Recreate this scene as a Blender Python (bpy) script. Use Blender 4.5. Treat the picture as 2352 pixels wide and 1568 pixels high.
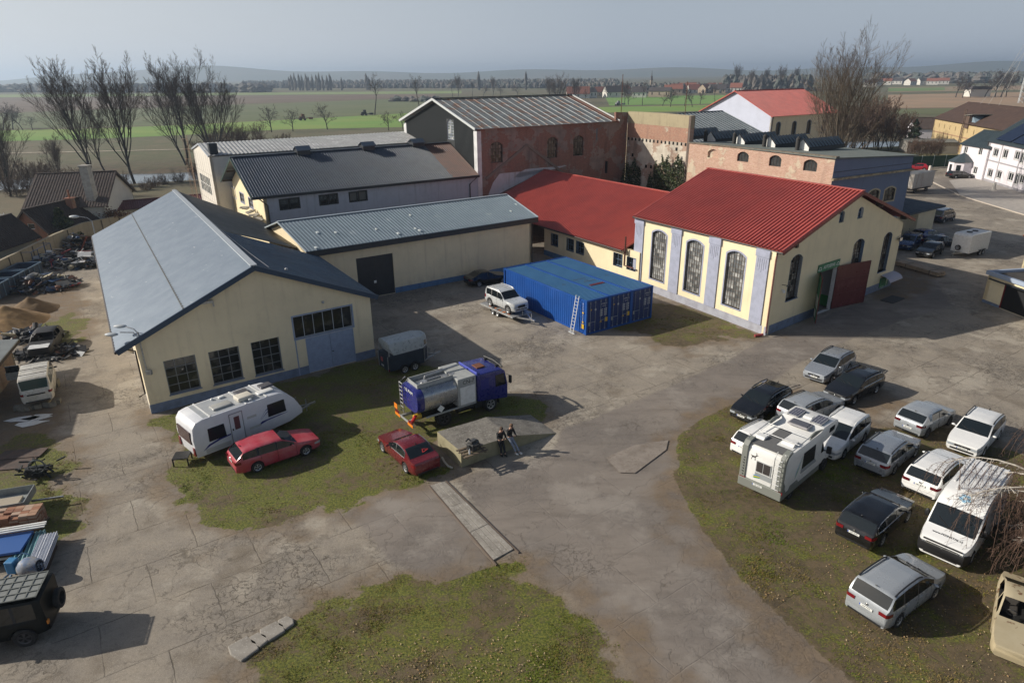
import bpy, bmesh, math, random
import numpy as np
from math import radians as R, sin, cos, pi
from mathutils import Vector, Matrix
from mathutils.geometry import tessellate_polygon

SC = bpy.context.scene
COL = SC.collection
for o in list(SC.objects):
 bpy.data.objects.remove(o)

# ------------------------------------------------------------------ camera
PW, PH, FPX = 2352.0, 1568.0, 2673.5 / 4096 * 2352
PITCH, ROLL, CAMH = .3802, -.0103, 19.97
_c, _s, _cr, _sr = cos(PITCH), sin(PITCH), cos(ROLL), sin(ROLL)
cam_d = bpy.data.cameras.new('camera')
cam = bpy.data.objects.new('camera', cam_d)
COL.objects.link(cam)
rt, up, bk = Vector((_cr, _sr * _s, _sr * _c)), Vector((-_sr, _cr * _s, _cr * _c)), Vector((0, -_c, _s))
cam.matrix_world = Matrix(((rt.x, up.x, bk.x, 0), (rt.y, up.y, bk.y, 0), (rt.z, up.z, bk.z, CAMH), (0, 0, 0, 1)))
cam_d.sensor_width = 36
cam_d.lens = FPX / PW * 36
cam_d.clip_end = 20000
SC.camera = cam

# ------------------------------------------------------------------ sky, sun, exposure
SUN_AZ, SUN_EL = 176.0, 28.5          # azimuth of the sun measured from +X towards +Y
wd = bpy.data.worlds.new('World')
SC.world = wd
wd.use_nodes = True
wn, wl = wd.node_tree.nodes, wd.node_tree.links
wn.clear()
sky = wn.new('ShaderNodeTexSky')
sky.sky_type = 'NISHITA'
sky.sun_disc = False
sky.sun_elevation = R(SUN_EL)
sky.sun_rotation = R(90 - SUN_AZ)
sky.air_density = 1.0
sky.dust_density = 2.5
sky.ozone_density = 1.0
veil = wn.new('ShaderNodeMix')
veil.data_type = 'RGBA'
wtc = wn.new('ShaderNodeTexCoord'); wsp = wn.new('ShaderNodeSeparateXYZ'); wmr = wn.new('ShaderNodeMapRange')
wl.new(wtc.outputs['Generated'], wsp.inputs[0]); wl.new(wsp.outputs[2], wmr.inputs[0])
for i, v in zip((1, 2, 3, 4), (.03, .38, .82, .04)): wmr.inputs[i].default_value = v   # the veil thins out overhead
wl.new(wmr.outputs[0], veil.inputs[0])
veil.inputs[7].default_value = (6.6, 7.5, 8.8, 1)   # thin high cloud veil over the whole sky
bg = wn.new('ShaderNodeBackground')
bg.inputs[1].default_value = .07
wo = wn.new('ShaderNodeOutputWorld')
wl.new(sky.outputs[0], veil.inputs[6])
glow = wn.new('ShaderNodeMix'); glow.data_type = 'RGBA'; gmr = wn.new('ShaderNodeMapRange')
for i, v in zip((1, 2, 3, 4), (.15, -.75, 0, .62)): gmr.inputs[i].default_value = v      # brighter haze towards the sun side
gmu = wn.new('ShaderNodeMath'); gmu.operation = 'MULTIPLY'
wl.new(wsp.outputs[0], gmr.inputs[0]); wl.new(gmr.outputs[0], gmu.inputs[0]); wl.new(wmr.outputs[0], gmu.inputs[1])
wl.new(gmu.outputs[0], glow.inputs[0]); wl.new(veil.outputs[2], glow.inputs[6]); glow.inputs[7].default_value = (12.5, 12.6, 12.4, 1)
wl.new(glow.outputs[2], bg.inputs[0])
wl.new(bg.outputs[0], wo.inputs[0])
sd = bpy.data.lights.new('sun', 'SUN')
sd.energy = 5.0
sd.angle = R(.55)
sd.color = (1, .93, .82)
sun = bpy.data.objects.new('sun', sd)
COL.objects.link(sun)
sdir = Vector((cos(R(SUN_AZ)) * cos(R(SUN_EL)), sin(R(SUN_AZ)) * cos(R(SUN_EL)), sin(R(SUN_EL))))
sun.rotation_euler = sdir.to_track_quat('Z', 'Y').to_euler()
sun.location = sdir * 200
SC.view_settings.view_transform = 'Standard'
SC.view_settings.look = 'None'
SC.view_settings.exposure = .1
SC.view_settings.gamma = 1
SC.cycles.max_bounces = 5
SC.cycles.transparent_max_bounces = 6
SC.cycles.volume_bounces = 0
try:
 SC.cycles.use_denoising = True
except Exception:
 pass

# ------------------------------------------------------------------ survey helpers: a sight line from the camera meets the ground / a wall
def ray(x, y):
 a, b = (x - PW / 2) / FPX, -(y - PH / 2) / FPX
 r, u = a * _cr - b * _sr, a * _sr + b * _cr
 return Vector((r, _c + u * _s, -_s + u * _c))
def G(x, y, z=0.0):
 d = ray(x, y)
 t = (z - CAMH) / d.z
 return Vector((d.x * t, d.y * t, z))
def PL(x, y, p, deg):
 d = ray(x, y)
 n = Vector((-sin(R(deg)), cos(R(deg)), 0))
 t = (n.x * p[0] + n.y * p[1]) / (n.x * d.x + n.y * d.y)
 return Vector((d.x * t, d.y * t, CAMH + d.z * t))
def AT(x, y, Y):
 d = ray(x, y)
 return Vector((d.x, d.y, d.z)) * (Y / d.y) + Vector((0, 0, CAMH))
def adir(deg):
 return Vector((cos(R(deg)), sin(R(deg)), 0))

# ------------------------------------------------------------------ materials
def lin(r, g, b):
 f = lambda v: (v / 255 / 12.92) if v <= 10 else ((v / 255 + .055) / 1.055) ** 2.4
 return (f(r), f(g), f(b))
MATS = {}
class NT:
 def __init__(self, name):
  self.m = bpy.data.materials.new(name)
  self.m.use_nodes = True
  self.n, self.l = self.m.node_tree.nodes, self.m.node_tree.links
  self.b = self.n['Principled BSDF']
  self.tc = self.n.new('ShaderNodeTexCoord')
  self.co = self.tc.outputs['Object']
 def link(self, a, b): self.l.new(a, b)
 def val(self, x, inp):
  if hasattr(x, 'is_linked') or hasattr(x, 'links'): self.l.new(x, inp)
  else:
   try: inp.default_value = x
   except Exception: inp.default_value = (*x, 1)
 def noise(self, scale, detail=4, rough=.6, co=None, dist=0):
  t = self.n.new('ShaderNodeTexNoise')
  t.inputs['Scale'].default_value = scale
  t.inputs['Detail'].default_value = detail
  t.inputs['Roughness'].default_value = rough
  t.inputs['Distortion'].default_value = dist
  self.l.new(co or self.co, t.inputs['Vector'])
  return t.outputs['Fac']
 def ramp(self, x, lo, hi, a=0., b=1.):
  t = self.n.new('ShaderNodeMapRange')
  t.interpolation_type = 'SMOOTHSTEP'
  for i, v in zip((1, 2, 3, 4), (lo, hi, a, b)): t.inputs[i].default_value = v
  self.l.new(x, t.inputs[0])
  return t.outputs[0]
 def math(self, op, a, b=0.):
  t = self.n.new('ShaderNodeMath')
  t.operation = op
  self.val(a, t.inputs[0]); self.val(b, t.inputs[1])
  return t.outputs[0]
 def mix(self, f, a, b):
  t = self.n.new('ShaderNodeMix')
  t.data_type = 'RGBA'
  self.val(f, t.inputs[0]); self.val(a, t.inputs[6]); self.val(b, t.inputs[7])
  return t.outputs[2]
 def mapping(self, scale=(1, 1, 1), rot=(0, 0, 0), co=None):
  t = self.n.new('ShaderNodeMapping')
  t.inputs['Scale'].default_value = scale
  t.inputs['Rotation'].default_value = rot
  self.l.new(co or self.co, t.inputs[0])
  return t.outputs[0]
 def xz(self):
  s = self.n.new('ShaderNodeSeparateXYZ'); self.l.new(self.co, s.inputs[0])
  c = self.n.new('ShaderNodeCombineXYZ')
  self.l.new(s.outputs[0], c.inputs[0]); self.l.new(s.outputs[2], c.inputs[1]); self.l.new(s.outputs[1], c.inputs[2])
  return c.outputs[0], s
 def bump(self, h, strength=.3, dist=.02):
  t = self.n.new('ShaderNodeBump')
  t.inputs['Strength'].default_value = strength
  t.inputs['Distance'].default_value = dist
  self.l.new(h, t.inputs['Height'])
  self.l.new(t.outputs[0], self.b.inputs['Normal'])
 def col(self, x): self.val(x, self.b.inputs['Base Color'])
 def rough(self, x): self.val(x, self.b.inputs['Roughness'])
 def attr(self, name):
  t = self.n.new('ShaderNodeAttribute'); t.attribute_name = name
  s = self.n.new('ShaderNodeSeparateColor'); self.l.new(t.outputs['Color'], s.inputs[0])
  return s.outputs

def mat(name, c, rough=.7, c2=None, sc=2., det=4, metal=0., bump=0., spec=.5, sc2=None, c3=None, coat=0., lo=.35, hi=.7):
 if name in MATS: return MATS[name]
 t = NT(name)
 t.b.inputs['Metallic'].default_value = metal
 t.b.inputs['Specular IOR Level'].default_value = spec
 t.b.inputs['Coat Weight'].default_value = coat
 t.b.inputs['Coat Roughness'].default_value = .05
 c = (*c, 1)
 if c2 is not None:
  f = t.ramp(t.noise(sc, det), lo, hi)
  o = t.mix(f, c, (*c2, 1))
  if c3 is not None:
   o = t.mix(t.ramp(t.noise(sc2 or sc * 5, 5), .52, .72), o, (*c3, 1))
  t.col(o)
  t.rough(t.ramp(t.noise(sc * 3), .3, .7, max(.02, rough - .08), min(1, rough + .08)))
 else:
  t.col(c); t.rough(rough)
 if bump: t.bump(t.noise((sc2 or sc) * 6, 4), bump)
 MATS[name] = t.m
 return t.m

def paint(name, c, rough=.28, metal=.0):
 d = tuple(min(1, v * .93 + .006) for v in c)
 return mat(name, c, rough, c2=d, sc=.7, metal=metal, coat=.6, spec=.5)

def wall_mat(name, c, dirt, amount=.5, streak=True):
 if name in MATS: return MATS[name]
 t = NT(name)
 xz, s = t.xz()
 o = t.mix(t.ramp(t.noise(.45, 5), .35, .75), (*c, 1), (*[v * .9 for v in c], 1))
 o = t.mix(t.math('MULTIPLY', t.ramp(t.noise(2.2, 6), .5, .8), amount * .5), o, (*dirt, 1))
 if streak:
  st = t.noise(1.0, 5, co=t.mapping((2.2, .18, 1), co=xz))
  o = t.mix(t.math('MULTIPLY', t.ramp(st, .5, .8), amount), o, (*dirt, 1))
  low = t.ramp(s.outputs[2], 0.3, 1.7, 1, 0)
  o = t.mix(t.math('MULTIPLY', low, t.ramp(t.noise(1.6, 6), .4, .7, 0, amount * .9)), o, (*dirt, 1))
 t.col(o); t.rough(.9)
 t.bump(t.noise(14, 5), .18, .02)
 MATS[name] = t.m
 return t.m

def brick_mat(name, brick, brick2, mortar, plaster, plaster2, cover=.5, seed=0., stain=(.05, .04, .035), grime=.5):
 """brickwork partly hidden under flaking plaster"""
 if name in MATS: return MATS[name]
 t = NT(name)
 xz, s = t.xz()
 mp = t.mapping((1, 1, 1), co=xz); 
 bt = t.n.new('ShaderNodeTexBrick')
 bt.inputs['Scale'].default_value = 1
 bt.inputs['Brick Width'].default_value = .27
 bt.inputs['Row Height'].default_value = .085
 bt.inputs['Mortar Size'].default_value = .012
 bt.inputs['Color1'].default_value = (*brick, 1)
 bt.inputs['Color2'].default_value = (*brick2, 1)
 bt.inputs['Mortar'].default_value = (*mortar, 1)
 t.link(mp, bt.inputs['Vector'])
 off = t.n.new('ShaderNodeVectorMath'); off.operation = 'ADD'; off.inputs[1].default_value = (seed, seed * .7, seed * .3)
 t.link(xz, off.inputs[0])
 q = off.outputs[0]
 bcol = t.mix(t.ramp(t.noise(3.5, 4, co=q), .35, .7, 0, .6), bt.outputs[0], (*[(a + b) / 2 for a, b in zip(brick, plaster)], 1))
 pcol = t.mix(t.ramp(t.noise(.7, 6, co=q), .35, .7), (*plaster, 1), (*plaster2, 1))
 n1 = t.noise(.42, 7, .58, co=q)
 n2 = t.noise(2.6, 5, co=q)
 nn = t.math('ADD', n1, t.math('MULTIPLY', n2, .22))
 f = t.ramp(nn, .61 - cover * .2 + .08, .635 - cover * .2 + .08)
 o = t.mix(f, bcol, pcol)
 st = t.noise(1.0, 6, co=t.mapping((1.1, .16, 1), co=q))
 o = t.mix(t.ramp(st, .48, .78, 0, grime), o, (*stain, 1))
 t.col(o); t.rough(.92)
 t.bump(t.math('ADD', t.math('MULTIPLY', bt.outputs[1], -.4), t.math('ADD', f, t.math('MULTIPLY', n2, .6))), .6, .03)
 MATS[name] = t.m
 return t.m

def rust_roof_mat(name, c, c2, rust, amount, ax=(2.5, .35, 1), thr=.6):
 if name in MATS: return MATS[name]
 t = NT(name)
 n = t.noise(1.0, 6, .62, co=t.mapping(ax))
 o = t.mix(t.ramp(t.noise(.8, 5), .3, .7), (*c, 1), (*c2, 1))
 o = t.mix(t.math('MULTIPLY', t.ramp(n, thr, thr + .06), amount), o, (*rust, 1))
 t.col(o); t.rough(.5)
 t.b.inputs['Metallic'].default_value = .25
 MATS[name] = t.m
 return t.m

def panes_mat(name, a, b, cell=(.4, .4), rough=.12):
 """old glazing: every pane its own tone"""
 if name in MATS: return MATS[name]
 t = NT(name)
 xz, s = t.xz()
 sn = t.n.new('ShaderNodeVectorMath'); sn.operation = 'SNAP'
 sn.inputs[1].default_value = (cell[0], cell[1], 50)
 t.link(xz, sn.inputs[0])
 w = t.n.new('ShaderNodeTexWhiteNoise'); w.noise_dimensions = '3D'
 t.link(sn.outputs[0], w.inputs['Vector'])
 f = t.math('POWER', w.outputs['Value'], 1.6)
 f = t.math('MULTIPLY', f, t.ramp(t.noise(1.2, 4), .3, .7, .4, 1.1))
 t.col(t.mix(f, (*a, 1), (*b, 1))); t.rough(t.ramp(w.outputs['Value'], 0, 1, rough, rough + .35))
 MATS[name] = t.m
 return t.m

def glass(name='window_glass', c=(.012, .016, .02), rough=.04):
 return mat(name, c, rough, spec=.6)

# ------------------------------------------------------------------ mesh builder and tagging
class MB:
 def __init__(self): self.v, self.f, self.m = [], [], []
 def face(self, pts, m=0):
  i = len(self.v)
  self.v += [tuple(p) for p in pts]
  self.f.append(tuple(range(i, i + len(pts)))); self.m.append(m)
 def grid(self, rows, m=0, closed=False):
  n = len(rows[0]); i0 = len(self.v)
  for r in rows: self.v += [tuple(p) for p in r]
  for a in range(len(rows) - 1):
   for b in range(n if closed else n - 1):
    c = (b + 1) % n
    self.f.append((i0 + a * n + b, i0 + a * n + c, i0 + (a + 1) * n + c, i0 + (a + 1) * n + b)); self.m.append(m)
 def box(self, x0, x1, y0, y1, z0, z1, m=0, M=None):
  P = [Vector((x, y, z)) for z in (z0, z1) for y in (y0, y1) for x in (x0, x1)]
  if M is not None: P = [M @ p for p in P]
  i = len(self.v); self.v += [tuple(p) for p in P]
  for q in ((0, 2, 3, 1), (4, 5, 7, 6), (0, 1, 5, 4), (2, 6, 7, 3), (0, 4, 6, 2), (1, 3, 7, 5)):
   self.f.append(tuple(i + k for k in q)); self.m.append(m)
  return self
 def beam(self, a, b, w, h, m=0):
  """rectangular bar from a to b"""
  a, b = Vector(a), Vector(b); d = b - a; L = d.length
  if L < 1e-6: return self
  q = d.to_track_quat('X', 'Z').to_matrix().to_4x4(); q.translation = a
  return self.box(0, L, -w / 2, w / 2, -h / 2, h / 2, m, q)
 def tube(self, pts, r, n=8, m=0, cap=True):
  pts = [Vector(p) for p in pts]
  rs = r if hasattr(r, '__len__') else [r] * len(pts)
  rows = []
  for i, p in enumerate(pts):
   d = (pts[min(i + 1, len(pts) - 1)] - pts[max(i - 1, 0)]).normalized()
   u = d.orthogonal().normalized() if abs(d.z) > .95 else d.cross(Vector((0, 0, 1))).normalized()
   w = d.cross(u)
   rows.append([p + (u * cos(2 * pi * k / n) + w * sin(2 * pi * k / n)) * rs[i] for k in range(n)])
  self.grid(rows, m, True)
  if cap: self.face(list(reversed(rows[0])), m); self.face(rows[-1], m)
  return self
 def prism(self, pts, y0, y1, m=0, mc=None):
  """outline in x,z pushed from y0 to y1"""
  n = len(pts); i = len(self.v)
  self.v += [(x, y0, z) for x, z in pts] + [(x, y1, z) for x, z in pts]
  for k in range(n):
   j = (k + 1) % n
   self.f.append((i + k, i + n + k, i + n + j, i + j)); self.m.append(m)
  self.f.append(tuple(i + k for k in range(n))); self.m.append(m if mc is None else mc)
  self.f.append(tuple(i + n + k for k in reversed(range(n)))); self.m.append(m if mc is None else mc)
  return self
 def slab(self, pts, z0, z1, m=0):
  n = len(pts); i = len(self.v)
  self.v += [(p[0], p[1], z0) for p in pts] + [(p[0], p[1], z1) for p in pts]
  for k in range(n):
   j = (k + 1) % n
   self.f.append((i + k, i + j, i + n + j, i + n + k)); self.m.append(m)
  self.f.append(tuple(i + k for k in reversed(range(n)))); self.m.append(m)
  self.f.append(tuple(i + n + k for k in range(n))); self.m.append(m)
  return self
 def lathe(self, prof, n=20, M=None, m=0):
  """profile (radius, height) turned about local z"""
  rows = [[Vector((r * cos(2 * pi * k / n), r * sin(2 * pi * k / n), h)) for k in range(n)] for r, h in prof]
  if M is not None: rows = [[M @ p for p in r] for r in rows]
  self.grid(rows, m, True)
  return self
 def ball(self, c, r, n=10, m=0, sq=(1, 1, 1), M=None):
  rows = []
  for a in range(n // 2 + 1):
   t = pi * a / (n // 2)
   rows.append([Vector((c[0] + r * sq[0] * sin(t) * cos(2 * pi * k / n), c[1] + r * sq[1] * sin(t) * sin(2 * pi * k / n), c[2] - r * sq[2] * cos(t))) for k in range(n)])
  if M is not None: rows = [[M @ p for p in r] for r in rows]
  self.grid(rows, m, True)
  return self
 def build(self, name, mats, parent=None, loc=None, rz=None, bevel=0, seg=2, smooth=None, kind=None):
  me = bpy.data.meshes.new(name)
  me.from_pydata(self.v, [], self.f)
  for x in (mats if isinstance(mats, (list, tuple)) else [mats]): me.materials.append(x)
  me.polygons.foreach_set('material_index', self.m)
  bm = bmesh.new(); bm.from_mesh(me)
  bmesh.ops.remove_doubles(bm, verts=bm.verts, dist=1e-5)
  bmesh.ops.recalc_face_normals(bm, faces=bm.faces)
  if bevel:
   es = [e for e in bm.edges if len(e.link_faces) == 2 and e.calc_face_angle(0) > R(28)]
   bmesh.ops.bevel(bm, geom=es, offset=bevel, segments=seg, affect='EDGES', profile=.5, clamp_overlap=True)
  bm.to_mesh(me); bm.free()
  if smooth is not None:
   me.polygons.foreach_set('use_smooth', [True] * len(me.polygons))
   me.set_sharp_from_angle(angle=R(smooth))
  o = bpy.data.objects.new(name, me)
  COL.objects.link(o)
  if parent: o.parent = parent
  if loc is not None: o.location = loc
  if rz is not None: o.rotation_euler = (0, 0, rz)
  if kind: o['kind'] = kind
  return o

def mesh_np(name, V, F, mats, parent=None, mi=None, smooth=False):
 """fast mesh from numpy arrays; F is (n,3) or (n,4)"""
 me = bpy.data.meshes.new(name)
 V = np.asarray(V, np.float32); F = np.asarray(F, np.int32)
 me.vertices.add(len(V)); me.vertices.foreach_set('co', V.ravel())
 k = F.shape[1]
 me.loops.add(F.size); me.loops.foreach_set('vertex_index', F.ravel())
 me.polygons.add(len(F)); me.polygons.foreach_set('loop_start', np.arange(len(F), dtype=np.int32) * k)
 for x in (mats if isinstance(mats, (list, tuple)) else [mats]): me.materials.append(x)
 if mi is not None: me.polygons.foreach_set('material_index', np.asarray(mi, np.int32))
 me.polygons.foreach_set('use_smooth', np.full(len(F), smooth))
 me.update(calc_edges=True)
 o = bpy.data.objects.new(name, me)
 COL.objects.link(o)
 if parent: o.parent = parent
 return o

def tag(o, label, cat, group=None):
 o['label'] = label; o['category'] = cat
 if group: o['group'] = group
 return o
def thing(name, label, cat, loc=(0, 0, 0), rz=0, group=None):
 o = bpy.data.objects.new(name, None)
 COL.objects.link(o)
 o.location = loc; o.rotation_euler = (0, 0, rz); o.empty_display_size = .3
 return tag(o, label, cat, group)
KIDS = {}
def copy_tree(o, parent=None):
 c = o.copy(); COL.objects.link(c)
 if parent: c.parent = parent
 for ch in list(o.children): copy_tree(ch, c)
 return c
def text(s, size, m, parent, loc, rot, name='lettering', align='CENTER', extrude=.003, sx=1.):
 cu = bpy.data.curves.new(name, 'FONT')
 cu.body = s; cu.size = size; cu.extrude = extrude; cu.align_x = align; cu.align_y = 'CENTER'; cu.resolution_u = 2
 tmp = bpy.data.objects.new(name + '_tmp', cu)
 me = bpy.data.meshes.new_from_object(tmp)
 bpy.data.objects.remove(tmp)
 me.materials.clear(); me.materials.append(m)
 o = bpy.data.objects.new(name, me)
 COL.objects.link(o)
 o.parent = parent; o.location = loc; o.rotation_euler = rot; o.scale = (sx, 1, 1)
 return o

def np_noise(x, y, scale, seed=0, oct=4):
 """value noise for laying out ground cover"""
 out = np.zeros_like(x); amp = 1.; tot = 0.
 rng = np.random.RandomState(seed)
 for k in range(oct):
  T = rng.rand(257, 257)
  fx, fy = x / scale * 2 ** k + 37.3 * k, y / scale * 2 ** k + 11.7 * k
  ix, iy = np.floor(fx).astype(int), np.floor(fy).astype(int)
  tx, ty = fx - ix, fy - iy
  tx, ty = tx * tx * (3 - 2 * tx), ty * ty * (3 - 2 * ty)
  g = lambda a, b: T[a % 257, b % 257]
  v = (g(ix, iy) * (1 - tx) + g(ix + 1, iy) * tx) * (1 - ty) + (g(ix, iy + 1) * (1 - tx) + g(ix + 1, iy + 1) * tx) * ty
  out += v * amp; tot += amp; amp *= .55
 return out / tot
def poly_sd(x, y, P):
 """signed distance to polygon, positive inside"""
 d = np.full(x.shape, 1e9); ins = np.zeros(x.shape, bool)
 n = len(P)
 for i in range(n):
  ax, ay = P[i][0], P[i][1]; bx, by = P[(i + 1) % n][0], P[(i + 1) % n][1]
  ex, ey = bx - ax, by - ay
  t = np.clip(((x - ax) * ex + (y - ay) * ey) / (ex * ex + ey * ey + 1e-9), 0, 1)
  d = np.minimum(d, np.hypot(x - ax - t * ex, y - ay - t * ey))
  c = ((ay > y) != (by > y)) & (x < (bx - ax) * (y - ay) / (by - ay + 1e-12) + ax)
  ins ^= c
 return np.where(ins, d, -d)
# ------------------------------------------------------------------ ground
def PX(pts, z=0.0): return [G(x, y, z) for x, y in pts]
FZ = -2.5                                     # level of the river meadows beyond the yard
GRASS = [PX(p) for p in (
 [(352, 954), (395, 975), (420, 1090), (432, 1165), (470, 1200), (535, 1218), (640, 1195), (790, 1165), (900, 1130), (985, 1108), (1042, 1098), (1045, 1075), (1005, 1060), (1000, 1000), (1080, 985), (1240, 955), (1262, 940), (1160, 905), (1060, 850), (990, 840), (865, 822), (700, 865)],
 [(545, 1568), (640, 1475), (740, 1405), (850, 1350), (960, 1325), (1080, 1292), (1180, 1300), (1290, 1350), (1400, 1440), (1500, 1590), (1500, 1760), (545, 1760)],
 [(1560, 1000), (1600, 965), (1680, 925), (1830, 905), (1990, 990), (2100, 960), (2240, 1000), (2352, 1050), (2480, 1100), (2560, 1760), (2150, 1760), (1950, 1568), (1800, 1440), (1690, 1330), (1600, 1210), (1555, 1100)],
 [(60, 1005), (110, 1000), (150, 1100), (160, 1160), (150, 1215), (110, 1240), (60, 1215), (-20, 1130), (-60, 1060)],
 [(70, 760), (165, 715), (192, 735), (160, 800), (90, 790)],
 [(1400, 745), (1560, 800), (1700, 770), (1760, 775), (1700, 750), (1520, 690)])]
ASPH = [PX(p) for p in (
 [(1045, 1097), (1100, 1082), (1270, 1040), (1290, 985), (1390, 950), (1530, 890), (1660, 832), (1760, 778), (1990, 690), (2062, 640), (2150, 640), (2185, 700), (2000, 760), (1900, 800), (1840, 832), (1700, 920), (1600, 965), (1555, 1000), (1540, 1090), (1600, 1200), (1700, 1330), (1820, 1445), (1960, 1568), (2050, 1760), (1560, 1760), (1420, 1480), (1330, 1390), (1200, 1290), (1180, 1265), (1100, 1180)],
 [(800, 1178), (900, 1130), (990, 1112), (1075, 1170), (1142, 1270), (1130, 1300), (1000, 1345), (890, 1290), (850, 1230)],
 [(2110, 415), (2250, 400), (2352, 440), (2352, 480), (2180, 455)])]
DIRT = [PX(p) for p in (
 [(1090, 1325), (1200, 1275), (1310, 1365), (1480, 1520), (1560, 1760), (1420, 1760), (1300, 1500)],
 [(-100, 880), (120, 890), (150, 950), (100, 1060), (-100, 1120)],
 [(-100, 700), (150, 640), (205, 690), (150, 770), (-100, 810)],
 [(1545, 1090), (1560, 1000), (1700, 925), (1800, 930), (1700, 1000), (1640, 1100), (1760, 1300), (1850, 1400), (1790, 1425), (1600, 1210)],
 [(1820, 905), (2000, 860), (2080, 930), (2000, 985)],
 [(730, 860), (770, 855), (880, 960), (850, 990)],
 [(2050, 590), (2160, 625), (2100, 690), (2000, 690)])]
def axis(lo, hi, step, far0, far1, n):
 a = np.arange(lo, hi + 1e-6, step)
 g0 = lo - np.geomspace(1.2, lo - far0, n)[::-1]
 g1 = hi + np.geomspace(1.2, far1 - hi, n)
 return np.concatenate([g0, a, g1])
gx = axis(-46, 56, .24, -6500, 6500, 60)
gy = axis(16, 100, .24, -300, 9000, 60)
X, Y = np.meshgrid(gx, gy, indexing='ij')
BX = np.array([-400, -150, -115, -80, -20, 60, 130, 250, 600]); BY = np.array([60, 140, 150, 160, 185, 205, 225, 238, 300])
def river_y(x): return np.interp(x, BX, BY)
def ground_z(x, y):
 s = y - river_y(x)
 t = np.clip((s + 26) / 26, 0, 1); t = t * t * (3 - 2 * t)
 z = FZ * t
 bed = np.clip(1 - np.abs(s - 12) / 13, 0, 1)
 z = z - 2.2 * np.clip(bed * 2.2, 0, 1)
 return z
Z = ground_z(X, Y)
near = (X > -47) & (X < 57) & (Y > 15) & (Y < 101)
Z = Z + near * (np_noise(X, Y, 3.5, 5, 3) - .5) * .05
nz = np_noise(X, Y, 1.6, 1, 5) - .5
nz2 = np_noise(X, Y, 6., 2, 4) - .5
def cover(polys, w, soft, shift=0):
 m = np.zeros_like(X)
 for P in polys:
  xs = [p[0] for p in P]; ys = [p[1] for p in P]
  k = (X > min(xs) - 4) & (X < max(xs) + 4) & (Y > min(ys) - 4) & (Y < max(ys) + 4)
  if not k.any(): continue
  sd_ = poly_sd(X[k], Y[k], P) + nz[k] * w + shift
  t = np.clip(sd_ / soft + .5, 0, 1)
  m[k] = np.maximum(m[k], t * t * (3 - 2 * t))
 return m
mg, ma, md = cover(GRASS, 3.2, 1.1), cover(ASPH, .5, .22), cover(DIRT, 3., 1.6)
md = np.maximum(md, .8 * cover(GRASS, 4.5, 1.6, .9))
mg = mg * (1 - ma * .9)
YP = [(-90, -60), (-58, 62), (-57, 84), (-51, 99), (-36, 97), (-20, 118), (8, 132), (45, 122), (72, 160), (100, 162), (112, 105), (240, 40), (240, -60)]
yard = np.clip(poly_sd(X, Y, YP) / 4 + .5 + nz * 1.5, 0, 1)
bank = np.exp(-((Y - river_y(X) - 22) / 30) ** 2) * (1 - yard)
md = np.where(yard < .5, bank, md)
V = np.stack([X, Y, Z], -1).reshape(-1, 3)
nx_, ny_ = X.shape
idx = np.arange(nx_ * ny_).reshape(nx_, ny_)
F = np.stack([idx[:-1, :-1], idx[1:, :-1], idx[1:, 1:], idx[:-1, 1:]], -1).reshape(-1, 4)

t = NT('ground')
at_ = t.n.new('ShaderNodeAttribute'); at_.attribute_name = 'cover'
se = t.n.new('ShaderNodeSeparateColor'); t.link(at_.outputs['Color'], se.inputs[0])
gR, gG, gB, gA = se.outputs[0], se.outputs[1], se.outputs[2], at_.outputs['Alpha']
big = t.noise(.16, 6, .62); mid = t.noise(.9, 6, .65); fine = t.noise(7., 5, .7); grain = t.noise(32., 3, .8)
wob = t.n.new('ShaderNodeVectorMath'); wob.operation = 'MULTIPLY_ADD'
nv = t.n.new('ShaderNodeTexNoise'); nv.inputs['Scale'].default_value = 1.1; nv.inputs['Detail'].default_value = 8; nv.inputs['Roughness'].default_value = .62
t.link(t.co, nv.inputs['Vector'])
t.link(nv.outputs['Color'], wob.inputs[0]); wob.inputs[1].default_value = (1.7, 1.7, 0); t.link(t.co, wob.inputs[2])
def crack(scale, w, co=None):
 v = t.n.new('ShaderNodeTexVoronoi'); v.feature = 'DISTANCE_TO_EDGE'; v.inputs['Scale'].default_value = scale
 t.link(co or wob.outputs[0], v.inputs['Vector'])
 return t.ramp(v.outputs['Distance'], 0, w, 1, 0)
# concrete slabs
slab = t.n.new('ShaderNodeTexBrick')
slab.offset = .5
for k, v in (('Scale', 1), ('Brick Width', 4.2), ('Row Height', 2.9), ('Mortar Size', .03), ('Mortar Smooth', .6)): slab.inputs[k].default_value = v
wob2 = t.n.new('ShaderNodeVectorMath'); wob2.operation = 'MULTIPLY_ADD'
t.link(nv.outputs['Color'], wob2.inputs[0]); wob2.inputs[1].default_value = (.22, .22, 0); t.link(t.mapping((1, 1, 1), (0, 0, R(-34))), wob2.inputs[2])
t.link(wob2.outputs[0], slab.inputs['Vector'])
conc = t.mix(t.ramp(big, .3, .7), (*lin(138, 129, 117), 1), (*lin(112, 105, 97), 1))
conc = t.mix(t.ramp(mid, .3, .75, 0, .75), conc, (*lin(154, 144, 129), 1))
conc = t.mix(t.ramp(t.noise(.35, 6, .6), .52, .72, 0, .75), conc, (*lin(98, 87, 73), 1))
conc = t.mix(t.ramp(t.noise(.23, 7, .66), .52, .62, 0, .55), conc, (*lin(172, 164, 150), 1))
conc = t.mix(t.ramp(t.noise(.6, 7, .7), .58, .7, 0, .6), conc, (*lin(84, 77, 66), 1))
conc = t.mix(t.ramp(fine, .45, .75, 0, .4), conc, (*lin(90, 79, 66), 1))
conc = t.mix(t.ramp(grain, .5, .7, 0, .55), conc, (*lin(188, 180, 166), 1))
conc = t.mix(t.ramp(t.noise(55., 2, .8), .56, .7, 0, .45), conc, (*lin(70, 63, 54), 1))
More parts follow.
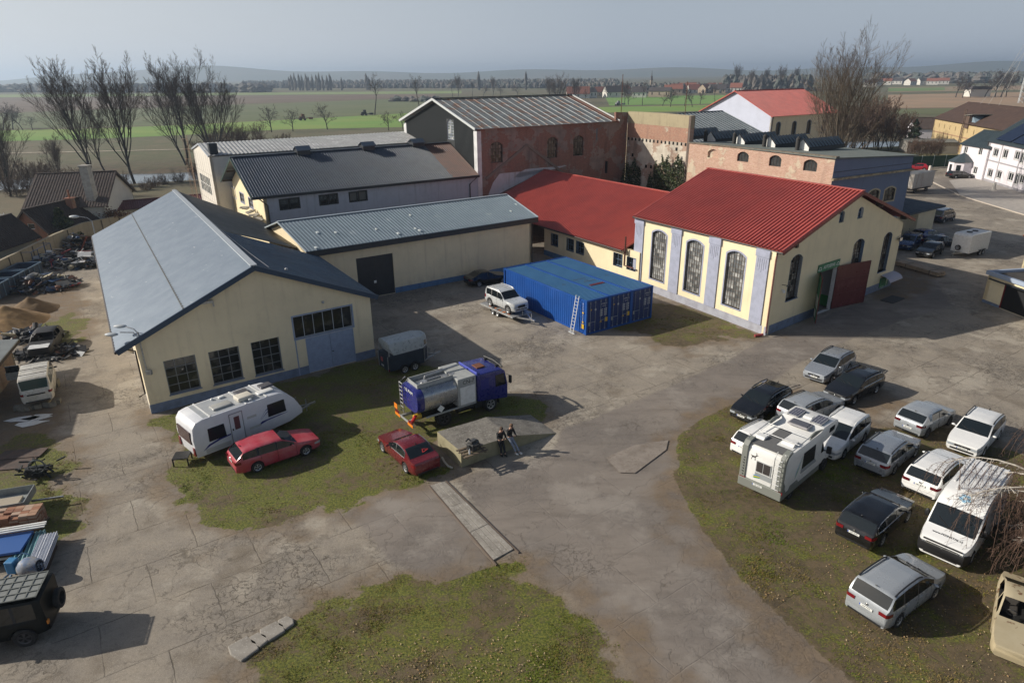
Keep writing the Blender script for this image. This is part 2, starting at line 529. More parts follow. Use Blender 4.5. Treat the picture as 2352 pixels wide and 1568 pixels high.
zone = t.ramp(t.noise(.11, 3), .42, .6)
ck = t.math('MULTIPLY', crack(.62, .016), t.ramp(t.noise(.22, 4), .40, .58))
ck = t.math('MAXIMUM', t.math('MULTIPLY', ck, .7), t.math('MULTIPLY', crack(2.6, .05), t.ramp(t.noise(.16, 5), .47, .6)))
ck = t.math('MAXIMUM', ck, t.math('MULTIPLY', slab.outputs[1], t.ramp(t.noise(.5, 4), .35, .6, .2, .85)))
crkcol = (*lin(62, 54, 42), 1)
conc = t.mix(t.math('MULTIPLY', ck, .75), conc, crkcol)
# asphalt
asp = t.mix(t.ramp(big, .3, .7), (*lin(130, 121, 112), 1), (*lin(110, 103, 97), 1))
asp = t.mix(t.ramp(t.noise(1., 5, .6, co=t.mapping((.35, 1.6, 1), (0, 0, R(-27)))), .45, .75, 0, .55), asp, (*lin(98, 90, 82), 1))
asp = t.mix(t.ramp(t.noise(.2, 7, .66), .5, .62, 0, .45), asp, (*lin(152, 145, 136), 1))
asp = t.mix(t.ramp(t.noise(.45, 6, .7), .6, .72, 0, .55), asp, (*lin(82, 77, 71), 1))
asp = t.mix(t.ramp(grain, .5, .75, 0, .3), asp, (*lin(160, 150, 140), 1))
cka = t.math('MULTIPLY', crack(2.3, .045), t.ramp(t.noise(.12, 4), .5, .62))
cka = t.math('MAXIMUM', cka, t.math('MULTIPLY', t.math('MULTIPLY', crack(.3, .006), t.ramp(t.noise(.3, 3), .4, .55)), .7))
asp = t.mix(t.math('MULTIPLY', cka, .6), asp, crkcol)
dirt = t.mix(t.ramp(mid, .3, .7), (*lin(92, 76, 58), 1), (*lin(122, 104, 82), 1))
dirt = t.mix(t.ramp(fine, .45, .7, 0, .5), dirt, (*lin(72, 60, 46), 1))
sx_ = t.n.new('ShaderNodeSeparateXYZ'); t.link(t.co, sx_.inputs[0])
nb2 = t.noise(2.2, 6, .68); nc2 = t.noise(10., 5, .75)
gam = t.math('ADD', t.math('ADD', t.math('MULTIPLY', t.noise(.4, 5), .42), t.math('MULTIPLY', nb2, .33)), t.math('MULTIPLY', nc2, .25))
gam = t.ramp(t.math('ADD', gam, t.ramp(sx_.outputs[0], 4, 12, .045, -.01)), .47, .585)
soil = t.mix(t.ramp(nb2, .35, .65), (*lin(98, 84, 62), 1), (*lin(72, 62, 46), 1))
moss = t.mix(t.ramp(nc2, .38, .62), (*lin(60, 70, 20), 1), (*lin(112, 112, 44), 1))
turf = t.mix(gam, soil, moss)
spk = t.ramp(t.noise(19., 2, .5), .72, .76, 0, .5)
turf = t.mix(spk, turf, (*lin(200, 190, 160), 1))
mead = t.mix(t.ramp(t.noise(.012, 6), .35, .65), (*lin(96, 88, 66), 1), (*lin(80, 86, 52), 1))
mead = t.mix(t.ramp(t.noise(.2, 6), .4, .7, 0, .6), mead, (*lin(110, 96, 74), 1))
mead = t.mix(t.math('MULTIPLY', gB, t.ramp(t.noise(.08, 6), .3, .6, .45, 1)), mead, t.mix(t.ramp(t.noise(.5, 6), .4, .65), (*lin(84, 70, 52), 1), (*lin(62, 56, 38), 1)))
out = t.mix(gG, conc, asp)
out = t.mix(t.math('MULTIPLY', gB, t.ramp(mid, .25, .6, .35, .95)), out, dirt)
edge = t.ramp(t.math('ADD', gR, t.math('ADD', t.math('MULTIPLY', t.math('SUBTRACT', fine, .5), .8), t.math('MULTIPLY', t.math('SUBTRACT', mid, .5), .7))), .36, .62)
out = t.mix(edge, out, turf)
out = t.mix(gA, mead, out)
t.col(out); t.rough(t.ramp(mid, .3, .7, .82, .97))
hb = t.math('SUBTRACT', t.math('ADD', t.math('MULTIPLY', fine, .5), t.math('MULTIPLY', grain, .2)), t.math('MULTIPLY', t.math('MAXIMUM', ck, t.math('MULTIPLY', cka, gG)), .9))
t.bump(hb, .5, .04)
ground = mesh_np('ground', V, F, t.m, smooth=True)
ca = ground.data.color_attributes.new('cover', 'FLOAT_COLOR', 'POINT')
ca.data.foreach_set('color', np.stack([mg, ma, md, yard], -1).reshape(-1).astype(np.float32))
ground['kind'] = 'structure'

# ---- grass: tufts on the turf patches
def in_mask(px, py, M):
 i = np.clip(np.searchsorted(gx, px) - 1, 0, len(gx) - 2); j = np.clip(np.searchsorted(gy, py) - 1, 0, len(gy) - 2)
 return M[i, j]
rng = np.random.RandomState(3)
def tufts(n, x0, x1, y0, y1, M, seed, h0=.035, h1=.12, dens=None):
 px, py = rng.uniform(x0, x1, n), rng.uniform(y0, y1, n)
 p = in_mask(px, py, M)
 q = np.clip((np_noise(px, py, 1.1, seed, 4) - .36) * 2.6, .2, 1) * np.clip((np_noise(px, py, 5., seed + 1, 3) - .25) * 2.4, .25, 1)
 k = rng.rand(n) < p * p * q
 return px[k], py[k], q[k]
T = [tufts(80000, -26, 4, 22, 48, mg, 11), tufts(90000, -13, 8, 14.5, 26, mg, 13), tufts(110000, 9, 34, 15, 44, mg, 15), tufts(20000, -36, -20, 24, 48, mg, 17), tufts(9000, 4, 20, 40, 56, mg, 19)]
px, py, q = (np.concatenate(a) for a in zip(*T))
NB = 5
n = len(px)
bx = np.repeat(px, NB) + rng.normal(0, .055, n * NB); by = np.repeat(py, NB) + rng.normal(0, .055, n * NB)
hh = rng.uniform(.010, .05, n * NB) * np.repeat(.5 + .8 * q, NB)
an = rng.uniform(0, 2 * pi, n * NB); w = rng.uniform(.012, .03, n * NB)
lx, ly = rng.normal(0, .05, n * NB), rng.normal(0, .05, n * NB)
z0 = ground_z(bx, by) - .015
a = np.stack([bx - cos(1) * 0 - np.cos(an) * w, by - np.sin(an) * w, z0], -1)
b = np.stack([bx + np.cos(an) * w, by + np.sin(an) * w, z0], -1)
c = np.stack([bx + lx, by + ly, z0 + .02 + hh], -1)
V = np.stack([a, b, c], 1).reshape(-1, 3)
F = np.arange(len(V)).reshape(-1, 3)
tone = np_noise(bx, by, 2.5, 31, 4)
mi = np.clip(((tone - .5) * 5 + rng.normal(0, .5, n * NB) + 1.2).round(), 0, 2).astype(int)
gm = [mat('grass_green', lin(92, 112, 26), .8, spec=.2), mat('grass_olive', lin(104, 102, 40), .8, spec=.2), mat('grass_dry', lin(126, 108, 66), .85, spec=.2)]
gr = mesh_np('grass', V, F, gm, mi=mi)
gr['kind'] = 'stuff'; gr['label'] = 'short winter grass and moss in patches around the yard'

# ---- leaf litter and small stones
px, py = rng.uniform(8, 34, 9000), rng.uniform(15, 44, 9000)
k = rng.rand(len(px)) < in_mask(px, py, mg) * np.clip((np_noise(px, py, 3, 41, 3) - .4) * 3, 0, 1)
px2, py2 = rng.uniform(-13, 8, 9000), rng.uniform(14.5, 26, 9000)
k2 = rng.rand(len(px2)) < in_mask(px2, py2, mg) * np.clip((np_noise(px2, py2, 3, 43, 3) - .45) * 3, 0, 1)
px, py = np.concatenate([px[k], px2[k2]]), np.concatenate([py[k], py2[k2]])
n = len(px); an = rng.uniform(0, 2 * pi, n); s_ = rng.uniform(.015, .04, n)
P4 = []
for dx, dy, dz in ((-1, -.6, .0), (1, -.6, .02), (1, .6, .0), (-1, .6, .03)):
 P4.append(np.stack([px + (np.cos(an) * dx - np.sin(an) * dy) * s_, py + (np.sin(an) * dx + np.cos(an) * dy) * s_, ground_z(px, py) + .03 + dz], -1))
V = np.stack(P4, 1).reshape(-1, 3)
lf = mesh_np('leaf_litter', V, np.arange(len(V)).reshape(-1, 4), [mat('dead_leaf', lin(150, 122, 84), .9), mat('pale_leaf', lin(160, 142, 110), .9)], mi=rng.randint(0, 2, n))
lf['kind'] = 'stuff'; lf['label'] = 'dead leaves scattered over the grass'

# ---- river
mb = MB()
xs = np.linspace(-420, 620, 60)
mb.grid([[(x, river_y(x) + 1, FZ - .75), (x, river_y(x) + 25, FZ - .75)] for x in xs])
tw = NT('river_water')
tw.col((.08, .095, .105, 1)); tw.rough(.16); tw.bump(tw.noise(.9, 4, co=tw.mapping((1, .35, 1))), .12, .08)
mb.build('river', tw.m, kind='structure')

# ---- fields beyond the river, each a sheet just above the meadow
def field(name, pts, c, c2, lift, sc=.02):
 P = PX(pts, FZ)
 mb = MB()
 mb.face([(p.x, p.y, FZ + lift) for p in P])
 f = NT(name)
 rows_ = f.noise(1., 3, co=f.mapping((.012, .25, 1), (0, 0, R(-18))))
 o = f.mix(f.ramp(f.noise(sc, 6), .35, .65), (*c, 1), (*c2, 1))
 o = f.mix(f.ramp(rows_, .4, .7, 0, .35), o, (*[v * .75 for v in c], 1))
 f.col(o); f.rough(.95)
 mb.build('field', f.m, kind='structure')
GRN, GRN2 = lin(104, 138, 56), lin(122, 140, 66)
field('field_bright', [(-120, 302), (200, 296), (357, 290), (646, 276), (981, 258), (1400, 246), (1800, 238), (1800, 253), (1400, 259), (981, 291), (646, 298), (412, 311), (200, 320), (-120, 328)], GRN, GRN2, .05)
field('field_dull', [(-120, 266), (640, 238), (1000, 224), (1000, 256), (646, 274), (357, 288), (-120, 300)], lin(88, 98, 62), lin(100, 104, 70), .06)
field('field_plough', [(-120, 226), (640, 219), (1000, 216), (1000, 223), (640, 236), (-120, 264)], lin(98, 82, 68), lin(110, 96, 80), .07)
field('field_strip', [(-120, 219), (640, 213), (1060, 209), (1060, 215), (640, 218), (-120, 225)], lin(112, 134, 76), lin(128, 138, 88), .08)
field('field_east', [(1390, 223), (1800, 217), (1800, 236), (1400, 243)], lin(100, 140, 60), lin(110, 138, 66), .07)
field('field_tan', [(2040, 218), (2500, 209), (2500, 245), (2040, 249)], lin(158, 130, 104), lin(142, 122, 98), .06)
field('field_far_tan', [(2040, 201), (2500, 195), (2500, 205), (2040, 212)], lin(150, 124, 100), lin(130, 120, 92), .08)
field('field_far_green', [(2040, 203), (2170, 201), (2170, 208), (2040, 211)], lin(104, 128, 70), lin(100, 120, 70), .12)
field('field_meadow', [(2050, 252), (2230, 248), (2160, 262), (2050, 262)], lin(88, 92, 56), lin(96, 100, 62), .09)
mb = MB(); mb.face([p + Vector((0, 0, .055)) for p in PX([(1392, 1052), (1455, 1024), (1535, 1012), (1530, 1034), (1458, 1088), (1422, 1086)])])
mb.build('pavement', mat('patch_concrete', lin(136, 127, 118), .95, c2=lin(118, 109, 100), sc=1.3, c3=lin(112, 100, 88), sc2=7, bump=.3), kind='structure')
mb = MB(); mb.face([G(x, y, FZ) + Vector((0, 0, .12)) for x, y in ((-60, 353), (300, 346), (520, 340), (520, 341.4), (300, 347.6), (-60, 355))])
mb.build('path', mat('gravel_path', lin(170, 158, 140), .95, c2=lin(140, 130, 112), sc=.5), kind='structure')
# distant hills
mb = MB()
hx = np.linspace(-5600, 5600, 160)
def hill(x): 
 return (35 + 75 * np.exp(-((x + 3300) / 1500) ** 2) + 45 * np.exp(-((x + 900) / 1200) ** 2) + 50 * np.exp(-((x - 4200) / 2600) ** 2) + 26 * np.sin(x / 700.) + 12 * np.sin(x / 260. + 1)) 
mb.grid([[(x, 3900, FZ - 3), (x, 4400, max(12, .58 * hill(x * 1.7))), (x, 5200, FZ - 3)] for x in hx])
mb.build('hills', mat('hills', lin(84, 92, 76), .95, c2=lin(100, 98, 84), sc=.002), kind='structure', smooth=60)
# ------------------------------------------------------------------ building kit
CREAM = wall_mat('cream_render', (.76, .65, .45), (.42, .34, .24), .45)
CREAMS = wall_mat('cream_render_smooth', (.80, .69, .46), (.52, .44, .3), .3)
PALE = wall_mat('pale_limewash', (.46, .48, .54), (.20, .20, .22), .55)
PLINTH = mat('blue_plinth', (.16, .205, .30), .85, c2=(.12, .15, .21), sc=2)
BLUEGREY = mat('blue_grey_paint', (.27, .33, .46), .6, c2=(.23, .28, .39), sc=3)
PILAST = mat('pilaster_grey', (.34, .36, .46), .85, c2=(.29, .31, .39), sc=2, bump=.1)
DKTRIM = mat('dark_trim', (.018, .022, .028), .5)
NAVY = mat('navy_trim', (.02, .045, .085), .5)
GUTTER = mat('brown_gutter', (.03, .02, .018), .45)
WHITE = mat('white_paint', (.74, .74, .72), .55, c2=(.64, .63, .6), sc=4)
DARKIN = mat('dark_interior', (.008, .008, .008), .95)
GLASS = glass()
RED = mat('red_sheet_metal', (.42, .088, .07), .45, c2=(.35, .075, .062), sc=.5, spec=.4)
STEEL = mat('bare_steel', (.45, .46, .47), .4, metal=.7, c2=(.33, .33, .33), sc=6)
WOODB = mat('dark_timber', (.045, .03, .02), .8)
def px2(w, *pts): return [w.px(*p) for p in pts]

class Wall:
 """a wall from A to B (left to right seen from outside); local x along it, z up, y into the building"""
 def __init__(s, th, A, B):
  s.th = th; s.A = Vector((A[0], A[1], 0)); s.B = Vector((B[0], B[1], 0))
  d = s.B - s.A; s.L = d.length; s.deg = math.degrees(math.atan2(d.y, d.x)); s.holes = []
 def px(s, x, y):
  p = PL(x, y, s.A, s.deg); return ((p - s.A).dot(adir(s.deg)), p.z)
 def rect(s, tl, tr, br, bl):
  a, b, c, d = px2(s, tl, tr, br, bl)
  return ((a[0] + d[0]) / 2, (b[0] + c[0]) / 2, (c[1] + d[1]) / 2, (a[1] + b[1]) / 2)
 def put(s, mb, name, mats, parent=None, **k):
  if parent is None or parent is s.th:
   return mb.build(name, mats, s.th, loc=s.A - Vector(s.th.location[:]), rz=R(s.deg), **k)
  return mb.build(name, mats, parent, **k)
 def hole(s, x0, x1, z0, z1, arch=0, depth=.2):
  p = [(x0, z0), (x1, z0), (x1, z1 - arch)]
  if arch:
   h, w = arch, (x1 - x0) / 2
   r = (w * w + h * h) / (2 * h); cx, cz = (x0 + x1) / 2, z1 - r; a = math.asin(min(1, w / r))
   p += [(cx + r * sin(a * (1 - 2 * k / 10)), cz + r * cos(a * (1 - 2 * k / 10))) for k in range(1, 10)]
  p.append((x0, z1 - arch))
  s.holes.append((p, depth)); return p
 def build(s, outline, m, name='wall', thick=.35, reveal=None):
  mb = MB()
  loops = [[Vector((x, z, 0)) for x, z in outline]] + [[Vector((x, z, 0)) for x, z in reversed(h)] for h, d in s.holes]
  flat = [v for l in loops for v in l]
  i = len(mb.v); mb.v += [(v.x, 0, v.y) for v in flat]
  for t3 in tessellate_polygon(loops): mb.f.append(tuple(i + k for k in t3)); mb.m.append(0)
  for h, d in s.holes:
   for k in range(len(h)):
    a, b = h[k], h[(k + 1) % len(h)]
    mb.face([(a[0], 0, a[1]), (b[0], 0, b[1]), (b[0], d + .05, b[1]), (a[0], d + .05, a[1])], 1)
  n = len(outline)
  for k in range(n):
   a, b = outline[k], outline[(k + 1) % n]
   mb.face([(a[0], 0, a[1]), (b[0], 0, b[1]), (b[0], thick, b[1]), (a[0], thick, a[1])])
  return s.put(mb, name, [m, reveal or m])
 def window(s, r, nx=2, nz=2, arch=0, depth=.16, frame=None, pane=None, bar=.035, border=.06, sur=0, surm=None, sill=None, name='window', label=None):
  x0, x1, z0, z1 = r; h = s.hole(x0, x1, z0, z1, arch, depth); frame = frame or BLUEGREY
  mb = MB(); cx = (x0 + x1) / 2
  def scale(p, w):
   cz = (z0 + z1) / 2
   return (cx + (p[0] - cx) * (1 - 2 * w / (x1 - x0)), cz + (p[1] - cz) * (1 - 2 * w / (z1 - z0)))
  for k in range(len(h)):
   a, b = h[k], h[(k + 1) % len(h)]; c, d = scale(b, border), scale(a, border)
   mb.face([(a[0], depth - .04, a[1]), (b[0], depth - .04, b[1]), (c[0], depth - .04, c[1]), (d[0], depth - .04, d[1])])
   mb.face([(d[0], depth - .04, d[1]), (c[0], depth - .04, c[1]), (c[0], depth + .03, c[1]), (d[0], depth + .03, d[1])])
  def top(x):
   if not arch: return z1
   w = (x1 - x0) / 2; rr = (w * w + arch * arch) / (2 * arch); return z1 - rr + math.sqrt(max(0, rr * rr - (x - cx) ** 2))
  for k in range(1, nx):
   x = x0 + (x1 - x0) * k / nx; mb.box(x - bar / 2, x + bar / 2, depth - .03, depth + .02, z0 + border, top(x) - border)
  for k in range(1, nz):
   z = z0 + (z1 - z0) * k / nz
   if z < z1 - arch * .6: mb.box(x0 + border, x1 - border, depth - .028, depth + .018, z - bar / 2, z + bar / 2)
  if sur:
   for k in range(len(h)):
    a, b = h[k], h[(k + 1) % len(h)]
    c, d = scale(b, -sur), scale(a, -sur)
    mb.face([(a[0], -.012, a[1]), (b[0], -.012, b[1]), (c[0], -.012, c[1]), (d[0], -.012, d[1])], 1)
    mb.face([(d[0], -.012, d[1]), (c[0], -.012, c[1]), (c[0], .01, c[1]), (d[0], .01, d[1])], 1)
    mb.face([(a[0], -.012, a[1]), (b[0], -.012, b[1]), (b[0], depth, b[1]), (a[0], depth, a[1])], 1)
  o = s.put(mb, name, [frame, surm or frame])
  if label: o['label'] = label
  pb = MB(); pb.face([(p[0], depth + .004, p[1]) for p in h])
  s.put(pb, 'pane', pane or GLASS, o)
  if sill:
   sb = MB(); sb.box(x0 - .06, x1 + .06, -.07, depth - .05, z0 - .07, z0 - .004); s.put(sb, 'sill', sill, o)
  return o
 def plinth(s, x0, x1, h, m=None, gaps=()):
  mb = MB(); xs = [x0] + [g for q in gaps for g in q] + [x1]
  for k in range(0, len(xs), 2): mb.box(xs[k], xs[k + 1], -.025, .05, -.3, h)
  return s.put(mb, 'plinth', m or PLINTH)

TRAP = ((0, 0), (.5, 0), (.58, 1), (.9, 1), (.98, 0))
WIDE = ((0, 0), (.3, 0), (.48, 1), (.78, 1), (.96, 0))
WAVE = ((0, 0), (.25, .5), (.5, 1), (.75, .5))
SEAM = ((0, 0), (.9, 0), (.91, 1), (.985, 1), (.995, 0))
def sheet(th, name, p00, p10, p01, p11, pitch, h, m, prof=TRAP, thick=.05, flip=False):
 """profiled metal sheet, p00-p10 along the eave, p01-p11 along the ridge, ribs running up the slope"""
 T = Vector(th.location[:]); a, b, c, d = (Vector(p) - T for p in (p00, p10, p01, p11))
 N = (b - a).cross(c - a).normalized()
 if N.z < 0: N = -N
 n = max(2, round((b - a).length / pitch)); rows = [[], []]
 for i in range(n):
  for f, z in prof:
   u = (i + f) / n
   rows[0].append(a.lerp(b, u) + N * h * z); rows[1].append(c.lerp(d, u) + N * h * z)
 rows[0].append(b); rows[1].append(d)
 mb = MB(); mb.grid(rows)
 q = [a, b, d, c]; lo = [p - N * thick for p in q]
 mb.face([lo[0], lo[3], lo[2], lo[1]])
 for k in range(4): mb.face([q[k], lo[k], lo[(k + 1) % 4], q[(k + 1) % 4]])
 return mb.build(name, m, th)
def bars(th, name, segs, m, w=.1, h=.1, parent=None):
 T = Vector(th.location[:]); mb = MB()
 for a, b in segs: mb.beam(Vector(a) - T, Vector(b) - T, w, h)
 return mb.build(name, m, parent or th)
def pipe(th, name, pts, r, m, n=8):
 T = Vector(th.location[:]); mb = MB(); mb.tube([Vector(p) - T for p in pts], r, n)
 return mb.build(name, m, th, smooth=50)
def lift(p, z): return Vector((p[0], p[1], z))

# ------------------------------------------------------------------ A: the left hall, gable to the camera
al, ar = G(349, 950), G(862, 818)
th = thing('industrial_hall', 'long cream hall with light blue corrugated roof, three grid windows and pale blue gate', 'hall', al)
ap, el, er = Vector((-16.75, 42.27, 8.51)), Vector((-23.82, 37.2, 4.69)), Vector((-9.89, 47.21, 4.82))
rb, eb = Vector((-36.72, 74.02, 8.51)), Vector((-43.63, 68.91, 4.69))
W = Wall(th, al, ar)
PANEA = mat('hall_glass', (.014, .015, .015), .06, c2=(.06, .057, .05), sc=1.1, lo=.5, hi=.62)
GREYB = mat('window_bars_grey', (.16, .17, .18), .5)
for q in (((374, 829), (448, 814.5), (462, 889.5), (391, 906)), ((477, 807), (548, 796), (559.5, 867.6), (492, 883)), ((575, 786.6), (639.5, 774), (651, 847.6), (588, 862.5))):
 W.window(W.rect(*q), 3, 4, depth=.14, frame=GREYB, pane=PANEA, bar=.04, sill=PLINTH)
tr = W.rect((670, 728), (807, 702), (811, 750), (679.5, 778))
W.window(tr, 6, 1, depth=.12, frame=mat('pale_bars', (.42, .45, .5), .5), pane=PANEA, bar=.035, border=.05, sur=.1, surm=BLUEGREY, name='transom_window')
g = W.rect((700.6, 774), (811, 752.5), (819, 837.6), (712.4, 863.4))
g = (g[0], g[1], 0.03, tr[2] - .12)
W.hole(*g, depth=.1)
mb = MB(); mid = (g[0] + g[1]) / 2
for a, b in ((g[0] + .06, mid - .012), (mid + .012, g[1] - .06)):
 mb.box(a, b, .03, .1, g[2], g[3] - .06)
 for k in range(1, 3): mb.box(a, b, .018, .04, g[2] + (g[3] - g[2]) * k / 3 - .025, g[2] + (g[3] - g[2]) * k / 3 + .025)
mb.box(g[0], g[0] + .06, -.02, .09, 0, g[3]); mb.box(g[1] - .06, g[1], -.02, .09, 0, g[3]); mb.box(g[0], g[1], -.022, .088, g[3] - .06, g[3])
gate = W.put(mb, 'gate', BLUEGREY)
mb = MB(); mb.box(mid + .06, mid + .16, -.05, .03, 1.25, 1.29); W.put(mb, 'handle', DKTRIM, gate)
apx = (ap - W.A).dot(adir(W.deg))
W.build([(0, -.3), (W.L, -.3), (W.L, 4.75), (apx, 8.42), (0, 4.75)], CREAM, reveal=PLINTH)
W.plinth(-.02, W.L + .02, .62, gaps=((g[0], g[1]),))
mb = MB(); mb.box(tr[0] - .06, tr[0] + .02, -.03, .0, 0, tr[2]); W.put(mb, 'conduit', BLUEGREY)
# side walls
bA = (rb - ap).normalized(); bA.z = 0
WL = Wall(th, lift(al + bA * 37.2, 0), al); WL.build([(0, -.3), (WL.L, -.3), (WL.L, 4.6), (0, 4.6)], CREAM); WL.plinth(0, WL.L, .62, mat('white_plinth', (.6, .58, .53), .9))
WR = Wall(th, ar, lift(ar + bA * 13.8, 0)); WR.build([(0, -.3), (WR.L, -.3), (WR.L, 4.6), (0, 4.6)], CREAM)
ROOFA = rust_roof_mat('light_blue_sheet', (.27, .32, .38), (.225, .275, .335), (.66, .68, .70), .9, (2.2, 5, 1), .665)
sheet(th, 'roof', el, eb, ap, rb, .55, .12, ROOFA, WAVE)
t1 = (G(495, 520, 8.51) - ap).length
r1 = ap + bA * t1
e1 = er + bA * 13.9
v1 = Vector((-19.3, 59.9, 5.36))
BLUESH = mat('dark_blue_sheet', (.028, .065, .115), .45, c2=(.022, .05, .09), sc=.6, lo=.4, hi=.6)
sheet(th, 'roof', er, e1, ap, ap + bA * 13.9, .2, .03, BLUESH, TRAP)
OLDSH = rust_roof_mat('old_brown_sheet', (.15, .135, .105), (.20, .18, .145), (.22, .2, .17), .7, (.3, 2, 1), .6)
sheet(th, 'roof', v1 + bA * .25, Vector((-27.7, 74.0, 5.12)), ap + bA * 14.0, rb, .42, .09, OLDSH, WAVE)
o_ = adir(35.7) * 0
bars(th, 'barge_board', [(el - Vector((0, 0, .1)), ap - Vector((0, 0, .1))), (ap - Vector((0, 0, .1)), er - Vector((0, 0, .1)))], NAVY, .1, .34)
bars(th, 'sheet_joint', [(el.lerp(ap, .47) + Vector((0, 0, .10)), eb.lerp(rb, .47) + Vector((0, 0, .10)))], mat('joint_brown', (.10, .10, .09), .8), .10, .03)
bars(th, 'ridge_cap', [(ap + Vector((0, 0, .07)), rb + Vector((0, 0, .07)))], mat('zinc_ridge', (.42, .45, .48), .45, metal=.3), .42, .08)
pipe(th, 'gutter', [el + Vector((-.06, 0, -.1)), eb + Vector((-.06, 0, -.1))], .08, GUTTER)
dpx = al + Vector((-.12, .1, 0))
pipe(th, 'downpipe', [el + bA * 1.2 + Vector((0, 0, -.15)), dpx + bA * 1.2 + Vector((-.05, 0, 3.9)), dpx + bA * 1.2 + Vector((-.05, 0, .9)), dpx + bA * 1.2 + Vector((-.35, -.2, .75))], .055, GUTTER)
# cable running along the ridge and vent on the gable
pipe(th, 'cable', [ap + bA * .8 + adir(35.7) * 1.1 + Vector((0, 0, -.4)), ap + bA * 5 + adir(35.7) * .8 + Vector((0, 0, -.28)), ap + bA * 12 + adir(35.7) * .5 + Vector((0, 0, -.15)), rb + Vector((0, 0, .2))], .02, STEEL, 5)
a = W.px(445, 697); b = W.px(487, 690)
mb = MB(); mb.beam((a[0], -.18, a[1]), (b[0], -.18, b[1] ), .16, .16); mb.beam((b[0], -.18, b[1]), (b[0], -.18, b[1] - .35), .1, .1)
W.put(mb, 'vent_pipe', STEEL)
for p in ((656, 617), (740, 693)):
 q = W.px(*p); mb = MB(); mb.ball((q[0], -.12, q[1]), .11, 8); mb.beam((q[0], 0, q[1]), (q[0], -.12, q[1]), .05, .05)
 W.put(mb, 'wall_lamp', STEEL)
# gooseneck yard lamp clamped to the left corner of the gable
lp = thing('yard_lamp', 'grey twin-headed gooseneck lamp on a pole at the left corner of the hall gable', 'lamp', W.A + adir(W.deg) * .25 - adir(W.deg + 90) * .15)
L0 = Vector((0, 0, 0))
mb = MB(); mb.tube([(0, 0, 3.1), (0, 0, 5.6)], .045, 8); mb.tube([(0, 0, 5.5), (-.25, .1, 5.75), (-.8, .25, 5.85)], .035, 7); mb.tube([(0, 0, 5.1), (-.2, -.1, 5.6), (-.9, -.3, 5.7)], .035, 7)
mb.build('pole', STEEL, lp, smooth=50)
for q in ((-1.2, .35, 5.85), (-1.35, -.45, 5.62)):
 mb = MB(); mb.ball(q, .42, 12, sq=(1, .42, .26)); mb.build('lamp_head', mat('lamp_grey', (.4, .43, .45), .5), lp, smooth=60)
mb = MB(); mb.box(-.05, .3, -.1, .1, 2.75, 3.05); mb.build('junction_box', STEEL, lp, bevel=.02)
lp2 = thing('yard_lamp', 'grey street lamp head standing behind the left eave of the hall roof', 'lamp', eb + Vector((-.6, 1.5, -4.69)))
mb = MB(); mb.tube([(0, 0, 0), (0, 0, 6.0), (-.4, 0, 6.35), (-1.3, 0, 6.5)], [.07, .05, .04, .035], 8); mb.build('pole', STEEL, lp2, smooth=50)
mb = MB(); mb.ball((-1.75, 0, 6.48), .55, 12, sq=(1, .45, .28)); mb.build('lamp_head', mat('lamp_grey', (.4, .43, .45), .5), lp2, smooth=60)

# ------------------------------------------------------------------ B: low shed with black gate
dB = 33.4; aB, nB = adir(33.4), adir(123.4)
gb = G(907, 673)
B0, B1 = gb + aB * -8.6, Vector((2.31, 72.29, 0))
B1 = gb + aB * (B1 - gb).dot(aB)
th = thing('storage_shed', 'long cream shed with grey-blue ribbed roof, black fascia and tall black gate', 'shed', B0)
W = Wall(th, B0, B1)
g = W.rect((818, 594), (903, 581), (907, 673), (826, 690)); g = (g[0], g[1], 0.02, g[3])
W.hole(*g, depth=.18)
W.build([(0, -.3), (W.L, -.3), (W.L, 5.3), (0, 5.3)], CREAM)
W.plinth(0, W.L, .55, mat('blue_plinth_b', (.10, .20, .36), .85, c2=(.08, .15, .26), sc=2), gaps=((g[0], g[1]),))
mb = MB(); mid = (g[0] + g[1]) / 2
mb.box(g[0], mid - .01, .1, .17, 0, g[3]); mb.box(mid + .01, g[1], .1, .17, 0, g[3])
gate = W.put(mb, 'gate', mat('black_gate', (.011, .015, .022), .5, c2=(.016, .02, .028), sc=1.5))
mb = MB(); mb.box(mid - .22, mid + .02, .09, .1, 1.35, 1.6); W.put(mb, 'notice', WHITE, gate)
ez = 5.5
eL, eR = lift(B0 - nB * .5 + aB * .2, ez), lift(B1 - nB * .5 + aB * .45, ez + .1)
rL, rR = G(637, 510, 7.2), G(1165, 447, 7.2)
rR = rL + aB * (rR - rL).dot(aB)
eL = lift(eL + aB * ((rL - eL).dot(aB) + .6), ez)
ROOFB = rust_roof_mat('grey_blue_sheet', (.215, .265, .305), (.185, .232, .27), (.36, .4, .43), .5, (.4, .4, 1), .62)
sheet(th, 'roof', eL, eR, rL, lift(rR, 7.2), .33, .05, ROOFB, SEAM)
run = (rL - eL).dot(nB); eL2, eR2 = lift(rL + nB * run, ez), lift(rR + nB * run, ez)
sheet(th, 'roof', eR2, eL2, lift(rR, 7.2), rL, .33, .05, ROOFB, SEAM)
bars(th, 'fascia', [(eL + Vector((0, 0, -.30)) , eR + Vector((0, 0, -.30)))], DKTRIM, .12, .5)
bars(th, 'barge_board', [(eL, rL), (rL, eL2), (eR, rR), (rR, eR2)], mat('zinc_trim', (.4, .46, .5), .5, metal=.3), .1, .12)
bars(th, 'ridge_cap', [(rL + Vector((0, 0, .05)), rR + Vector((0, 0, .05)))], mat('zinc_trim', (.4, .46, .5), .5), .3, .06)
WR = Wall(th, B1, lift(B1 + nB * (2 * run - .6), 0)); WR.build([(0, -.3), (WR.L, -.3), (WR.L, 5.3), (WR.L / 2, 7.0), (0, 5.3)], CREAM)
gL = lift(rL + aB * .5 - nB * (run - .3), 0)
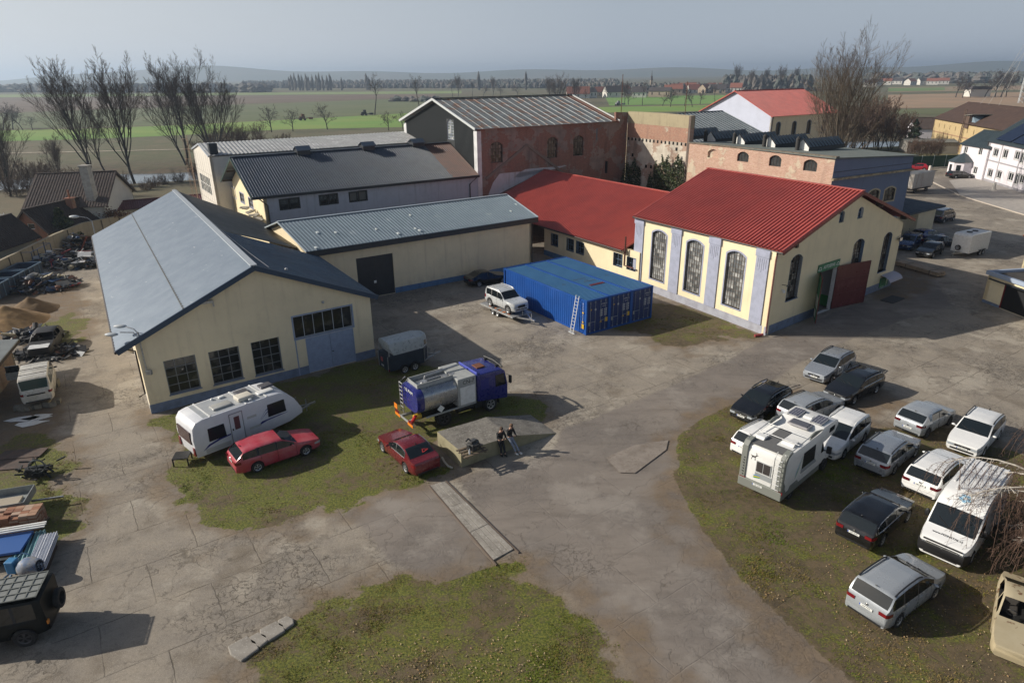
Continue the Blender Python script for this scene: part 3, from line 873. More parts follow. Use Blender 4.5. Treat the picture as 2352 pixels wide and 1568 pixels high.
WG = Wall(th, lift(gL + nB * (2 * run - .5), 0), gL); WG.build([(0, -.3), (WG.L, -.3), (WG.L, 5.3), (WG.L / 2, 6.95), (0, 5.3)], CREAM)
pipe(th, 'downpipe', [eR + Vector((-.1, .1, -.25)), lift(B1 - nB * .12 - aB * .1, 4.9), lift(B1 - nB * .12 - aB * .1, .1)], .06, GUTTER)
DOT = mat('roof_light', (.75, .78, .76), .3)
for zx, zy in ((562, 275), (716, 275), (1056, 248), (1238, 283), (1382, 243), (1417, 258), (550, 402), (1341, 131), (2180, 97), (2222, 41)):
 x, y = (1000 + zx / 2.0909) / 1.7415, (800 + zy / 2.0909) / 1.7415
 # small clear roof lights
 u = ((x - 637) / (1165 - 637))
 p = None
 for k in range(40):
  z = ez + (7.2 - ez) * k / 39; q = G(x, y, z)
  f = (q - eL).dot(nB) / run
  if p is None and z >= ez + (7.2 - ez) * f - .02: p = q
 if p is not None:
  mb = MB(); mb.box(-.09, .09, -.14, .14, .03, .1); o = mb.build('roof_light', DOT, th, loc=p - Vector(th.location[:]), rz=R(33.4)); o.rotation_euler = (math.atan2(1.7, run), 0, R(33.4))

# ------------------------------------------------------------------ C: two-storey range with dark roof ; D and E share its bearing
C0 = Vector((-27.3, 74.45, 0)); dC = 33.15; aC, nC = adir(dC), adir(dC + 90)
def cp(a, r, z=0.): return Vector((*(C0 + aC * a + nC * r).xy, z))
th = thing('workshop_building', 'two-storey workshop with dark blue ribbed roof, whitewashed long wall and cream gable', 'building', C0)
W = Wall(th, cp(0, 0), cp(27.6, 0))
def z2(x, y): return ((900 + x / 2.0909) / 1.7415, (200 + y / 2.0909) / 1.7415)
BLK = mat('black_frame', (.012, .012, .013), .5)
for k, (x0, y0, x1, y1, pm) in enumerate(((458, 1250, 540, 1333, GLASS), (543, 1240, 622, 1322, GLASS), (790, 1216, 862, 1294, GLASS), (870, 1206, 942, 1284, GLASS), (1040, 1190, 1108, 1267, 1), (1117, 1180, 1186, 1258, 1))):
 pm = mat('boarded_pane', (.11, .11, .10), .6) if pm == 1 else pm
 W.window(W.rect(z2(x0, y0 + 4), z2(x1 - 2, y0 - 4), z2(x1 + 2, y1 - 5), z2(x0 + 4, y1 + 4)), 2 if k in (2, 3) else 1, 1, depth=.12, frame=BLK, pane=pm, border=.09, sur=.09, surm=BLK)
W.build([(0, -.3), (W.L, -.3), (W.L, 7.7), (0, 7.7)], PALE)
WG = Wall(th, cp(0, 15.2), cp(0, 0))
def z9(x, y): return ((750 + x / 3.485) / 1.7415, (550 + y / 3.485) / 1.7415)
for q in (((612, 693), (662, 720), (680, 847), (628, 824)), ((725, 764), (782, 792), (800, 920), (742, 895)), ((846, 836), (905, 868), (922, 997), (865, 965))):
 WG.window(WG.rect(*[z9(*p) for p in q]), 2, 2, depth=.12, frame=PILAST, pane=mat('dusty_pane', (.10, .10, .095), .3), border=.07, sur=.12, surm=PILAST)
WG.build([(0, -.3), (WG.L, -.3), (WG.L, 7.7), (WG.L / 2, 11.1), (0, 7.7)], CREAMS)
ROOFC = mat('anthracite_sheet', (.030, .046, .072), .4, c2=(.024, .037, .058), sc=.4, spec=.6)
e0, e1, r0, r1 = cp(-1.3, -.45, 7.75), cp(27.5, -.45, 7.75), cp(-1.3, 7.6, 11.3), cp(27.5, 7.6, 11.3)
sheet(th, 'roof', e0, cp(23.6, -.45, 7.75), r0, cp(23.6, 7.6, 11.3), .3, .055, ROOFC)
rs = sheet(th, 'roof', cp(23.62, -.45, 7.75), e1, cp(23.62, 7.6, 11.3), r1, .3, .05, rust_roof_mat('rusty_patch_sheet', (.10, .045, .033), (.075, .04, .033), (.04, .05, .06), .8, (.5, .5, 1), .6)); rs['label'] = 'rusty red-brown end strip of the dark roof'
sheet(th, 'roof', cp(27.5, 15.65, 7.75), cp(-1.3, 15.65, 7.75), r1, r0, .3, .055, ROOFC)
dz = Vector((0, 0, -.14))
bars(th, 'barge_board', [(e0 + dz, r0 + dz), (r0 + dz, cp(-1.3, 15.65, 7.75) + dz)], mat('dark_green_trim', (.015, .04, .035), .5), .08, .26)
bars(th, 'fascia', [(e0 + dz, e1 + dz)], DKTRIM, .12, .22)
bars(th, 'ridge_cap', [(r0 + Vector((0, 0, .06)), r1 + Vector((0, 0, .06)))], ROOFC, .4, .07)
bars(th, 'rafter_end', [(cp(x, -.4, 7.55), cp(x, .15, 7.72)) for x in np.arange(1.2, 27, 1.55)], DKTRIM, .14, .16)
bars(th, 'purlin', [(cp(-1.2, r, z), cp(.1, r, z)) for r, z in ((.2, 7.75), (3.6, 9.3), (7.6, 11.0), (11.4, 9.3), (15.0, 7.75))], WOODB, .16, .2)
for a, al_ in ((7.2, 1), (15.6, 2), (22.6, 3)):
 vb = MB(); vb.prism([(-.9, .25), (0, .7), (.9, .25), (.9, .17), (0, .6), (-.9, .17)], -.9, .9); vb.box(-.6, .6, -.8, .8, -.35, .3, 1)
 vb.build('roof_vent', [ROOFC, DKTRIM], th, loc=cp(a, 7.6, 11.4) - C0, rz=R(dC + 90))
for a in (.35, 26.2):
 pipe(th, 'downpipe', [cp(a - (.9 if a < 1 else -.9), -.5, 7.55), cp(a, -.15, 6.7), cp(a, -.13, 3.5)], .07, DKTRIM)
pipe(th, 'gutter', [e0 + Vector((.0, -.05, -.02)), e1 + Vector((0, -.05, -.02))], .09, DKTRIM)
# broken flashing and rubble where the old roof meets the gable
mb = MB(); rr = random.Random(4)
for k in range(14):
 p = cp(-.55 - rr.random() * .5, rr.uniform(-.4, 6.2), 5.25 + .0); p.z = 5.1 + max(0, (p - C0).dot(nC)) * .14
 M = Matrix.Translation(p - C0) @ Matrix.Rotation(rr.uniform(0, 6), 4, 'Z') @ Matrix.Rotation(rr.uniform(-.3, .3), 4, 'X')
 mb.box(-.5, .5, -.3, .3, -.05, .05, 0, M)
mb.build('flashing', mat('mortar_flashing', (.34, .32, .28), .95, c2=(.2, .19, .17), sc=2), th)

# ------------------------------------------------------------------ D: long white building behind
th = thing('long_warehouse', 'long white panelled warehouse with pale weathered ribbed roof behind the dark roof', 'warehouse', cp(-2, 16.5))
WG = Wall(th, cp(-2, 28), cp(-2, 16.5))
for k in range(7):
 x = 1.9 + k * 1.05; WG.window((x, x + .85, 5.4, 7.7), 1, 2, depth=.06, frame=WHITE, pane=mat('blue_pane', (.05, .075, .08), .1), border=.06, bar=.1)
PANEL = wall_mat('white_panel', (.66, .62, .55), (.42, .37, .3), .35)
WG.build([(0, -3), (WG.L, -3), (WG.L, 10.7), (WG.L / 2, 11.75), (0, 10.7)], PANEL)
mb = MB()
for k in range(1, 8): mb.box(k * 1.44 - .015, k * 1.44 + .015, -.012, .01, -1, 10.7)
for z in (4.6, 8.2): mb.box(0, 11.5, -.0125, .0095, z, z + .03)
WG.put(mb, 'panel_joint', mat('joint_grey', (.3, .28, .25), .9))
mb = MB(); mb.box(7.2, 8.2, -.03, .02, 1.2, 4.0); mb.box(8.25, 9.25, -.03, .02, 1.2, 4.0); WG.put(mb, 'door', mat('peeling_door', (.6, .52, .42), .8, c2=(.28, .16, .08), sc=3, lo=.5, hi=.6))
WF_ = Wall(th, cp(-2, 16.5), cp(40, 16.5)); WF_.build([(0, 0), (WF_.L, 0), (WF_.L, 10.6), (0, 10.6)], PANEL)
WB_ = Wall(th, cp(40, 28), cp(-2, 28)); WB_.build([(0, -3), (WB_.L, -3), (WB_.L, 10.6), (0, 10.6)], PANEL)
ROOFD = rust_roof_mat('weathered_white_sheet', (.42, .42, .41), (.34, .34, .335), (.58, .58, .57), .7, (.5, 1.8, 1), .55)
sheet(th, 'roof', cp(-2.1, 16.3, 10.75), cp(40, 16.3, 10.75), cp(-2.1, 22.25, 11.85), cp(40, 22.25, 11.85), .5, .09, ROOFD, WAVE)
sheet(th, 'roof', cp(40, 28.2, 10.75), cp(-2.1, 28.2, 10.75), cp(40, 22.25, 11.85), cp(-2.1, 22.25, 11.85), .5, .09, ROOFD, WAVE)
bars(th, 'barge_board', [(cp(-2.12, 16.3, 10.7), cp(-2.12, 22.25, 11.8)), (cp(-2.12, 22.25, 11.8), cp(-2.12, 28.2, 10.7))], mat('grey_flashing', (.35, .38, .42), .6), .1, .2)
# caged ladder on the gable edge
mb = MB()
for x in (-.1, .45): mb.tube([(x, -.5, -1), (x, -.5, 12.6)], .03, 5)
for k in range(34): mb.tube([(-.1, -.5, -.6 + k * .38), (.45, -.5, -.6 + k * .38)], .016, 4)
for k in range(7):
 mb.tube([(-.25 + .42 * (1 - cos(a)), -.5 - .7 * sin(a), 4 + k * 1.35) for a in np.linspace(0, pi, 8)], .02, 4)
for a in np.linspace(.2, pi - .2, 5): mb.tube([(-.25 + .42 * (1 - cos(a)), -.5 - .7 * sin(a), 4), (-.25 + .42 * (1 - cos(a)), -.5 - .7 * sin(a), 12.1)], .016, 4)
lad = WG.put(mb, 'caged_ladder', mat('ladder_rust', (.32, .22, .15), .7)); lad.location += adir(dC + 90) * .2
mb = MB(); mb.box(10.3, 11.3, .2, 1.2, 10.6, 12.2); WG.put(mb, 'chimney', DKTRIM)

# ------------------------------------------------------------------ E: tall brick building
th = thing('brick_building', 'tall ruinous brick building with rusty sheet-metal gabled roof and arched windows', 'building', cp(27.7, 0))
BR1 = brick_mat('brick_mauve', (.26, .095, .06), (.18, .08, .058), (.28, .22, .18), (.30, .235, .20), (.21, .17, .15), .35, 0, grime=.5)
W = Wall(th, cp(27.65, 0), cp(53.4, 0))
def z3(x, y): return ((1900 + x / 2.0909) / 1.7415, (200 + y / 2.0909) / 1.7415)
OLDP = panes_mat('patched_panes', (.012, .013, .013), (.26, .23, .17), (.36, .42))
RUSTB = mat('rusty_bars', (.05, .035, .025), .8)
for x0, y0, x1, y1 in ((130, 768, 232, 943), (603, 728, 690, 903), (822, 716, 908, 884)):
 W.window(W.rect(z3(x0, y0), z3(x1, y0), z3(x1, y1), z3(x0, y1)), 4, 6, arch=.45, depth=.25, frame=RUSTB, pane=OLDP, bar=.05, border=.05)
x = W.px(*z3(1085, 940))[0]
W.build([(0, -.3), (W.L, -.3), (W.L, 14.6), (W.L - 2.35, 14.7), (W.L - 2.35, 13.5), (0, 13.5)], BR1)
mb = MB()
gx0 = W.px(*z3(90, 1080)); gx1 = W.px(*z3(437, 795)); gx2 = W.px(*z3(740, 1030))
mb.beam((gx0[0], -.06, gx0[1]), (gx1[0], -.06, gx1[1]), .14, .32); mb.beam((gx1[0], -.06, gx1[1]), (gx2[0], -.06, gx2[1]), .14, .32)
W.put(mb, 'old_roof_line', mat('mortar_scar', (.2, .165, .14), .95))
mb = MB(); p0 = W.px(*z3(1095, 930)); mb.beam((p0[0], -.15, p0[1]), (p0[0], -.15, 6.2), .3, .2); W.put(mb, 'downpipe', DKTRIM)
mb = MB(); p0 = W.px(*z3(1020, 655)); p1 = W.px(*z3(1020, 755)); mb.box(p0[0] - .12, p0[0] + .12, -.03, .02, p1[1], p0[1]); W.put(mb, 'slit_window', mat('dull_blue', (.12, .15, .17), .6))
mb = MB(); pts = [W.px(*z3(*q)) for q in ((110, 1215), (150, 1110), (205, 1035), (330, 1022), (450, 1015), (575, 1000), (510, 1050), (380, 1112), (240, 1182), (180, 1218))]; mb.face([(p[0], -.012, p[1]) for p in pts]); mb.face([(p[0] + 4.2, -.012, p[1] * .35 + 5.2) for p in pts]); W.put(mb, 'limewash_patch', wall_mat('limewash', (.52, .53, .56), (.3, .25, .22), .9))
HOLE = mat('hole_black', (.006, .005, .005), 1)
# dark corrugated left side
WS = Wall(th, cp(27.65, 22), cp(27.65, 0))
q = WS.rect((1027, 274), (1040, 276), (1042, 321), (1029, 320))
WS.window((q[0] - .15, q[1] + .15, q[2], q[3]), 2, 7, arch=.5, depth=.1, frame=PILAST, pane=panes_mat('pale_panes', (.12, .14, .14), (.55, .55, .5), (.4, .5)), bar=.05)
WS.build([(0, 0), (22, 0), (22, 13.4), (11, 16.6), (0, 13.4)], mat('black_cladding_base', (.02, .024, .026), .7))
mb = MB()
qx0, qx1 = q[0] - .3, q[1] + .3
for k in range(73):
 x = .3 + k * .3
 if qx0 < x < qx1:
  top = 13.4 + 3.2 * (1 - abs(x - 11) / 11) - .15; mb.box(x - .05, x + .05, -.07, 0, q[3] + .1, top); continue
 mb.box(x - .05, x + .05, -.07, 0, 7.5, 13.4 + 3.2 * (1 - abs(x - 11) / 11) - .15)
WS.put(mb, 'cladding_rib', mat('black_cladding', (.028, .033, .036), .6))
mb = MB(); mb.box(21.2, 22.05, -.14, .5, 0, 13.2); mb.box(-.05, .8, -.14, .5, 0, 13.2); WS.put(mb, 'pilaster', mat('white_pilaster', (.66, .66, .66), .85, c2=(.5, .5, .5), sc=1))
ROOFE = rust_roof_mat('rusty_zinc', (.25, .265, .265), (.18, .19, .185), (.22, .11, .06), .8, (.8, 1.1, 1), .53)
f0, f1, g0, g1 = cp(27.0, -.5, 13.5), cp(51.4, -.5, 13.5), cp(28.6, 11, 16.85), cp(53.4, 11, 16.85)
g0 = cp(27.0, 11, 16.85); g1 = cp(51.4, 11, 16.85)
sheet(th, 'roof', f0, cp(50.0, -.5, 13.5), g0, cp(50.0, 11, 16.85), 1.25, .035, ROOFE, ((0, 0), (.93, 0), (.94, 1), (.99, 1)))
sheet(th, 'roof', cp(50.02, -.5, 13.5), f1, cp(50.02, 11, 16.85), g1, .7, .06, rust_roof_mat('red_rust_sheet', (.16, .07, .045), (.12, .06, .04), (.2, .2, .2), .5, (.5, .5, 1), .62), ((0, 0), (.93, 0), (.94, 1), (.99, 1)))
sheet(th, 'roof', cp(51.4, 22.5, 13.5), cp(27.0, 22.5, 13.5), g1, g0, 1.25, .08, ROOFE, ((0, 0), (.93, 0), (.94, 1), (.99, 1)))
bars(th, 'ridge_cap', [(g0 + Vector((0, 0, .1)), g1 + Vector((0, 0, .1)))], DKTRIM, .4, .12)
bars(th, 'barge_board', [(f0, g0), (g0, cp(27.0, 22.5, 13.5)), (f1, g1)], mat('white_barge', (.5, .52, .52), .6), .12, .3)

# ------------------------------------------------------------------ F: the ruined end wall, I: flat-roofed hall beside it
EF, FE = Vector((17.4, 103.47, 0)), Vector((24.0, 92.95, 0))
th = thing('ruined_wall', 'tall ruined wall with concrete top, bare brick band and flaking white plaster', 'wall', EF)
W = Wall(th, EF, FE)
BR2 = brick_mat('brick_red', (.36, .15, .09), (.27, .12, .08), (.40, .33, .26), (.46, .39, .3), (.36, .3, .23), -.35, 5, grime=.3)
BR3 = brick_mat('brick_whitewash', (.33, .18, .12), (.28, .17, .12), (.5, .44, .36), (.60, .55, .46), (.44, .39, .32), .62, 9, grime=.5)
CONC = wall_mat('stained_concrete', (.36, .31, .2), (.13, .11, .075), .7)
L = W.L
W.build([(0, 13.15), (L, 13.0), (L, 14.62), (L * .55, 14.75), (0, 14.72)], CONC, 'concrete_top', .7)
W.build([(0, 11.15), (L, 11.15), (L, 12.995), (0, 13.145)], BR2, 'brick_band', .7)
W.build([(0, -.3), (L, -.3), (L, 11.145), (0, 11.145)], BR3, 'plaster_face', .6)
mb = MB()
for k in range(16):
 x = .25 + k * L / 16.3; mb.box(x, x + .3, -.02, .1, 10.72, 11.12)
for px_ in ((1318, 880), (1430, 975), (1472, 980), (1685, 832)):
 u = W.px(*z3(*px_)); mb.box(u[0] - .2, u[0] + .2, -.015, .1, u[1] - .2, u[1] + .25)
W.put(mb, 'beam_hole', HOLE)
WE = Wall(th, FE, FE + adir(33) * .8); WE.build([(0, -.3), (WE.L, -.3), (WE.L, 14.6), (0, 14.6)], brick_mat('brick_dark', (.12, .07, .055), (.09, .06, .05), (.16, .14, .12), (.15, .12, .1), (.12, .1, .09), .3, 2))

th = thing('flat_roofed_hall', 'flat-roofed brick hall with a row of glazed skylights and a slate-blue end wall', 'hall', (24.0, 92.9, 0))
I0, I1, I2 = Vector((24.05, 92.85, 0)), Vector((35.5, 75, 0)), Vector((48.4, 82.45, 0))
W = Wall(th, I0, I1)
BR4 = brick_mat('brick_pale', (.36, .17, .115), (.52, .33, .25), (.60, .52, .43), (.56, .47, .35), (.50, .42, .32), .05, 14, grime=.25)
def zf(x, y): return (x / 1.7415, y / 1.7415)
ARP = mat('arch_pane', (.03, .035, .035), .15, c2=(.055, .06, .06), sc=2)
for x0, y0, x1, y1 in ((2949.5, 607, 2995, 648), (3077, 621, 3125.5, 667), (3214, 638, 3269, 686)):
 W.window(W.rect(zf(x0, y0), zf(x1, y0), zf(x1, y1 + 2), zf(x0, y1 - 3)), 4, 1, arch=.4, depth=.2, frame=mat('brown_frame', (.045, .035, .03), .7), pane=ARP, bar=.06, border=.07)
r = W.rect(zf(2831, 597), zf(2873, 597), zf(2873, 634), zf(2831, 630))
h = W.hole(*r, arch=.4, depth=.25)
nb = MB(); nb.face([(p[0], .28, p[1]) for p in h]); W.put(nb, 'niche', BR4)
W.build([(0, -.3), (W.L, -.3), (W.L, 11.0), (0, 11.15)], BR4)
mb = MB(); mb.box(-.1, W.L + .15, -.1, .5, 11.16, 11.3); W.put(mb, 'coping', mat('old_coping', (.2, .17, .13), .95, c2=(.1, .09, .07), sc=3))
W2 = Wall(th, I1, I2)
SLATE = wall_mat('slate_blue_render', (.155, .19, .275), (.10, .12, .165), .35)
u0, u1 = W2.px(2029, 410), W2.px(2064, 402)
q = W2.rect((2034, 433), (2058, 428), (2052, 458), (2028, 463))
for sh in (0, -3.1, -6.2, -9.3):
 W2.window((q[0] + sh, q[1] + sh, q[2], q[3]), 2, 3, arch=.3, depth=.15, frame=WOODB, pane=OLDP, sur=.18, surm=mat('cream_trim', (.45, .38, .26), .9))
W2.build([(0, -.3), (W2.L, -.3), (W2.L, 10.42), (0, 11.0)], SLATE)
mb = MB(); mb.box(-.15, W2.L + .2, -.3, .02, 8.72, 8.95); W2.put(mb, 'cornice', mat('cream_cornice', (.42, .35, .23), .9, c2=(.2, .16, .11), sc=2))
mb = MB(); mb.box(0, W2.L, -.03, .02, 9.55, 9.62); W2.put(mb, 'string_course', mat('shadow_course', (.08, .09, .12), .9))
W3 = Wall(th, I2, I2 + adir(120) * 20); W3.build([(0, -.3), (W3.L, -.3), (W3.L, 10.4), (0, 10.4)], SLATE)
rt_ = [lift(I0, 11.32), lift(I1 + Vector((-.1, -.3, 0)), 11.18), lift(I2 + Vector((.45, -.2, 0)), 10.55), lift(I2 + adir(120) * 21, 10.7)]
mb = MB(); T = Vector(th.location[:])
mb.face([p - T for p in rt_]); 
for k in range(4): mb.face([rt_[k] - T, rt_[(k + 1) % 4] - T, rt_[(k + 1) % 4] - T - Vector((0, 0, .12)), rt_[k] - T - Vector((0, 0, .12))])
mb.build('roof', mat('roofing_felt', (.115, .135, .125), .9, c2=(.15, .165, .15), sc=.6), th)
SKYG = panes_mat('skylight_glass', (.03, .04, .045), (.2, .24, .26), (.6, 3), .1)
for k, (x, y) in enumerate(((1565, 316), (1631, 322), (1697, 328), (1766, 334), (1842, 341))):
 p = G(x, y, 11.25); Lk = 7.2
 mb = MB(); mb.prism([(-.95, -.3), (.95, -.3), (.95, .15), (0, 1.05), (-.95, .15)], 0, Lk, 1)
 o = mb.build('skylight', [BLUEGREY, DKTRIM], th, loc=p - T, rz=R(33 - 90))
 mb = MB()
 for sgn in (1, -1):
  mb.face([(sgn * .97, .15, .17), (sgn * .03, .15, 1.06), (sgn * .03, Lk - .15, 1.06), (sgn * .97, Lk - .15, .17)])
 mb.build('glazing', SKYG, o, loc=(0, 0, .02))
 mb = MB()
 for j in range(12):
  yy = .1 + j * (Lk - .2) / 11
  for sgn in (1, -1): mb.beam((sgn * 1.0, yy, .2), (0, yy, 1.13), .06, .06)
 mb.build('glazing_bar', DKTRIM, o)
 mb = MB(); mb.face([(-.93, -.01, -.28), (.93, -.01, -.28), (.93, -.01, .14), (0, -.01, 1.02), (-.93, -.01, .14)]); mb.build('end_panel', WHITE, o)
 if k:
  mb = MB(); q = G(x - 11, y + 1, 11.2) - T; mb.tube([q + Vector((0, 0, -.2)), q + Vector((0, 0, 1.15))], .26, 10); mb.tube([q + Vector((0, 0, 1.15)), q + Vector((0, 0, 1.45))], [.3, .05], 10); mb.build('vent_pipe', mat('black_pipe', (.03, .028, .026), .7), th, smooth=40)

# ------------------------------------------------------------------ G: low red-roofed link, H: the red-roofed main hall
hl, hr = G(1757, 770), G(2045, 655)
aH = adir(37.6); bH = adir(120.0)
th = thing('main_hall', 'cream hall with bright red ribbed roof, tall arched windows and open workshop gate', 'hall', hl)
Hz, Ha = 6.85, 10.42
hback = lift(hl + bH * 16.6, 0)
W = Wall(th, hl, hr)
Lg = W.L
gp = W.rect((1880, 622), (1925, 606), (1913, 722), (1866, 748)); gz = W.px(1880, 624)[1]
g = (W.px(1873, 690)[0], W.px(1913, 672)[0], 0.0, gz)
PANEH = panes_mat('hall_panes', (.035, .038, .037), (.30, .28, .24), (.42, .5))
SURH = mat('blue_reveal', (.13, .185, .27), .8)
for q in (((1816, 588), (1843, 583), (1832, 682), (1807, 690)), ((1963, 552), (1988, 546), (1975, 610), (1953, 616)), ((2033, 536), (2052, 531), (2033, 620), (2015, 626))):
 W.window(W.rect(*q), 4, 8, arch=.4, depth=.3, frame=RUSTB, pane=PANEH, bar=.035, sill=SURH, sur=.02, surm=SURH)
for q in (((1931, 486), (1941, 484), (1937, 509), (1927, 512)), ((1973, 478), (1985, 474), (1980, 500), (1970, 502))):
 W.window(W.rect(*q), 2, 2, arch=.2, depth=.2, frame=SURH, pane=GLASS, bar=.05, sur=.02, surm=SURH)
W.hole(*g, depth=.3)
ridge_u = (Vector((30.08, 57.38, 0)) - W.A).dot(adir(W.deg))
W.build([(0, -.3), (g[0], -.3), (g[1], -.3), (Lg, -.3), (Lg, Hz - .55), (ridge_u, Ha - .3), (0, Hz - .25)], CREAMS, reveal=WHITE)
W.plinth(-.02, Lg, .75, gaps=((g[0], g[1]),))
# interior seen through the gate
mb = MB(); x0, x1 = g[0] - .3, g[1] + .6
mb.box(x0, x1, .35, 6, -.02, .0, 1); mb.box(x0, x1, 6, 6.1, 0, 4.2); mb.box(x0 - .1, x0, .35, 6, 0, 4.2); mb.box(x1, x1 + .1, .35, 6, 0, 4.2); mb.box(x0, x1, .35, 6, 4.2, 4.3)
mb.box(x1 - .02, x1 - .001, .35, 6, 0, 1.0, 2)
W.put(mb, 'interior', [mat('inside_white', (.3, .3, .29), .8), mat('inside_floor', (.12, .11, .1), .8), mat('inside_green', (.05, .24, .07), .7)])
LEAF = mat('oxide_red_gate', (.10, .018, .022), .35, c2=(.14, .035, .04), sc=1.2, lo=.5, hi=.7)
GREEN = mat('sign_green', (.012, .14, .065), .45, c2=(.02, .2, .09), sc=2.5)
LETW = mat('letter_white', (.72, .74, .72), .6)
hgt = g[3] - .05; lw = (g[1] - g[0]) * .8; lr = (W.px(1966, 660)[0] - g[1])
mb = MB(); mb.box(0, lr, -.06, 0, .08, hgt)
for z in (.08, hgt / 3, hgt * 2 / 3, hgt - .07): mb.box(0, lr, -.09, -.06, z, z + .07)
mb.box(0, .07, -.088, -.058, .08, hgt); mb.box(lr - .07, lr, -.088, -.058, .08, hgt)
rl = mb.build('gate_leaf', LEAF, th, loc=(W.A + adir(W.deg) * g[1] - Vector(th.location[:])), rz=R(W.deg - 12)); rl['label'] = 'oxide red gate leaf folded back against the wall'
mb = MB(); mb.box(-lw * .98, 0, -.06, 0, .08, hgt)
ll = mb.build('gate_leaf', mat('gate_edge_red', (.14, .02, .02), .5), th, loc=(W.A + adir(W.deg) * g[0] - Vector(th.location[:])), rz=R(W.deg + 33)); ll['label'] = 'gate leaf covered by a green poster, standing open at a right angle'
mb = MB(); mb.box(-lw * .95, -.06, .002, .014, .2, hgt - .1); mb.box(-lw * .8, -.2, .014, .02, 1.25, 2.2, 1); mb.box(-lw * .6, -.5, .014, .02, .35, .95, 1)
for k in range(6): mb.box(-lw * .76, -.26, .02, .024, 1.35 + k * .13, 1.4 + k * .13, 2)
po = mb.build('poster', [GREEN, LETW, mat('print_grey', (.3, .32, .3), .7)], ll)
def disc(mbx, cx, cz, r, y, m=0, n=16, sx=1): mbx.face([(cx + sx * r * cos(2 * pi * k / n), y, cz + r * sin(2 * pi * k / n)) for k in range(n)], m)
# sign over the gate
s0, s1, s2, s3 = px2(W, (1878, 612), (1928, 592), (1927, 608), (1877, 629))
sx0, sx1, sz0, sz1 = (s0[0] + s3[0]) / 2, (s1[0] + s2[0]) / 2, (s2[1] + s3[1]) / 2, (s0[1] + s1[1]) / 2
sg = thing('shop_sign', 'green board reading AUTOSERVIS above the open gate of the red-roofed hall', 'sign', W.A + adir(W.deg) * sx0, R(W.deg))
mb = MB(); mb.box(0, sx1 - sx0, -.09, -.03, sz0, sz1); mb.build('board', GREEN, sg)
text('AUTOSERVIS', (sz1 - sz0) * .62, LETW, sg, ((sx1 - sx0) / 2, -.095, (sz0 + sz1) / 2), (R(90), 0, 0), sx=.82)
mb = MB()
for cx in (.3, sx1 - sx0 - .3):
 for k in range(12):
  a0 = pi * k / 12; a1 = pi * (k + 1) / 12; zc = (sz0 + sz1) / 2 - .1
  mb.face([(cx + r_ * cos(a_), -.094, zc + r_ * .9 * sin(a_)) for r_, a_ in ((.2, a0), (.2, a1), (.26, a1), (.26, a0))])
 mb.box(cx - .28, cx + .28, -.096, -.093, zc - .05, zc)
mb.build('emblem', LETW, sg)
# vertical poster, arrow, awning, notice
p0 = W.px(2022, 640); p1 = W.px(2030, 700)
vx0, vx1 = W.px(2010, 695)[0], W.px(2034, 665)[0]; vz = W.px(2020, 640)[1]
sg2 = thing('wall_poster', 'tall green poster with AUTOSERVIS written vertically beside the small awning', 'poster', W.A + adir(W.deg) * vx0, R(W.deg))
vw = max(1.3, vx1 - vx0)
mb = MB(); mb.box(0, vw, -.07, -.02, .25, vz); mb.build('board', GREEN, sg2)
for k, ch in enumerate('AUTOSERVIS'): text(ch, .3, LETW, sg2, (vw * .8, -.075, vz - .25 - k * (vz - .5) / 10), (R(90), 0, 0))
mb = MB()
for k in range(11): mb.box(.15, vw * .55, -.074, -.07, vz - .9 - k * .17, vz - .86 - k * .17)
mb.build('print_lines', mat('print_pale', (.4, .55, .45), .7), sg2)
sg3 = thing('arrow_sign', 'small green sign with a white arrow on the hall wall left of the awning', 'sign', W.A + adir(W.deg) * W.px(1979, 656)[0], R(W.deg))
z = W.px(1979, 656)[1]
mb = MB(); mb.box(-.45, .45, -.05, -.01, z - .2, z + .2); mb.build('board', GREEN, sg3)
mb = MB(); mb.box(-.35, .1, -.056, -.051, z - .03, z + .07); mb.box(-.35, .05, -.056, -.051, z - .13, z - .09); mb.prism([(.08, z - .14), (.38, z + .02), (.08, z + .18)], -.056, -.051); mb.build('arrow', LETW, sg3)
p = W.px(2040, 636); ax0, ax1, az = W.px(2022, 633)[0], Lg - .05, W.px(2040, 626)[1]
mb = MB()
rows = []
for k in range(6):
 a = pi / 2 * k / 5; rows.append([(ax0, -1.0 * sin(a), az - .55 + .55 * cos(a)), (ax1, -1.0 * sin(a), az - .55 + .55 * cos(a))])
mb.grid(rows); W.put(mb, 'awning', mat('awning_grey', (.38, .38, .46), .6))
# roof
eF = PL(1800, 578, hl - adir(127.6) * .5, 37.6)
apF = Vector((30.08, 57.38, Ha)) ; rbk = Vector((21.07, 73.07, Ha)); eBk = Vector((11.99, 65.12, 7.0))
eF.z = 7.0; eRf = Vector((39.28, 64.48, 6.55)); eRb = eRf + (rbk - apF)
sheet(th, 'roof', eBk, eF, rbk, apF, .36, .11, RED, WIDE)
sheet(th, 'roof', eRf, eRb, apF, rbk, .30, .07, RED)
dz = Vector((0, 0, -.12))
bars(th, 'barge_board', [(eF + dz, apF + dz), (apF + dz, eRf + dz)], mat('dark_red_trim', (.15, .022, .02), .5), .08, .26)
bars(th, 'barge_board', [(eBk + dz, rbk + dz)], mat('dark_red_trim', (.15, .022, .02), .5), .08, .26)
bars(th, 'ridge_cap', [(apF + Vector((0, 0, .08)), rbk + Vector((0, 0, .08)))], RED, .42, .06)
pipe(th, 'gutter', [eBk + Vector((-.05, -.08, -.1)), eF + Vector((-.05, -.08, -.1))], .085, GUTTER)
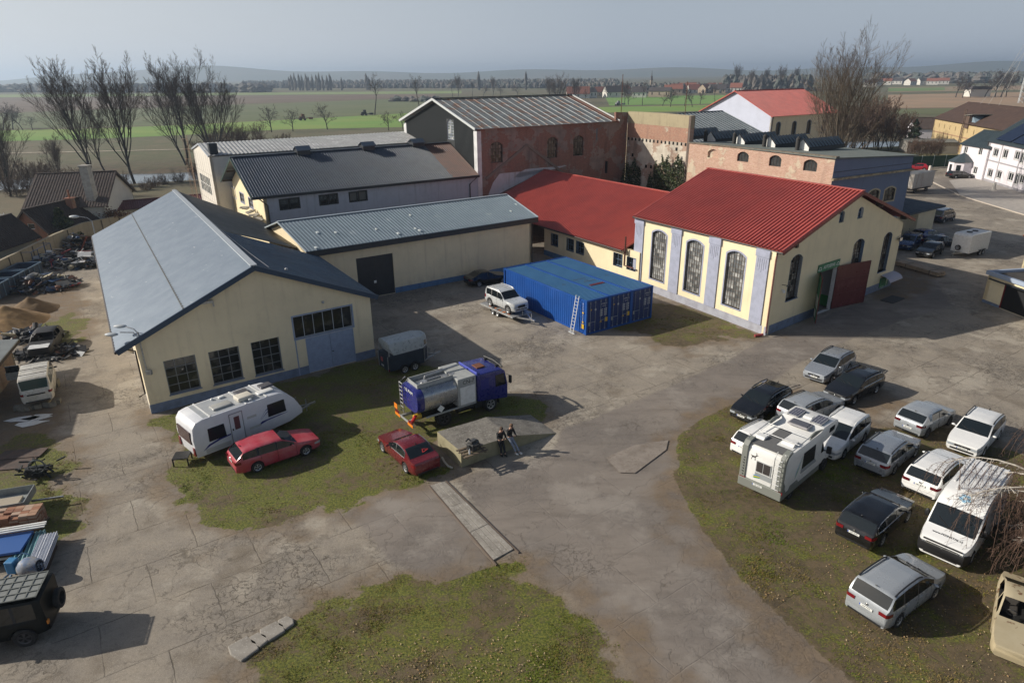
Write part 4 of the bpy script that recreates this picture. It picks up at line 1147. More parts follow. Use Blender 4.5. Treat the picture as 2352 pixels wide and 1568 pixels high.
pipe(th, 'downpipe', [eF + bH * .5 + Vector((-.05, -.05, -.15)), lift(hl - aH * .08 - bH * .1, 6.3), lift(hl - aH * .08 - bH * .1, .6), lift(hl - aH * .3 - bH * .25, .35)], .065, mat('red_brown_pipe', (.11, .025, .022), .5))
mb = MB(); mb.tube([(0, 0, .1), (-.7, -.1, .05)], .12, 8); mb.build('drain_hose', mat('red_hose', (.3, .05, .05), .6), th, loc=Vector((-.25, -.2, .05)))
rf = [(lift(W.A + adir(W.deg) * u - adir(W.deg + 90) * .45, z), lift(W.A + adir(W.deg) * u + adir(W.deg + 90) * .1, z)) for u, z in ((2.2, 7.15), (ridge_u * .7, 9.1), (ridge_u, 10.15), (ridge_u + 4.2, 8.75), (Lg - .6, 6.9))]
bars(th, 'purlin', rf, WOODB, .3, .3)
# long wall with three tall windows and pilasters
W = Wall(th, hback, hl)
GLZ = panes_mat('tall_panes', (.09, .095, .095), (.5, .5, .48), (.3, .36))
def z7(x, y): return ((1900 + x / 2.0909) / 1.7415, (800 + y / 2.0909) / 1.7415)
zb, zt = 1.05, 6.05
wins = []
for (a, b) in (((1490, 245), (1580, 670)), ((1780, 318), (1885, 770)), ((2118, 402), (2228, 885))):
 q = W.rect(z7(a[0] - 5, a[1] + 5), z7(a[0] + 120, a[1] + 40), z7(b[0], b[1]), z7(a[0] - 30, b[1] - 45))
 wins.append(q)
wc = [(q[0] + q[1]) / 2 for q in wins]
for c in wc:
 W.window((c - 1.0, c + 1.0, 1.35, 6.15), 7, 13, arch=.36, depth=.22, frame=mat('steel_glazing', (.12, .10, .085), .6), pane=GLZ, bar=.03, border=.04, sur=.13, surm=PILAST, sill=PILAST)
W.build([(0, -.3), (W.L, -.3), (W.L, 6.9), (0, 6.9)], CREAMS)
W.plinth(-.05, W.L + .03, .72, mat('grey_plinth', (.36, .37, .42), .85, c2=(.28, .28, .32), sc=1.5))
pil = [.55, (wc[0] + wc[1]) / 2, (wc[1] + wc[2]) / 2, W.L - 1.15]
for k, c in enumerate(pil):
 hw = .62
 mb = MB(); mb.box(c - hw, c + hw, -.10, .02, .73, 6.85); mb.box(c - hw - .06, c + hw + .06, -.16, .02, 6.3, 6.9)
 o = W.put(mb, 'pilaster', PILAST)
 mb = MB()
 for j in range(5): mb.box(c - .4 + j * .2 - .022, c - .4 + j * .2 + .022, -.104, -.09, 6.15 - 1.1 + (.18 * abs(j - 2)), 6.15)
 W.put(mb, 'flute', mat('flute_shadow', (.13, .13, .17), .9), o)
Wb = Wall(th, lift(hr + bH * 16.6, 0), hback); Wb.build([(0, 0), (Wb.L, 0), (Wb.L, 6.8), (Wb.L / 2, 10.2), (0, 6.3)], CREAMS)
Wr = Wall(th, hr, lift(hr + bH * 16.6, 0)); Wr.build([(0, 0), (Wr.L, 0), (Wr.L, 6.3), (0, 6.3)], CREAMS)
fl = thing('floodlight', 'black-framed floodlight on the right edge of the gate wall', 'lamp', hr - aH * .5 + Vector((0, 0, 0)), R(37.6))
z = 4.6
mb = MB(); mb.box(-.3, .3, -.32, -.22, z, z + .4); mb.build('housing', DKTRIM, fl, bevel=.02)
mb = MB(); mb.box(-.25, .25, -.327, -.318, z + .05, z + .35); mb.build('lens', mat('lamp_lens', (.5, .52, .5), .2), fl)
mb = MB(); mb.beam((0, -.22, z + .2), (0, 0, z + .2), .06, .06); mb.build('bracket', DKTRIM, fl)
cm = thing('wall_lantern', 'small lantern and white camera on the gate wall near the downpipe', 'lamp', hl + aH * 1.5, R(37.6))
mb = MB(); mb.beam((0, 0, 4.0), (0, -.5, 4.05), .04, .04); mb.beam((-.25, -.5, 4.0), (.25, -.5, 4.1), .03, .03); mb.build('bracket', DKTRIM, cm)
mb = MB(); mb.ball((.05, -.2, 3.45), .13, 10); mb.box(-.02, .12, -.2, 0, 3.5, 3.6); mb.build('camera_dome', WHITE, cm, smooth=50)

th = thing('low_wing', 'low cream wing with red ribbed roof linking the main hall to the brick building', 'building', Vector((11.2, 65.6, 0)))
mD = adir(-57.46); mN = adir(32.54)
gr0, gr1 = G(1250, 390, 7.6), G(1522, 440, 7.6)
ge1 = Vector((11.16, 65.44, 3.5)); ge0 = ge1 - mD * 14.3
gr1 = gr0 + mD * ((ge1 - gr0).dot(mD) + 1.5)
gr0_ = gr0
rn = (gr0 - ge1).dot(mN)
ge0f = ge1 + mD * (gr0 - ge1).dot(mD)                      # far end under the brick wall
sheet(th, 'roof', lift(ge0f, 3.5), ge1, gr0, lift(gr1 - mD * 1.5, 7.6), .34, .10, RED, WIDE)
rr0, rr1 = lift(gr0 + mN * rn, 3.9), lift(gr1 + mN * rn, 3.9)
sheet(th, 'roof', rr1, rr0, gr1, gr0, .25, .06, RED)
bars(th, 'ridge_cap', [(gr0 + Vector((0, 0, .06)), gr1 + Vector((0, 0, .06)))], RED, .4, .06)
pipe(th, 'gutter', [ge0 + Vector((-.1, -.05, -.05)), ge1 + Vector((-.1, -.05, -.05))], .08, GUTTER)
W = Wall(th, lift(ge0 + mN * .55, 0), lift(ge1 + mN * .55 + mD * 1.9, 0))
def z8(x, y): return ((2000 + x / 3.1357) / 1.7415, (650 + y / 3.1357) / 1.7415)
for q in (((640, 888), (730, 908), (726, 1058), (640, 1035)), ((838, 946), (928, 970), (922, 1122), (834, 1098)), ((958, 984), (1055, 1010), (1050, 1162), (954, 1135)), ((1424, 1125), (1536, 1155), (1532, 1318), (1420, 1285)), ((1592, 1178), (1706, 1208), (1698, 1366), (1588, 1335))):
 W.window(W.rect(*[z8(*p) for p in q]), 3, 2, depth=.28, frame=SURH, pane=GLASS, bar=.03, sur=.03, surm=SURH)
W.build([(0, -.3), (W.L, -.3), (W.L, 3.55), (0, 3.55)], CREAMS)
W.plinth(0, W.L, .6, mat('blue_plinth_b', (.10, .20, .36), .85))
We = Wall(th, lift(ge0 + mN * 2.6 - mD * .4, 0), lift(ge0 + mN * .55, 0)); We.build([(0, -.3), (We.L, -.3), (We.L, 3.5), (0, 4.5)], CREAMS)
# rust-brown flue pipe
q = W.px(*z8(1590, 1300))
fp = [lift(W.A + adir(W.deg) * q[0] - adir(W.deg + 90) * .35, z) for z in (1.95, 1.95, 4.9)]
fp[0] = fp[1] + adir(W.deg) * 1.3
pipe(th, 'flue_pipe', fp, .09, mat('rust_pipe', (.10, .03, .02), .7))
# ------------------------------------------------------------------ simple gabled houses
def gable(name, label, cat, A, deg, L, D, zw, zr, wm, rm, ridge='x', ov=.4, pitch=.3, h=.05, prof=TRAP, base=-.3, group=None, trim=None):
 a, n = adir(deg), adir(deg + 90); A = Vector((A[0], A[1], 0))
 th = thing(name, label, cat, A, 0, group)
 P = lambda x, y, z=0.: Vector((*(A + a * x + n * y).xy, z))
 ws = [Wall(th, P(0, 0), P(L, 0)), Wall(th, P(L, 0), P(L, D)), Wall(th, P(L, D), P(0, D)), Wall(th, P(0, D), P(0, 0))]
 s = (zr - zw) / ((D if ridge == 'x' else L) / 2); ze = zw - s * ov + .05
 if ridge == 'x':
  q = [P(-ov, -ov, ze), P(L + ov, -ov, ze), P(-ov, D / 2, zr + .05), P(L + ov, D / 2, zr + .05), P(-ov, D + ov, ze), P(L + ov, D + ov, ze)]
  sheet(th, 'roof', q[0], q[1], q[2], q[3], pitch, h, rm, prof); sheet(th, 'roof', q[5], q[4], q[3], q[2], pitch, h, rm, prof)
  bb = [(q[0], q[2]), (q[2], q[4]), (q[1], q[3]), (q[3], q[5])]; rc = (q[2], q[3])
 else:
  q = [P(-ov, -ov, ze), P(-ov, D + ov, ze), P(L / 2, -ov, zr + .05), P(L / 2, D + ov, zr + .05), P(L + ov, -ov, ze), P(L + ov, D + ov, ze)]
  sheet(th, 'roof', q[1], q[0], q[3], q[2], pitch, h, rm, prof); sheet(th, 'roof', q[4], q[5], q[2], q[3], pitch, h, rm, prof)
  bb = [(q[0], q[2]), (q[2], q[4]), (q[1], q[3]), (q[3], q[5])]; rc = (q[2], q[3])
 dz = Vector((0, 0, -.1))
 bars(th, 'barge_board', [(x + dz, y + dz) for x, y in bb], trim or rm, .07, .2)
 bars(th, 'ridge_cap', [(rc[0] + Vector((0, 0, .05)), rc[1] + Vector((0, 0, .05)))], rm, .34, .08)
 def fin(mats=None):
  for k, w in enumerate(ws):
   g = (k % 2 == 1) == (ridge == 'x')
   o = [(0, base), (w.L, base), (w.L, zw)] + ([(w.L / 2, zr - .05)] if g else []) + [(0, zw)]
   w.build(o, (mats or {}).get(k, wm))
 return th, ws, P, fin

# J: rear hall with red roof
Jc = G(1774, 263, 10.5)
Jl = PL(1608, 252, Jc, 123.); Ja = PL(1688, 209, Jc, 123.)
wJ = (Jl - Jc).xy.length
th, ws, P, fin = gable('rear_hall', 'distant hall with red roof, white gable and arched windows behind the ruined wall', 'hall', Jc + adir(123) * wJ, -57, wJ, 26, 10.3, max(13.5, Ja.z), wall_mat('white_blue_render', (.52, .55, .66), (.4, .42, .5), .15), RED, 'y', .7, .3, .05)
for x0, x1, y0, y1 in ((1781, 1793, 281, 310), (1818, 1829, 279, 310), (1852, 1863, 276, 307), (1886, 1897, 276, 305)):
 w = ws[1]; q = w.rect((x0, y0), (x1, y0), (x1, y1), (x0, y1)); c = (q[0] + q[1]) / 2
 w.window((c - .8, c + .8, q[2], q[3]), 4, 6, arch=.5, depth=.3, frame=RUSTB, pane=mat('hall_pane_dark', (.03, .03, .028), .3), sur=.12, surm=SURH)
fin({1: CREAM, 2: CREAM})
pipe(th, 'downpipe', [lift(Jc, 10.1) + adir(33) * .4 - adir(123) * .2, lift(Jc, 9.3) - adir(123) * .15 + adir(33) * .25, lift(Jc, 1) - adir(123) * .15 + adir(33) * .25], .1, GUTTER)
# K: grey standing-seam roof in front of it
ke = G(1772, 313, 9.0); kr = G(1700, 252, 13.0)
L_ = 26.; kD = (kr - ke).dot(adir(123)) * 2
th, ws, P, fin = gable('grey_roofed_hall', 'hall with grey standing-seam metal roof behind the ruined wall', 'hall', ke - adir(33) * (L_ + .3) + adir(123) * .4, 33, L_, kD - .8, 8.9, 12.9, CREAM, rust_roof_mat('zinc_seam', (.17, .195, .21), (.13, .15, .165), (.32, .33, .33), .5, (.8, .8, 1), .6), 'x', .4, .95, .08, ((0, 0), (.9, 0), (.91, 1), (.98, 1)), trim=mat('pale_barge', (.42, .44, .42), .7))
fin({1: wall_mat('white_blue_render', (.5, .5, .5), (.4, .4, .4))})
bars(th, 'gutter_board', [(ke + Vector((0, 0, -.35)) - adir(33) * 20, ke + Vector((0, 0, -.35)))], SURH, .2, .5)
# L: lean-to with pale blue double door
la, lb = Vector((48.5, 82.2, 0)), G(2138, 535)
th = thing('lean_to', 'cream lean-to with flat dark roof and pale blue double door beside the slate-blue wall', 'outbuilding', la)
W = Wall(th, la, lb)
d = W.rect((2080, 492), (2110, 482), (2103, 537), (2074, 549)); W.hole(d[0], d[1], 0.02, d[3], depth=.12)
mb = MB(); m_ = (d[0] + d[1]) / 2; mb.box(d[0] + .04, m_ - .01, .03, .1, .03, d[3] - .03); mb.box(m_ + .01, d[1] - .04, .03, .1, .03, d[3] - .03); o = W.put(mb, 'door', BLUEGREY)
mb = MB(); mb.box(m_ - .12, m_ - .03, -.02, .03, 1.3, 1.42); W.put(mb, 'handle', DKTRIM, o)
q = W.rect((2046, 500), (2060, 498), (2054, 522), (2040, 526)); W.window(q, 2, 2, depth=.12, frame=BLUEGREY, sur=.1, surm=BLUEGREY)
W.build([(0, -.3), (W.L, -.3), (W.L, 3.55), (0, 3.55)], CREAM); W.plinth(0, W.L, .5, gaps=((d[0], d[1]),))
W2 = Wall(th, lb, lb + adir(123) * 7); W2.build([(0, -.3), (7, -.3), (7, 3.8), (0, 3.55)], CREAM)
sheet(th, 'roof', lift(la - adir(123) * .7, 3.62), lift(lb - adir(123) * .7 + adir(33) * .9, 3.62), lift(la + adir(123) * 7.5, 4.0), lift(lb + adir(123) * 7.5 + adir(33) * .9, 4.0), .5, .04, mat('dark_slate_roof', (.03, .045, .065), .6, c2=(.05, .07, .09), sc=1), thick=.22)
# white-grey block trailer box parked behind
# M: old warehouse with brown tiled roof
mA = Vector((118.8, 195.9, 0)); mdeg = -103.
TILE = rust_roof_mat('brown_tiles', (.105, .066, .05), (.075, .05, .04), (.26, .24, .2), .7, (1.1, 1.1, 1), .66)
th, ws, P, fin = gable('old_granary', 'long old granary with sagging brown tiled roof and peeling ochre wall', 'building', mA, mdeg, 58, 15, 7.6, 11.6, wall_mat('ochre_peeling', (.50, .38, .20), (.30, .2, .12), .8), TILE, 'x', .5, .4, .05, WAVE)
w = ws[0]
for row, z in ((0, 5.2), (1, 2.4)):
 for k in range(14):
  w.window((4 + k * 3.9, 4.35 + k * 3.9, z, z + 1.1), 1, 1, depth=.15, frame=WOODB, pane=DARKIN)
fin()
mb = MB(); mb.box(0, 58, -.05, 0, 3.95, 4.15); mb.box(0, 58, -.1, 0, 7.3, 7.6); w.put(mb, 'string_course', mat('brick_course', (.3, .17, .11), .9))
u = w.px(2214, 300)[0]
mb = MB(); mb.tube([(u - .8, -.35, .5), (u - .8, -.35, 10.8)], .12, 6); mb.tube([(u + .1, -.35, .5), (u + .1, -.35, 10.8)], .12, 6)
for k in range(15): mb.box(u - .8, u + .1, -.4, -.3, .8 + k * .66, .9 + k * .66)
w.put(mb, 'hoist_frame', mat('hoist_rust', (.11, .07, .05), .8))
mb = MB(); mb.prism([(u + .3, 6.4), (u + 2.4, 6.4), (u + 2.4, 9.3), (u + .3, 9.3)], -.3, 3.5); mb.prism([(u + 2.4, 7.6), (u + 5, 7.6), (u + 2.6, 9.3), (u + 2.4, 9.3)], .4, 4., 1); mb.prism([(u - .1, 9.3), (u + 4.4, 9.75), (u + 4.4, 9.85), (u - .1, 9.4)], -.6, 4.4, 2); w.put(mb, 'hoist_dormer', [mat('dormer_brown', (.1, .065, .05), .85), mat('dormer_blue', (.2, .27, .33), .7), mat('dormer_tin', (.25, .25, .22), .6)])
# yellow block and mast behind it
yb = thing('yellow_building', 'pale yellow flat-roofed building behind the granary roof', 'building', Vector((134, 172, 0)))
mb = MB(); mb.box(0, 40, -34, 0, 0, 12.8); mb.build('wall', wall_mat('yellow_render', (.6, .5, .25), (.4, .32, .18), .3), yb); mb = MB(); mb.box(-.3, 40.3, -34.3, .3, 12.8, 13.2); mb.build('roof_edge', WHITE, yb)
for k in range(6):
 mb = MB(); mb.box(-.05, .02, -31 + k * 5.4, -28.5 + k * 5.4, 9.6, 11.4); o = mb.build('window', GLASS, yb)
ms = thing('radio_mast', 'grey lattice mast with guy wires at the right edge of the photo', 'mast', AT(2345, 222, 158))
mz = ms.location.z; ms.location.z = 12.9; mh = 24
mb = MB()
for sx, sy in ((-.45, -.45), (.45, -.45), (0, .5)): mb.tube([(sx, sy, 0), (sx * .9, sy * .9, mh)], .07, 5)
for k in range(26):
 z = k * .9; mb.tube([(-.45, -.45, z), (.45, -.45, z + .9)], .035, 4, cap=False); mb.tube([(.45, -.45, z), (0, .5, z + .9)], .035, 4, cap=False); mb.tube([(0, .5, z), (-.45, -.45, z + .9)], .035, 4, cap=False)
mb.build('lattice', mat('mast_grey', (.5, .52, .53), .5), ms)
for k, (p, zt_) in enumerate(((P(14, 7, 11.6), 18), (P(20, 7, 11.6), 17), (P(9, 7, 11.6), 13))):
 mb = MB(); mb.tube([(0, 0, zt_), p - ms.location], .03, 4, cap=False); mb.build('guy_wire', mat('wire_pale', (.55, .56, .56), .5), ms)

# N: white office house with dark roof, annex and polygonal bay
n0 = G(2252, 412); ndeg = -101.
DKR = mat('charcoal_seam_roof', (.035, .05, .058), .45, c2=(.045, .062, .07), sc=.5)
WHT = wall_mat('white_render', (.70, .66, .69), (.6, .57, .58), .12)
GRB = mat('grey_band', (.30, .29, .31), .85)
th, ws, P, fin = gable('office_house', 'white two-storey office house with grey bands, charcoal roof and solar panels', 'house', n0, ndeg, 34, 10, 7.5, 11.2, WHT, DKR, 'x', .5, .55, .05, SEAM)
w = ws[0]
def nw(x, y): return ((3600 + x / 2.24) / 1.7415, (380 + y / 2.24) / 1.7415)
for x0, y0, x1, y1 in ((840, 480, 880, 553), (925, 490, 965, 568), (1030, 505, 1072, 582), (788, 665, 828, 737), (868, 680, 908, 750), (970, 695, 1015, 770), (1070, 715, 1112, 792)):
 q = w.rect(nw(x0 + 6, y0), nw(x1 + 4, y0 + 3), nw(x1 - 6, y1), nw(x0 - 8, y1 - 4)); 
 w.window(q, 2, 1, depth=.12, frame=WHITE, pane=GLASS, border=.1, bar=.1, sur=.14, surm=GRB, sill=WHITE)
for k in range(5):
 for z in (1.0, 4.6): w.window((12.5 + k * 4, 13.7 + k * 4, z, z + 1.8), 2, 1, depth=.12, frame=WHITE, pane=GLASS, border=.1, bar=.1, sur=.14, surm=GRB, sill=WHITE)
fin()
mb = MB(); mb.box(0, .7, -.04, .02, 0, 7.4); mb.box(.7, 34, -.041, .02, 3.7, 3.95); mb.box(.7, 34, -.042, .02, 0, .4)
for k in range(5): mb.box(5.3 + k * 7, 5.6 + k * 7, -.043, .02, .4, 7.4)
w.put(mb, 'grey_band', GRB)
pipe(th, 'downpipe', [P(-.05, -.1, 7.3), P(-.05, -.1, 0)], .1, GUTTER)
for k in range(3):
 a, b = P(2.5 + k * 6, -.2, 7.62), P(2.5 + k * 6, 4.2, 10.75)
 mb = MB(); c, d = P(8 + k * 6, 4.2, 10.75), P(8 + k * 6, -.2, 7.62); T = th.location
 up_ = Vector((0, 0, .14)); mb.face([x - T + up_ for x in (a, d, c, b)]); mb.build('solar_panel', mat('solar_dark', (.008, .012, .03), .12), th)
pa, pb, pc, pd = P(4.6, 3.0, 9.95), P(5.6, 3.0, 9.95), P(5.6, 3.9, 10.6), P(4.6, 3.9, 10.6)
mb = MB(); mb.face([x - T + Vector((0, 0, .2)) for x in (pa, pb, pc, pd)]); mb.build('roof_window', mat('sky_glass', (.25, .33, .4), .1), th)
mb = MB(); mb.box(-.5, .5, -.9, .9, 0, 2.0); mb.build('chimney', brick_mat('brick_chimney', (.25, .11, .07), (.2, .1, .07), (.3, .26, .2), (.3, .2, .15), (.2, .15, .1), .1, 3), th, loc=P(1.2, 7.5, 9.2) - T)
a0 = G(2194, 400); a1 = G(2247, 412) 
adg = math.degrees(math.atan2(a1.y - a0.y, a1.x - a0.x)); La = (a1 - a0).length
th, ws, P, fin = gable('house_annex', 'lower white annex with charcoal pyramid roof joined to the office house', 'house', a0, adg, La + 1.2, 8, 6.1, 8.6, WHT, DKR, 'x', .4, .55, .05, SEAM)
w = ws[0]
for x0, y0, x1, y1 in ((572, 458, 606, 524), (703, 472, 738, 542), (655, 640, 692, 710)):
 q = w.rect(nw(x0 + 6, y0), nw(x1 + 2, y0 + 3), nw(x1 - 4, y1), nw(x0 - 6, y1 - 4)); w.window(q, 2, 1, depth=.12, frame=WHITE, pane=GLASS, border=.1, bar=.1, sill=WHITE)
fin()
by = thing('entrance_bay', 'white polygonal entrance bay with pointed charcoal roof against the annex', 'porch', G(2203, 404))
mb = MB(); R_ = 2.3
oc = [(R_ * cos(R(adg + 22.5 + 45 * k)), R_ * sin(R(adg + 22.5 + 45 * k))) for k in range(8)]
mb.slab(oc, -.2, 2.9); mb.build('wall', WHT, by)
mb = MB()
for k in range(8):
 a, b = oc[k], oc[(k + 1) % 8]; mb.face([(a[0] * 1.15, a[1] * 1.15, 2.85), (b[0] * 1.15, b[1] * 1.15, 2.85), (0, 0, 4.6)]); mb.face([(a[0] * 1.15, a[1] * 1.15, 2.85), (b[0] * 1.15, b[1] * 1.15, 2.85), (b[0], b[1], 2.8), (a[0], a[1], 2.8)])
mb.build('roof', DKR, by)
for k in (4, 5, 6):
 a, b = Vector(oc[k]), Vector(oc[(k + 1) % 8]); m_ = (a + b) / 2; d = (b - a).normalized() * .4; nrm = m_.normalized() * .02
 mb = MB(); mb.face([(*(m_ - d + nrm), .9), (*(m_ + d + nrm), .9), (*(m_ + d + nrm), 2.3), (*(m_ - d + nrm), 2.3)]); mb.build('window', GLASS, by)

# O: flat-roofed garage at the right edge
o0 = G(2255, 692); o1 = G(2345, 727); od = math.degrees(math.atan2(o1.y - o0.y, o1.x - o0.x))
th = thing('garage', 'small cream flat-roofed garage with pale blue parapet and black door', 'garage', o0)
W = Wall(th, o0, o0 + adir(od) * 12)
d0 = W.px(2296, 700)[0]
W.hole(d0, d0 + 3.6, 0.02, 2.35, depth=.2)
W.build([(0, -.3), (12, -.3), (12, 2.6), (0, 2.6)], CREAMS); W.plinth(0, 12, .25, gaps=((d0, d0 + 3.6),))
mb = MB(); mb.box(d0, d0 + 3.6, .1, .16, .02, 2.35); mb.box(d0, d0 + .05, -.01, .16, .02, 2.35, 1); W.put(mb, 'door', [mat('garage_black', (.008, .008, .009), .6), mat('door_red_edge', (.2, .02, .02), .6)])
mb = MB(); mb.box(-.15, 12.1, -.2, .1, 2.601, 2.95); mb.box(-.15, .15, .1, 6.5, 2.601, 2.95); W.put(mb, 'parapet', mat('parapet_blue', (.3, .36, .46), .7))
mb = MB(); mb.box(.15, 12, .1, 6.5, 2.6, 2.72); W.put(mb, 'roof', mat('felt_dark', (.04, .036, .034), .9, c2=(.06, .055, .05), sc=1))
mb = MB(); mb.box(.5, 7.5, -.45, -.3, 2.32, 2.42); W.put(mb, 'track', DKTRIM)
Ws = Wall(th, o0 + adir(od + 90) * 6.5, o0); Ws.build([(0, -.3), (Ws.L, -.3), (Ws.L, 2.6), (0, 2.6)], CREAMS)
k0 = G(2333, 640, 0) + Vector((1.2, 2.5, 0))
gable('cream_house', 'cream house end with red tiled roof behind the garage at the right edge', 'house', k0 + adir(od + 90) * 1.2, od, 16, 9, 4.0, 6.5, CREAMS, mat('red_tiles', (.26, .09, .06), .8, c2=(.18, .07, .05), sc=2), 'x')[3]()

# ------------------------------------------------------------------ left side: shed, boundary wall, neighbours' houses
s0 = G(41, 851); 
th = thing('brick_shed', 'low brick shed with pale corrugated roof at the left edge', 'shed', s0)
dS = math.degrees(math.atan2(*(G(0, 905) - s0).yx))
BRS = brick_mat('brick_shed_wall', (.2, .11, .07), (.26, .17, .11), (.3, .26, .2), (.25, .22, .16), (.2, .17, .13), .25, 21)
ws_ = lift(s0 + adir(dS) * 9, 0)
W = Wall(th, ws_, s0); W.build([(0, -.3), (W.L, -.3), (W.L, 2.2), (0, 2.2)], BRS)
W2 = Wall(th, s0, s0 + adir(dS - 90) * 8); W2.build([(0, -.3), (W2.L, -.3), (W2.L, 2.6), (0, 2.2)], BRS)
nS = adir(dS - 90)
sheet(th, 'roof', ws_ - nS * .5 + Vector((0, 0, 2.25)), s0 - nS * .5 - adir(dS) * .5 + Vector((0, 0, 2.25)), ws_ + nS * 8 + Vector((0, 0, 3.0)), s0 + nS * 8 - adir(dS) * .5 + Vector((0, 0, 3.0)), .26, .05, rust_roof_mat('fibre_cement', (.36, .38, .36), (.3, .31, .3), (.18, .17, .14), .6, (1, 1, 1), .6), WAVE)
bars(th, 'fascia', [(ws_ - nS * .45 + Vector((0, 0, 2.1)), s0 - nS * .45 - adir(dS) * .5 + Vector((0, 0, 2.1)))], WOODB, .12, .2)

w0, w1 = G(-60, 690), G(139, 581)
w2 = PL(258, 494, w1, math.degrees(math.atan2((G(258, 494, 2.3) - G(189, 514, 2.3)).y, (G(258, 494, 2.3) - G(189, 514, 2.3)).x)))
w2.z = 0; w1b = G(189, 514, 2.3); w1b.z = 0
wx = (w2 - w1b).normalized()
th = thing('boundary_wall', 'stained concrete panel wall along the scrapyard, turning behind the hall', 'wall', w1)
CW = wall_mat('boundary_concrete', (.36, .31, .22), (.14, .12, .09), .8)
for A_, B_ in ((w0, w1), (w1, w1b), (w1b, w1b + wx * 26)):
 W = Wall(th, A_, B_); W.build([(0, -.3), (W.L, -.3), (W.L, 2.3), (0, 2.3)], CW, thick=.2)
 mb = MB(); mb.box(0, W.L, -.06, .26, 2.302, 2.4); W.put(mb, 'coping', CW)
 for k in range(1, int(W.L / 2.6)):
  mb = MB(); mb.box(k * 2.6 - .06, k * 2.6 + .06, -.07, 0, 0, 2.28); W.put(mb, 'post', mat('post_dark', (.08, .07, .055), .95))
def pal(s): return lin(*s)
TILE1 = mat('tiles_dark_brown', (.026, .017, .015), .75, c2=(.036, .024, .02), sc=1)
TILE2 = mat('tiles_grey_brown', (.085, .06, .05), .8, c2=(.06, .045, .038), sc=1.5)
RBR = brick_mat('brick_orange', (.28, .09, .045), (.22, .08, .04), (.3, .24, .18), (.3, .12, .07), (.25, .1, .06), .1, 31)
def house_px(name, label, e0, e1, r0, ze, zr, wm, rm, depth=None, mats=None, prof=TRAP, pitch=.35, swap=False):
 A, B = G(*e0, ze), G(*e1, ze); deg = math.degrees(math.atan2(B.y - A.y, B.x - A.x)); L = (B - A).length
 r = G(*r0, zr); D = 2 * (r - A).dot(adir(deg + 90)) if depth is None else depth
 th, ws, P, fin = gable(name, label, 'house', A, deg, L, D, ze, zr, wm, rm, 'x', .45, pitch, .05, prof)
 return th, ws, P, fin
th, ws, P, fin = gable('brick_house', 'house with very dark roof and raw orange brick gable beyond the wall', 'house', Vector((-58.05, 83.3, 0)), 80, 10.8, 5.2, 2.35, 4.85, RBR, TILE1, 'x', .42, .35, .05)
ws[3].window((ws[3].L * .45, ws[3].L * .45 + 1.0, 2.4, 3.1), 1, 1, depth=.1, frame=WHITE)
fin({0: CREAM}); L_ = (P(1, 0) - P(0, 0)).length
mb = MB(); mb.box(-.4, .4, -.4, .4, 0, 1.3); mb.tube([(0, 0, 1.3), (0, 0, 2.4)], .12, 8); mb.box(-.55, .55, -.55, .55, 1.3, 1.38)
mb.build('chimney', RBR, th, loc=P(6.3, ws[1].L / 2 - .9, 3.9) - th.location)
th, ws, P, fin = house_px('tiled_house', 'larger house with grey-brown tiled roof and tall pale chimney behind the dark roof', (60, 478), (238, 470), (90, 436), 4.0, 7.6, wall_mat('white_house', (.6, .58, .52), (.4, .36, .3), .3), TILE2, 13)
fin()
mb = MB(); mb.box(-.55, .55, -.5, .5, -4, 2.6); mb.box(-.65, .65, -.6, .6, 2.6, 2.75); mb.build('chimney', mat('chimney_pale', (.42, .4, .36), .9, c2=(.3, .28, .25), sc=2), th, loc=P(ws[0].L - 1.6, 1.2, 6.4) - th.location)
th, ws, P, fin = gable('side_house', 'house with black-brown roof and pale side wall at the far left', 'house', Vector((-57.1, 64.6, 0)), 89, 14.5, 5.0, 2.65, 5.1, wall_mat('beige_house', (.42, .37, .28), (.25, .21, .16), .4), TILE1, 'x', .42, .35, .05)
fin()
r0 = G(262, 485, 2.5)
th, ws, P, fin = gable('red_roofed_outhouse', 'small outhouse with flat dark red roof behind the boundary wall', 'shed', G(262, 483, 2.4), 30, 13, 6, 2.4, 3.1, CREAM, mat('wine_roof', (.10, .02, .025), .6), 'x', .3)
fin()
ldd = thing('roof_ladder', 'aluminium ladder leaning on the roof of the far left house', 'ladder', G(22, 590))
mb = MB()
for x in (0, .5): mb.tube([(x, 0, 0), (x - .35, .9, 5.2)], .04, 5)
for k in range(14): mb.tube([(-.35 * k / 14, .9 * k / 14, .3 + k * .36), (.5 - .35 * k / 14, .9 * k / 14, .3 + k * .36)], .025, 4)
mb.build('rails', mat('ladder_alu', (.6, .62, .62), .4, metal=.3), ldd)

th, ws, P, fin = gable('store_shed', 'tall plain shed standing just outside the left edge, shading the white van', 'shed', (-37.2, 31.5), 90, 9.2, 9, 4.4, 5.6, BRS, TILE1, 'y', .2)
fin()
# green screened fence, shed and hut by the far right yard
f0, f1 = G(2085, 388), G(2190, 384)
th = thing('green_fence', 'dark green screened fence at the back of the right-hand yard', 'fence', f0)
W = Wall(th, f0, f1 + (f1 - f0) * .12)
mb = MB(); mb.box(0, W.L, 0, .05, .15, 2.6); W.put(mb, 'screen', mat('fence_green', (.01, .05, .035), .7, c2=(.015, .065, .045), sc=1))
for k in range(0, int(W.L) + 1, 3):
 mb = MB(); mb.box(k - .05, k + .05, -.07, -.005, 0, 2.75); W.put(mb, 'post', mat('fence_post', (.3, .36, .36), .6))
hh_ = G(2080, 340, 0)
th, ws, P, fin = gable('garden_hut', 'grey flat-roofed hut among the bushes beyond the green fence', 'hut', G(2082, 352), -14, 16, 8, 2.8, 3.2, mat('hut_grey', (.22, .21, .19), .9), mat('hut_roof', (.12, .12, .11), .9), 'x', .3)
fin()
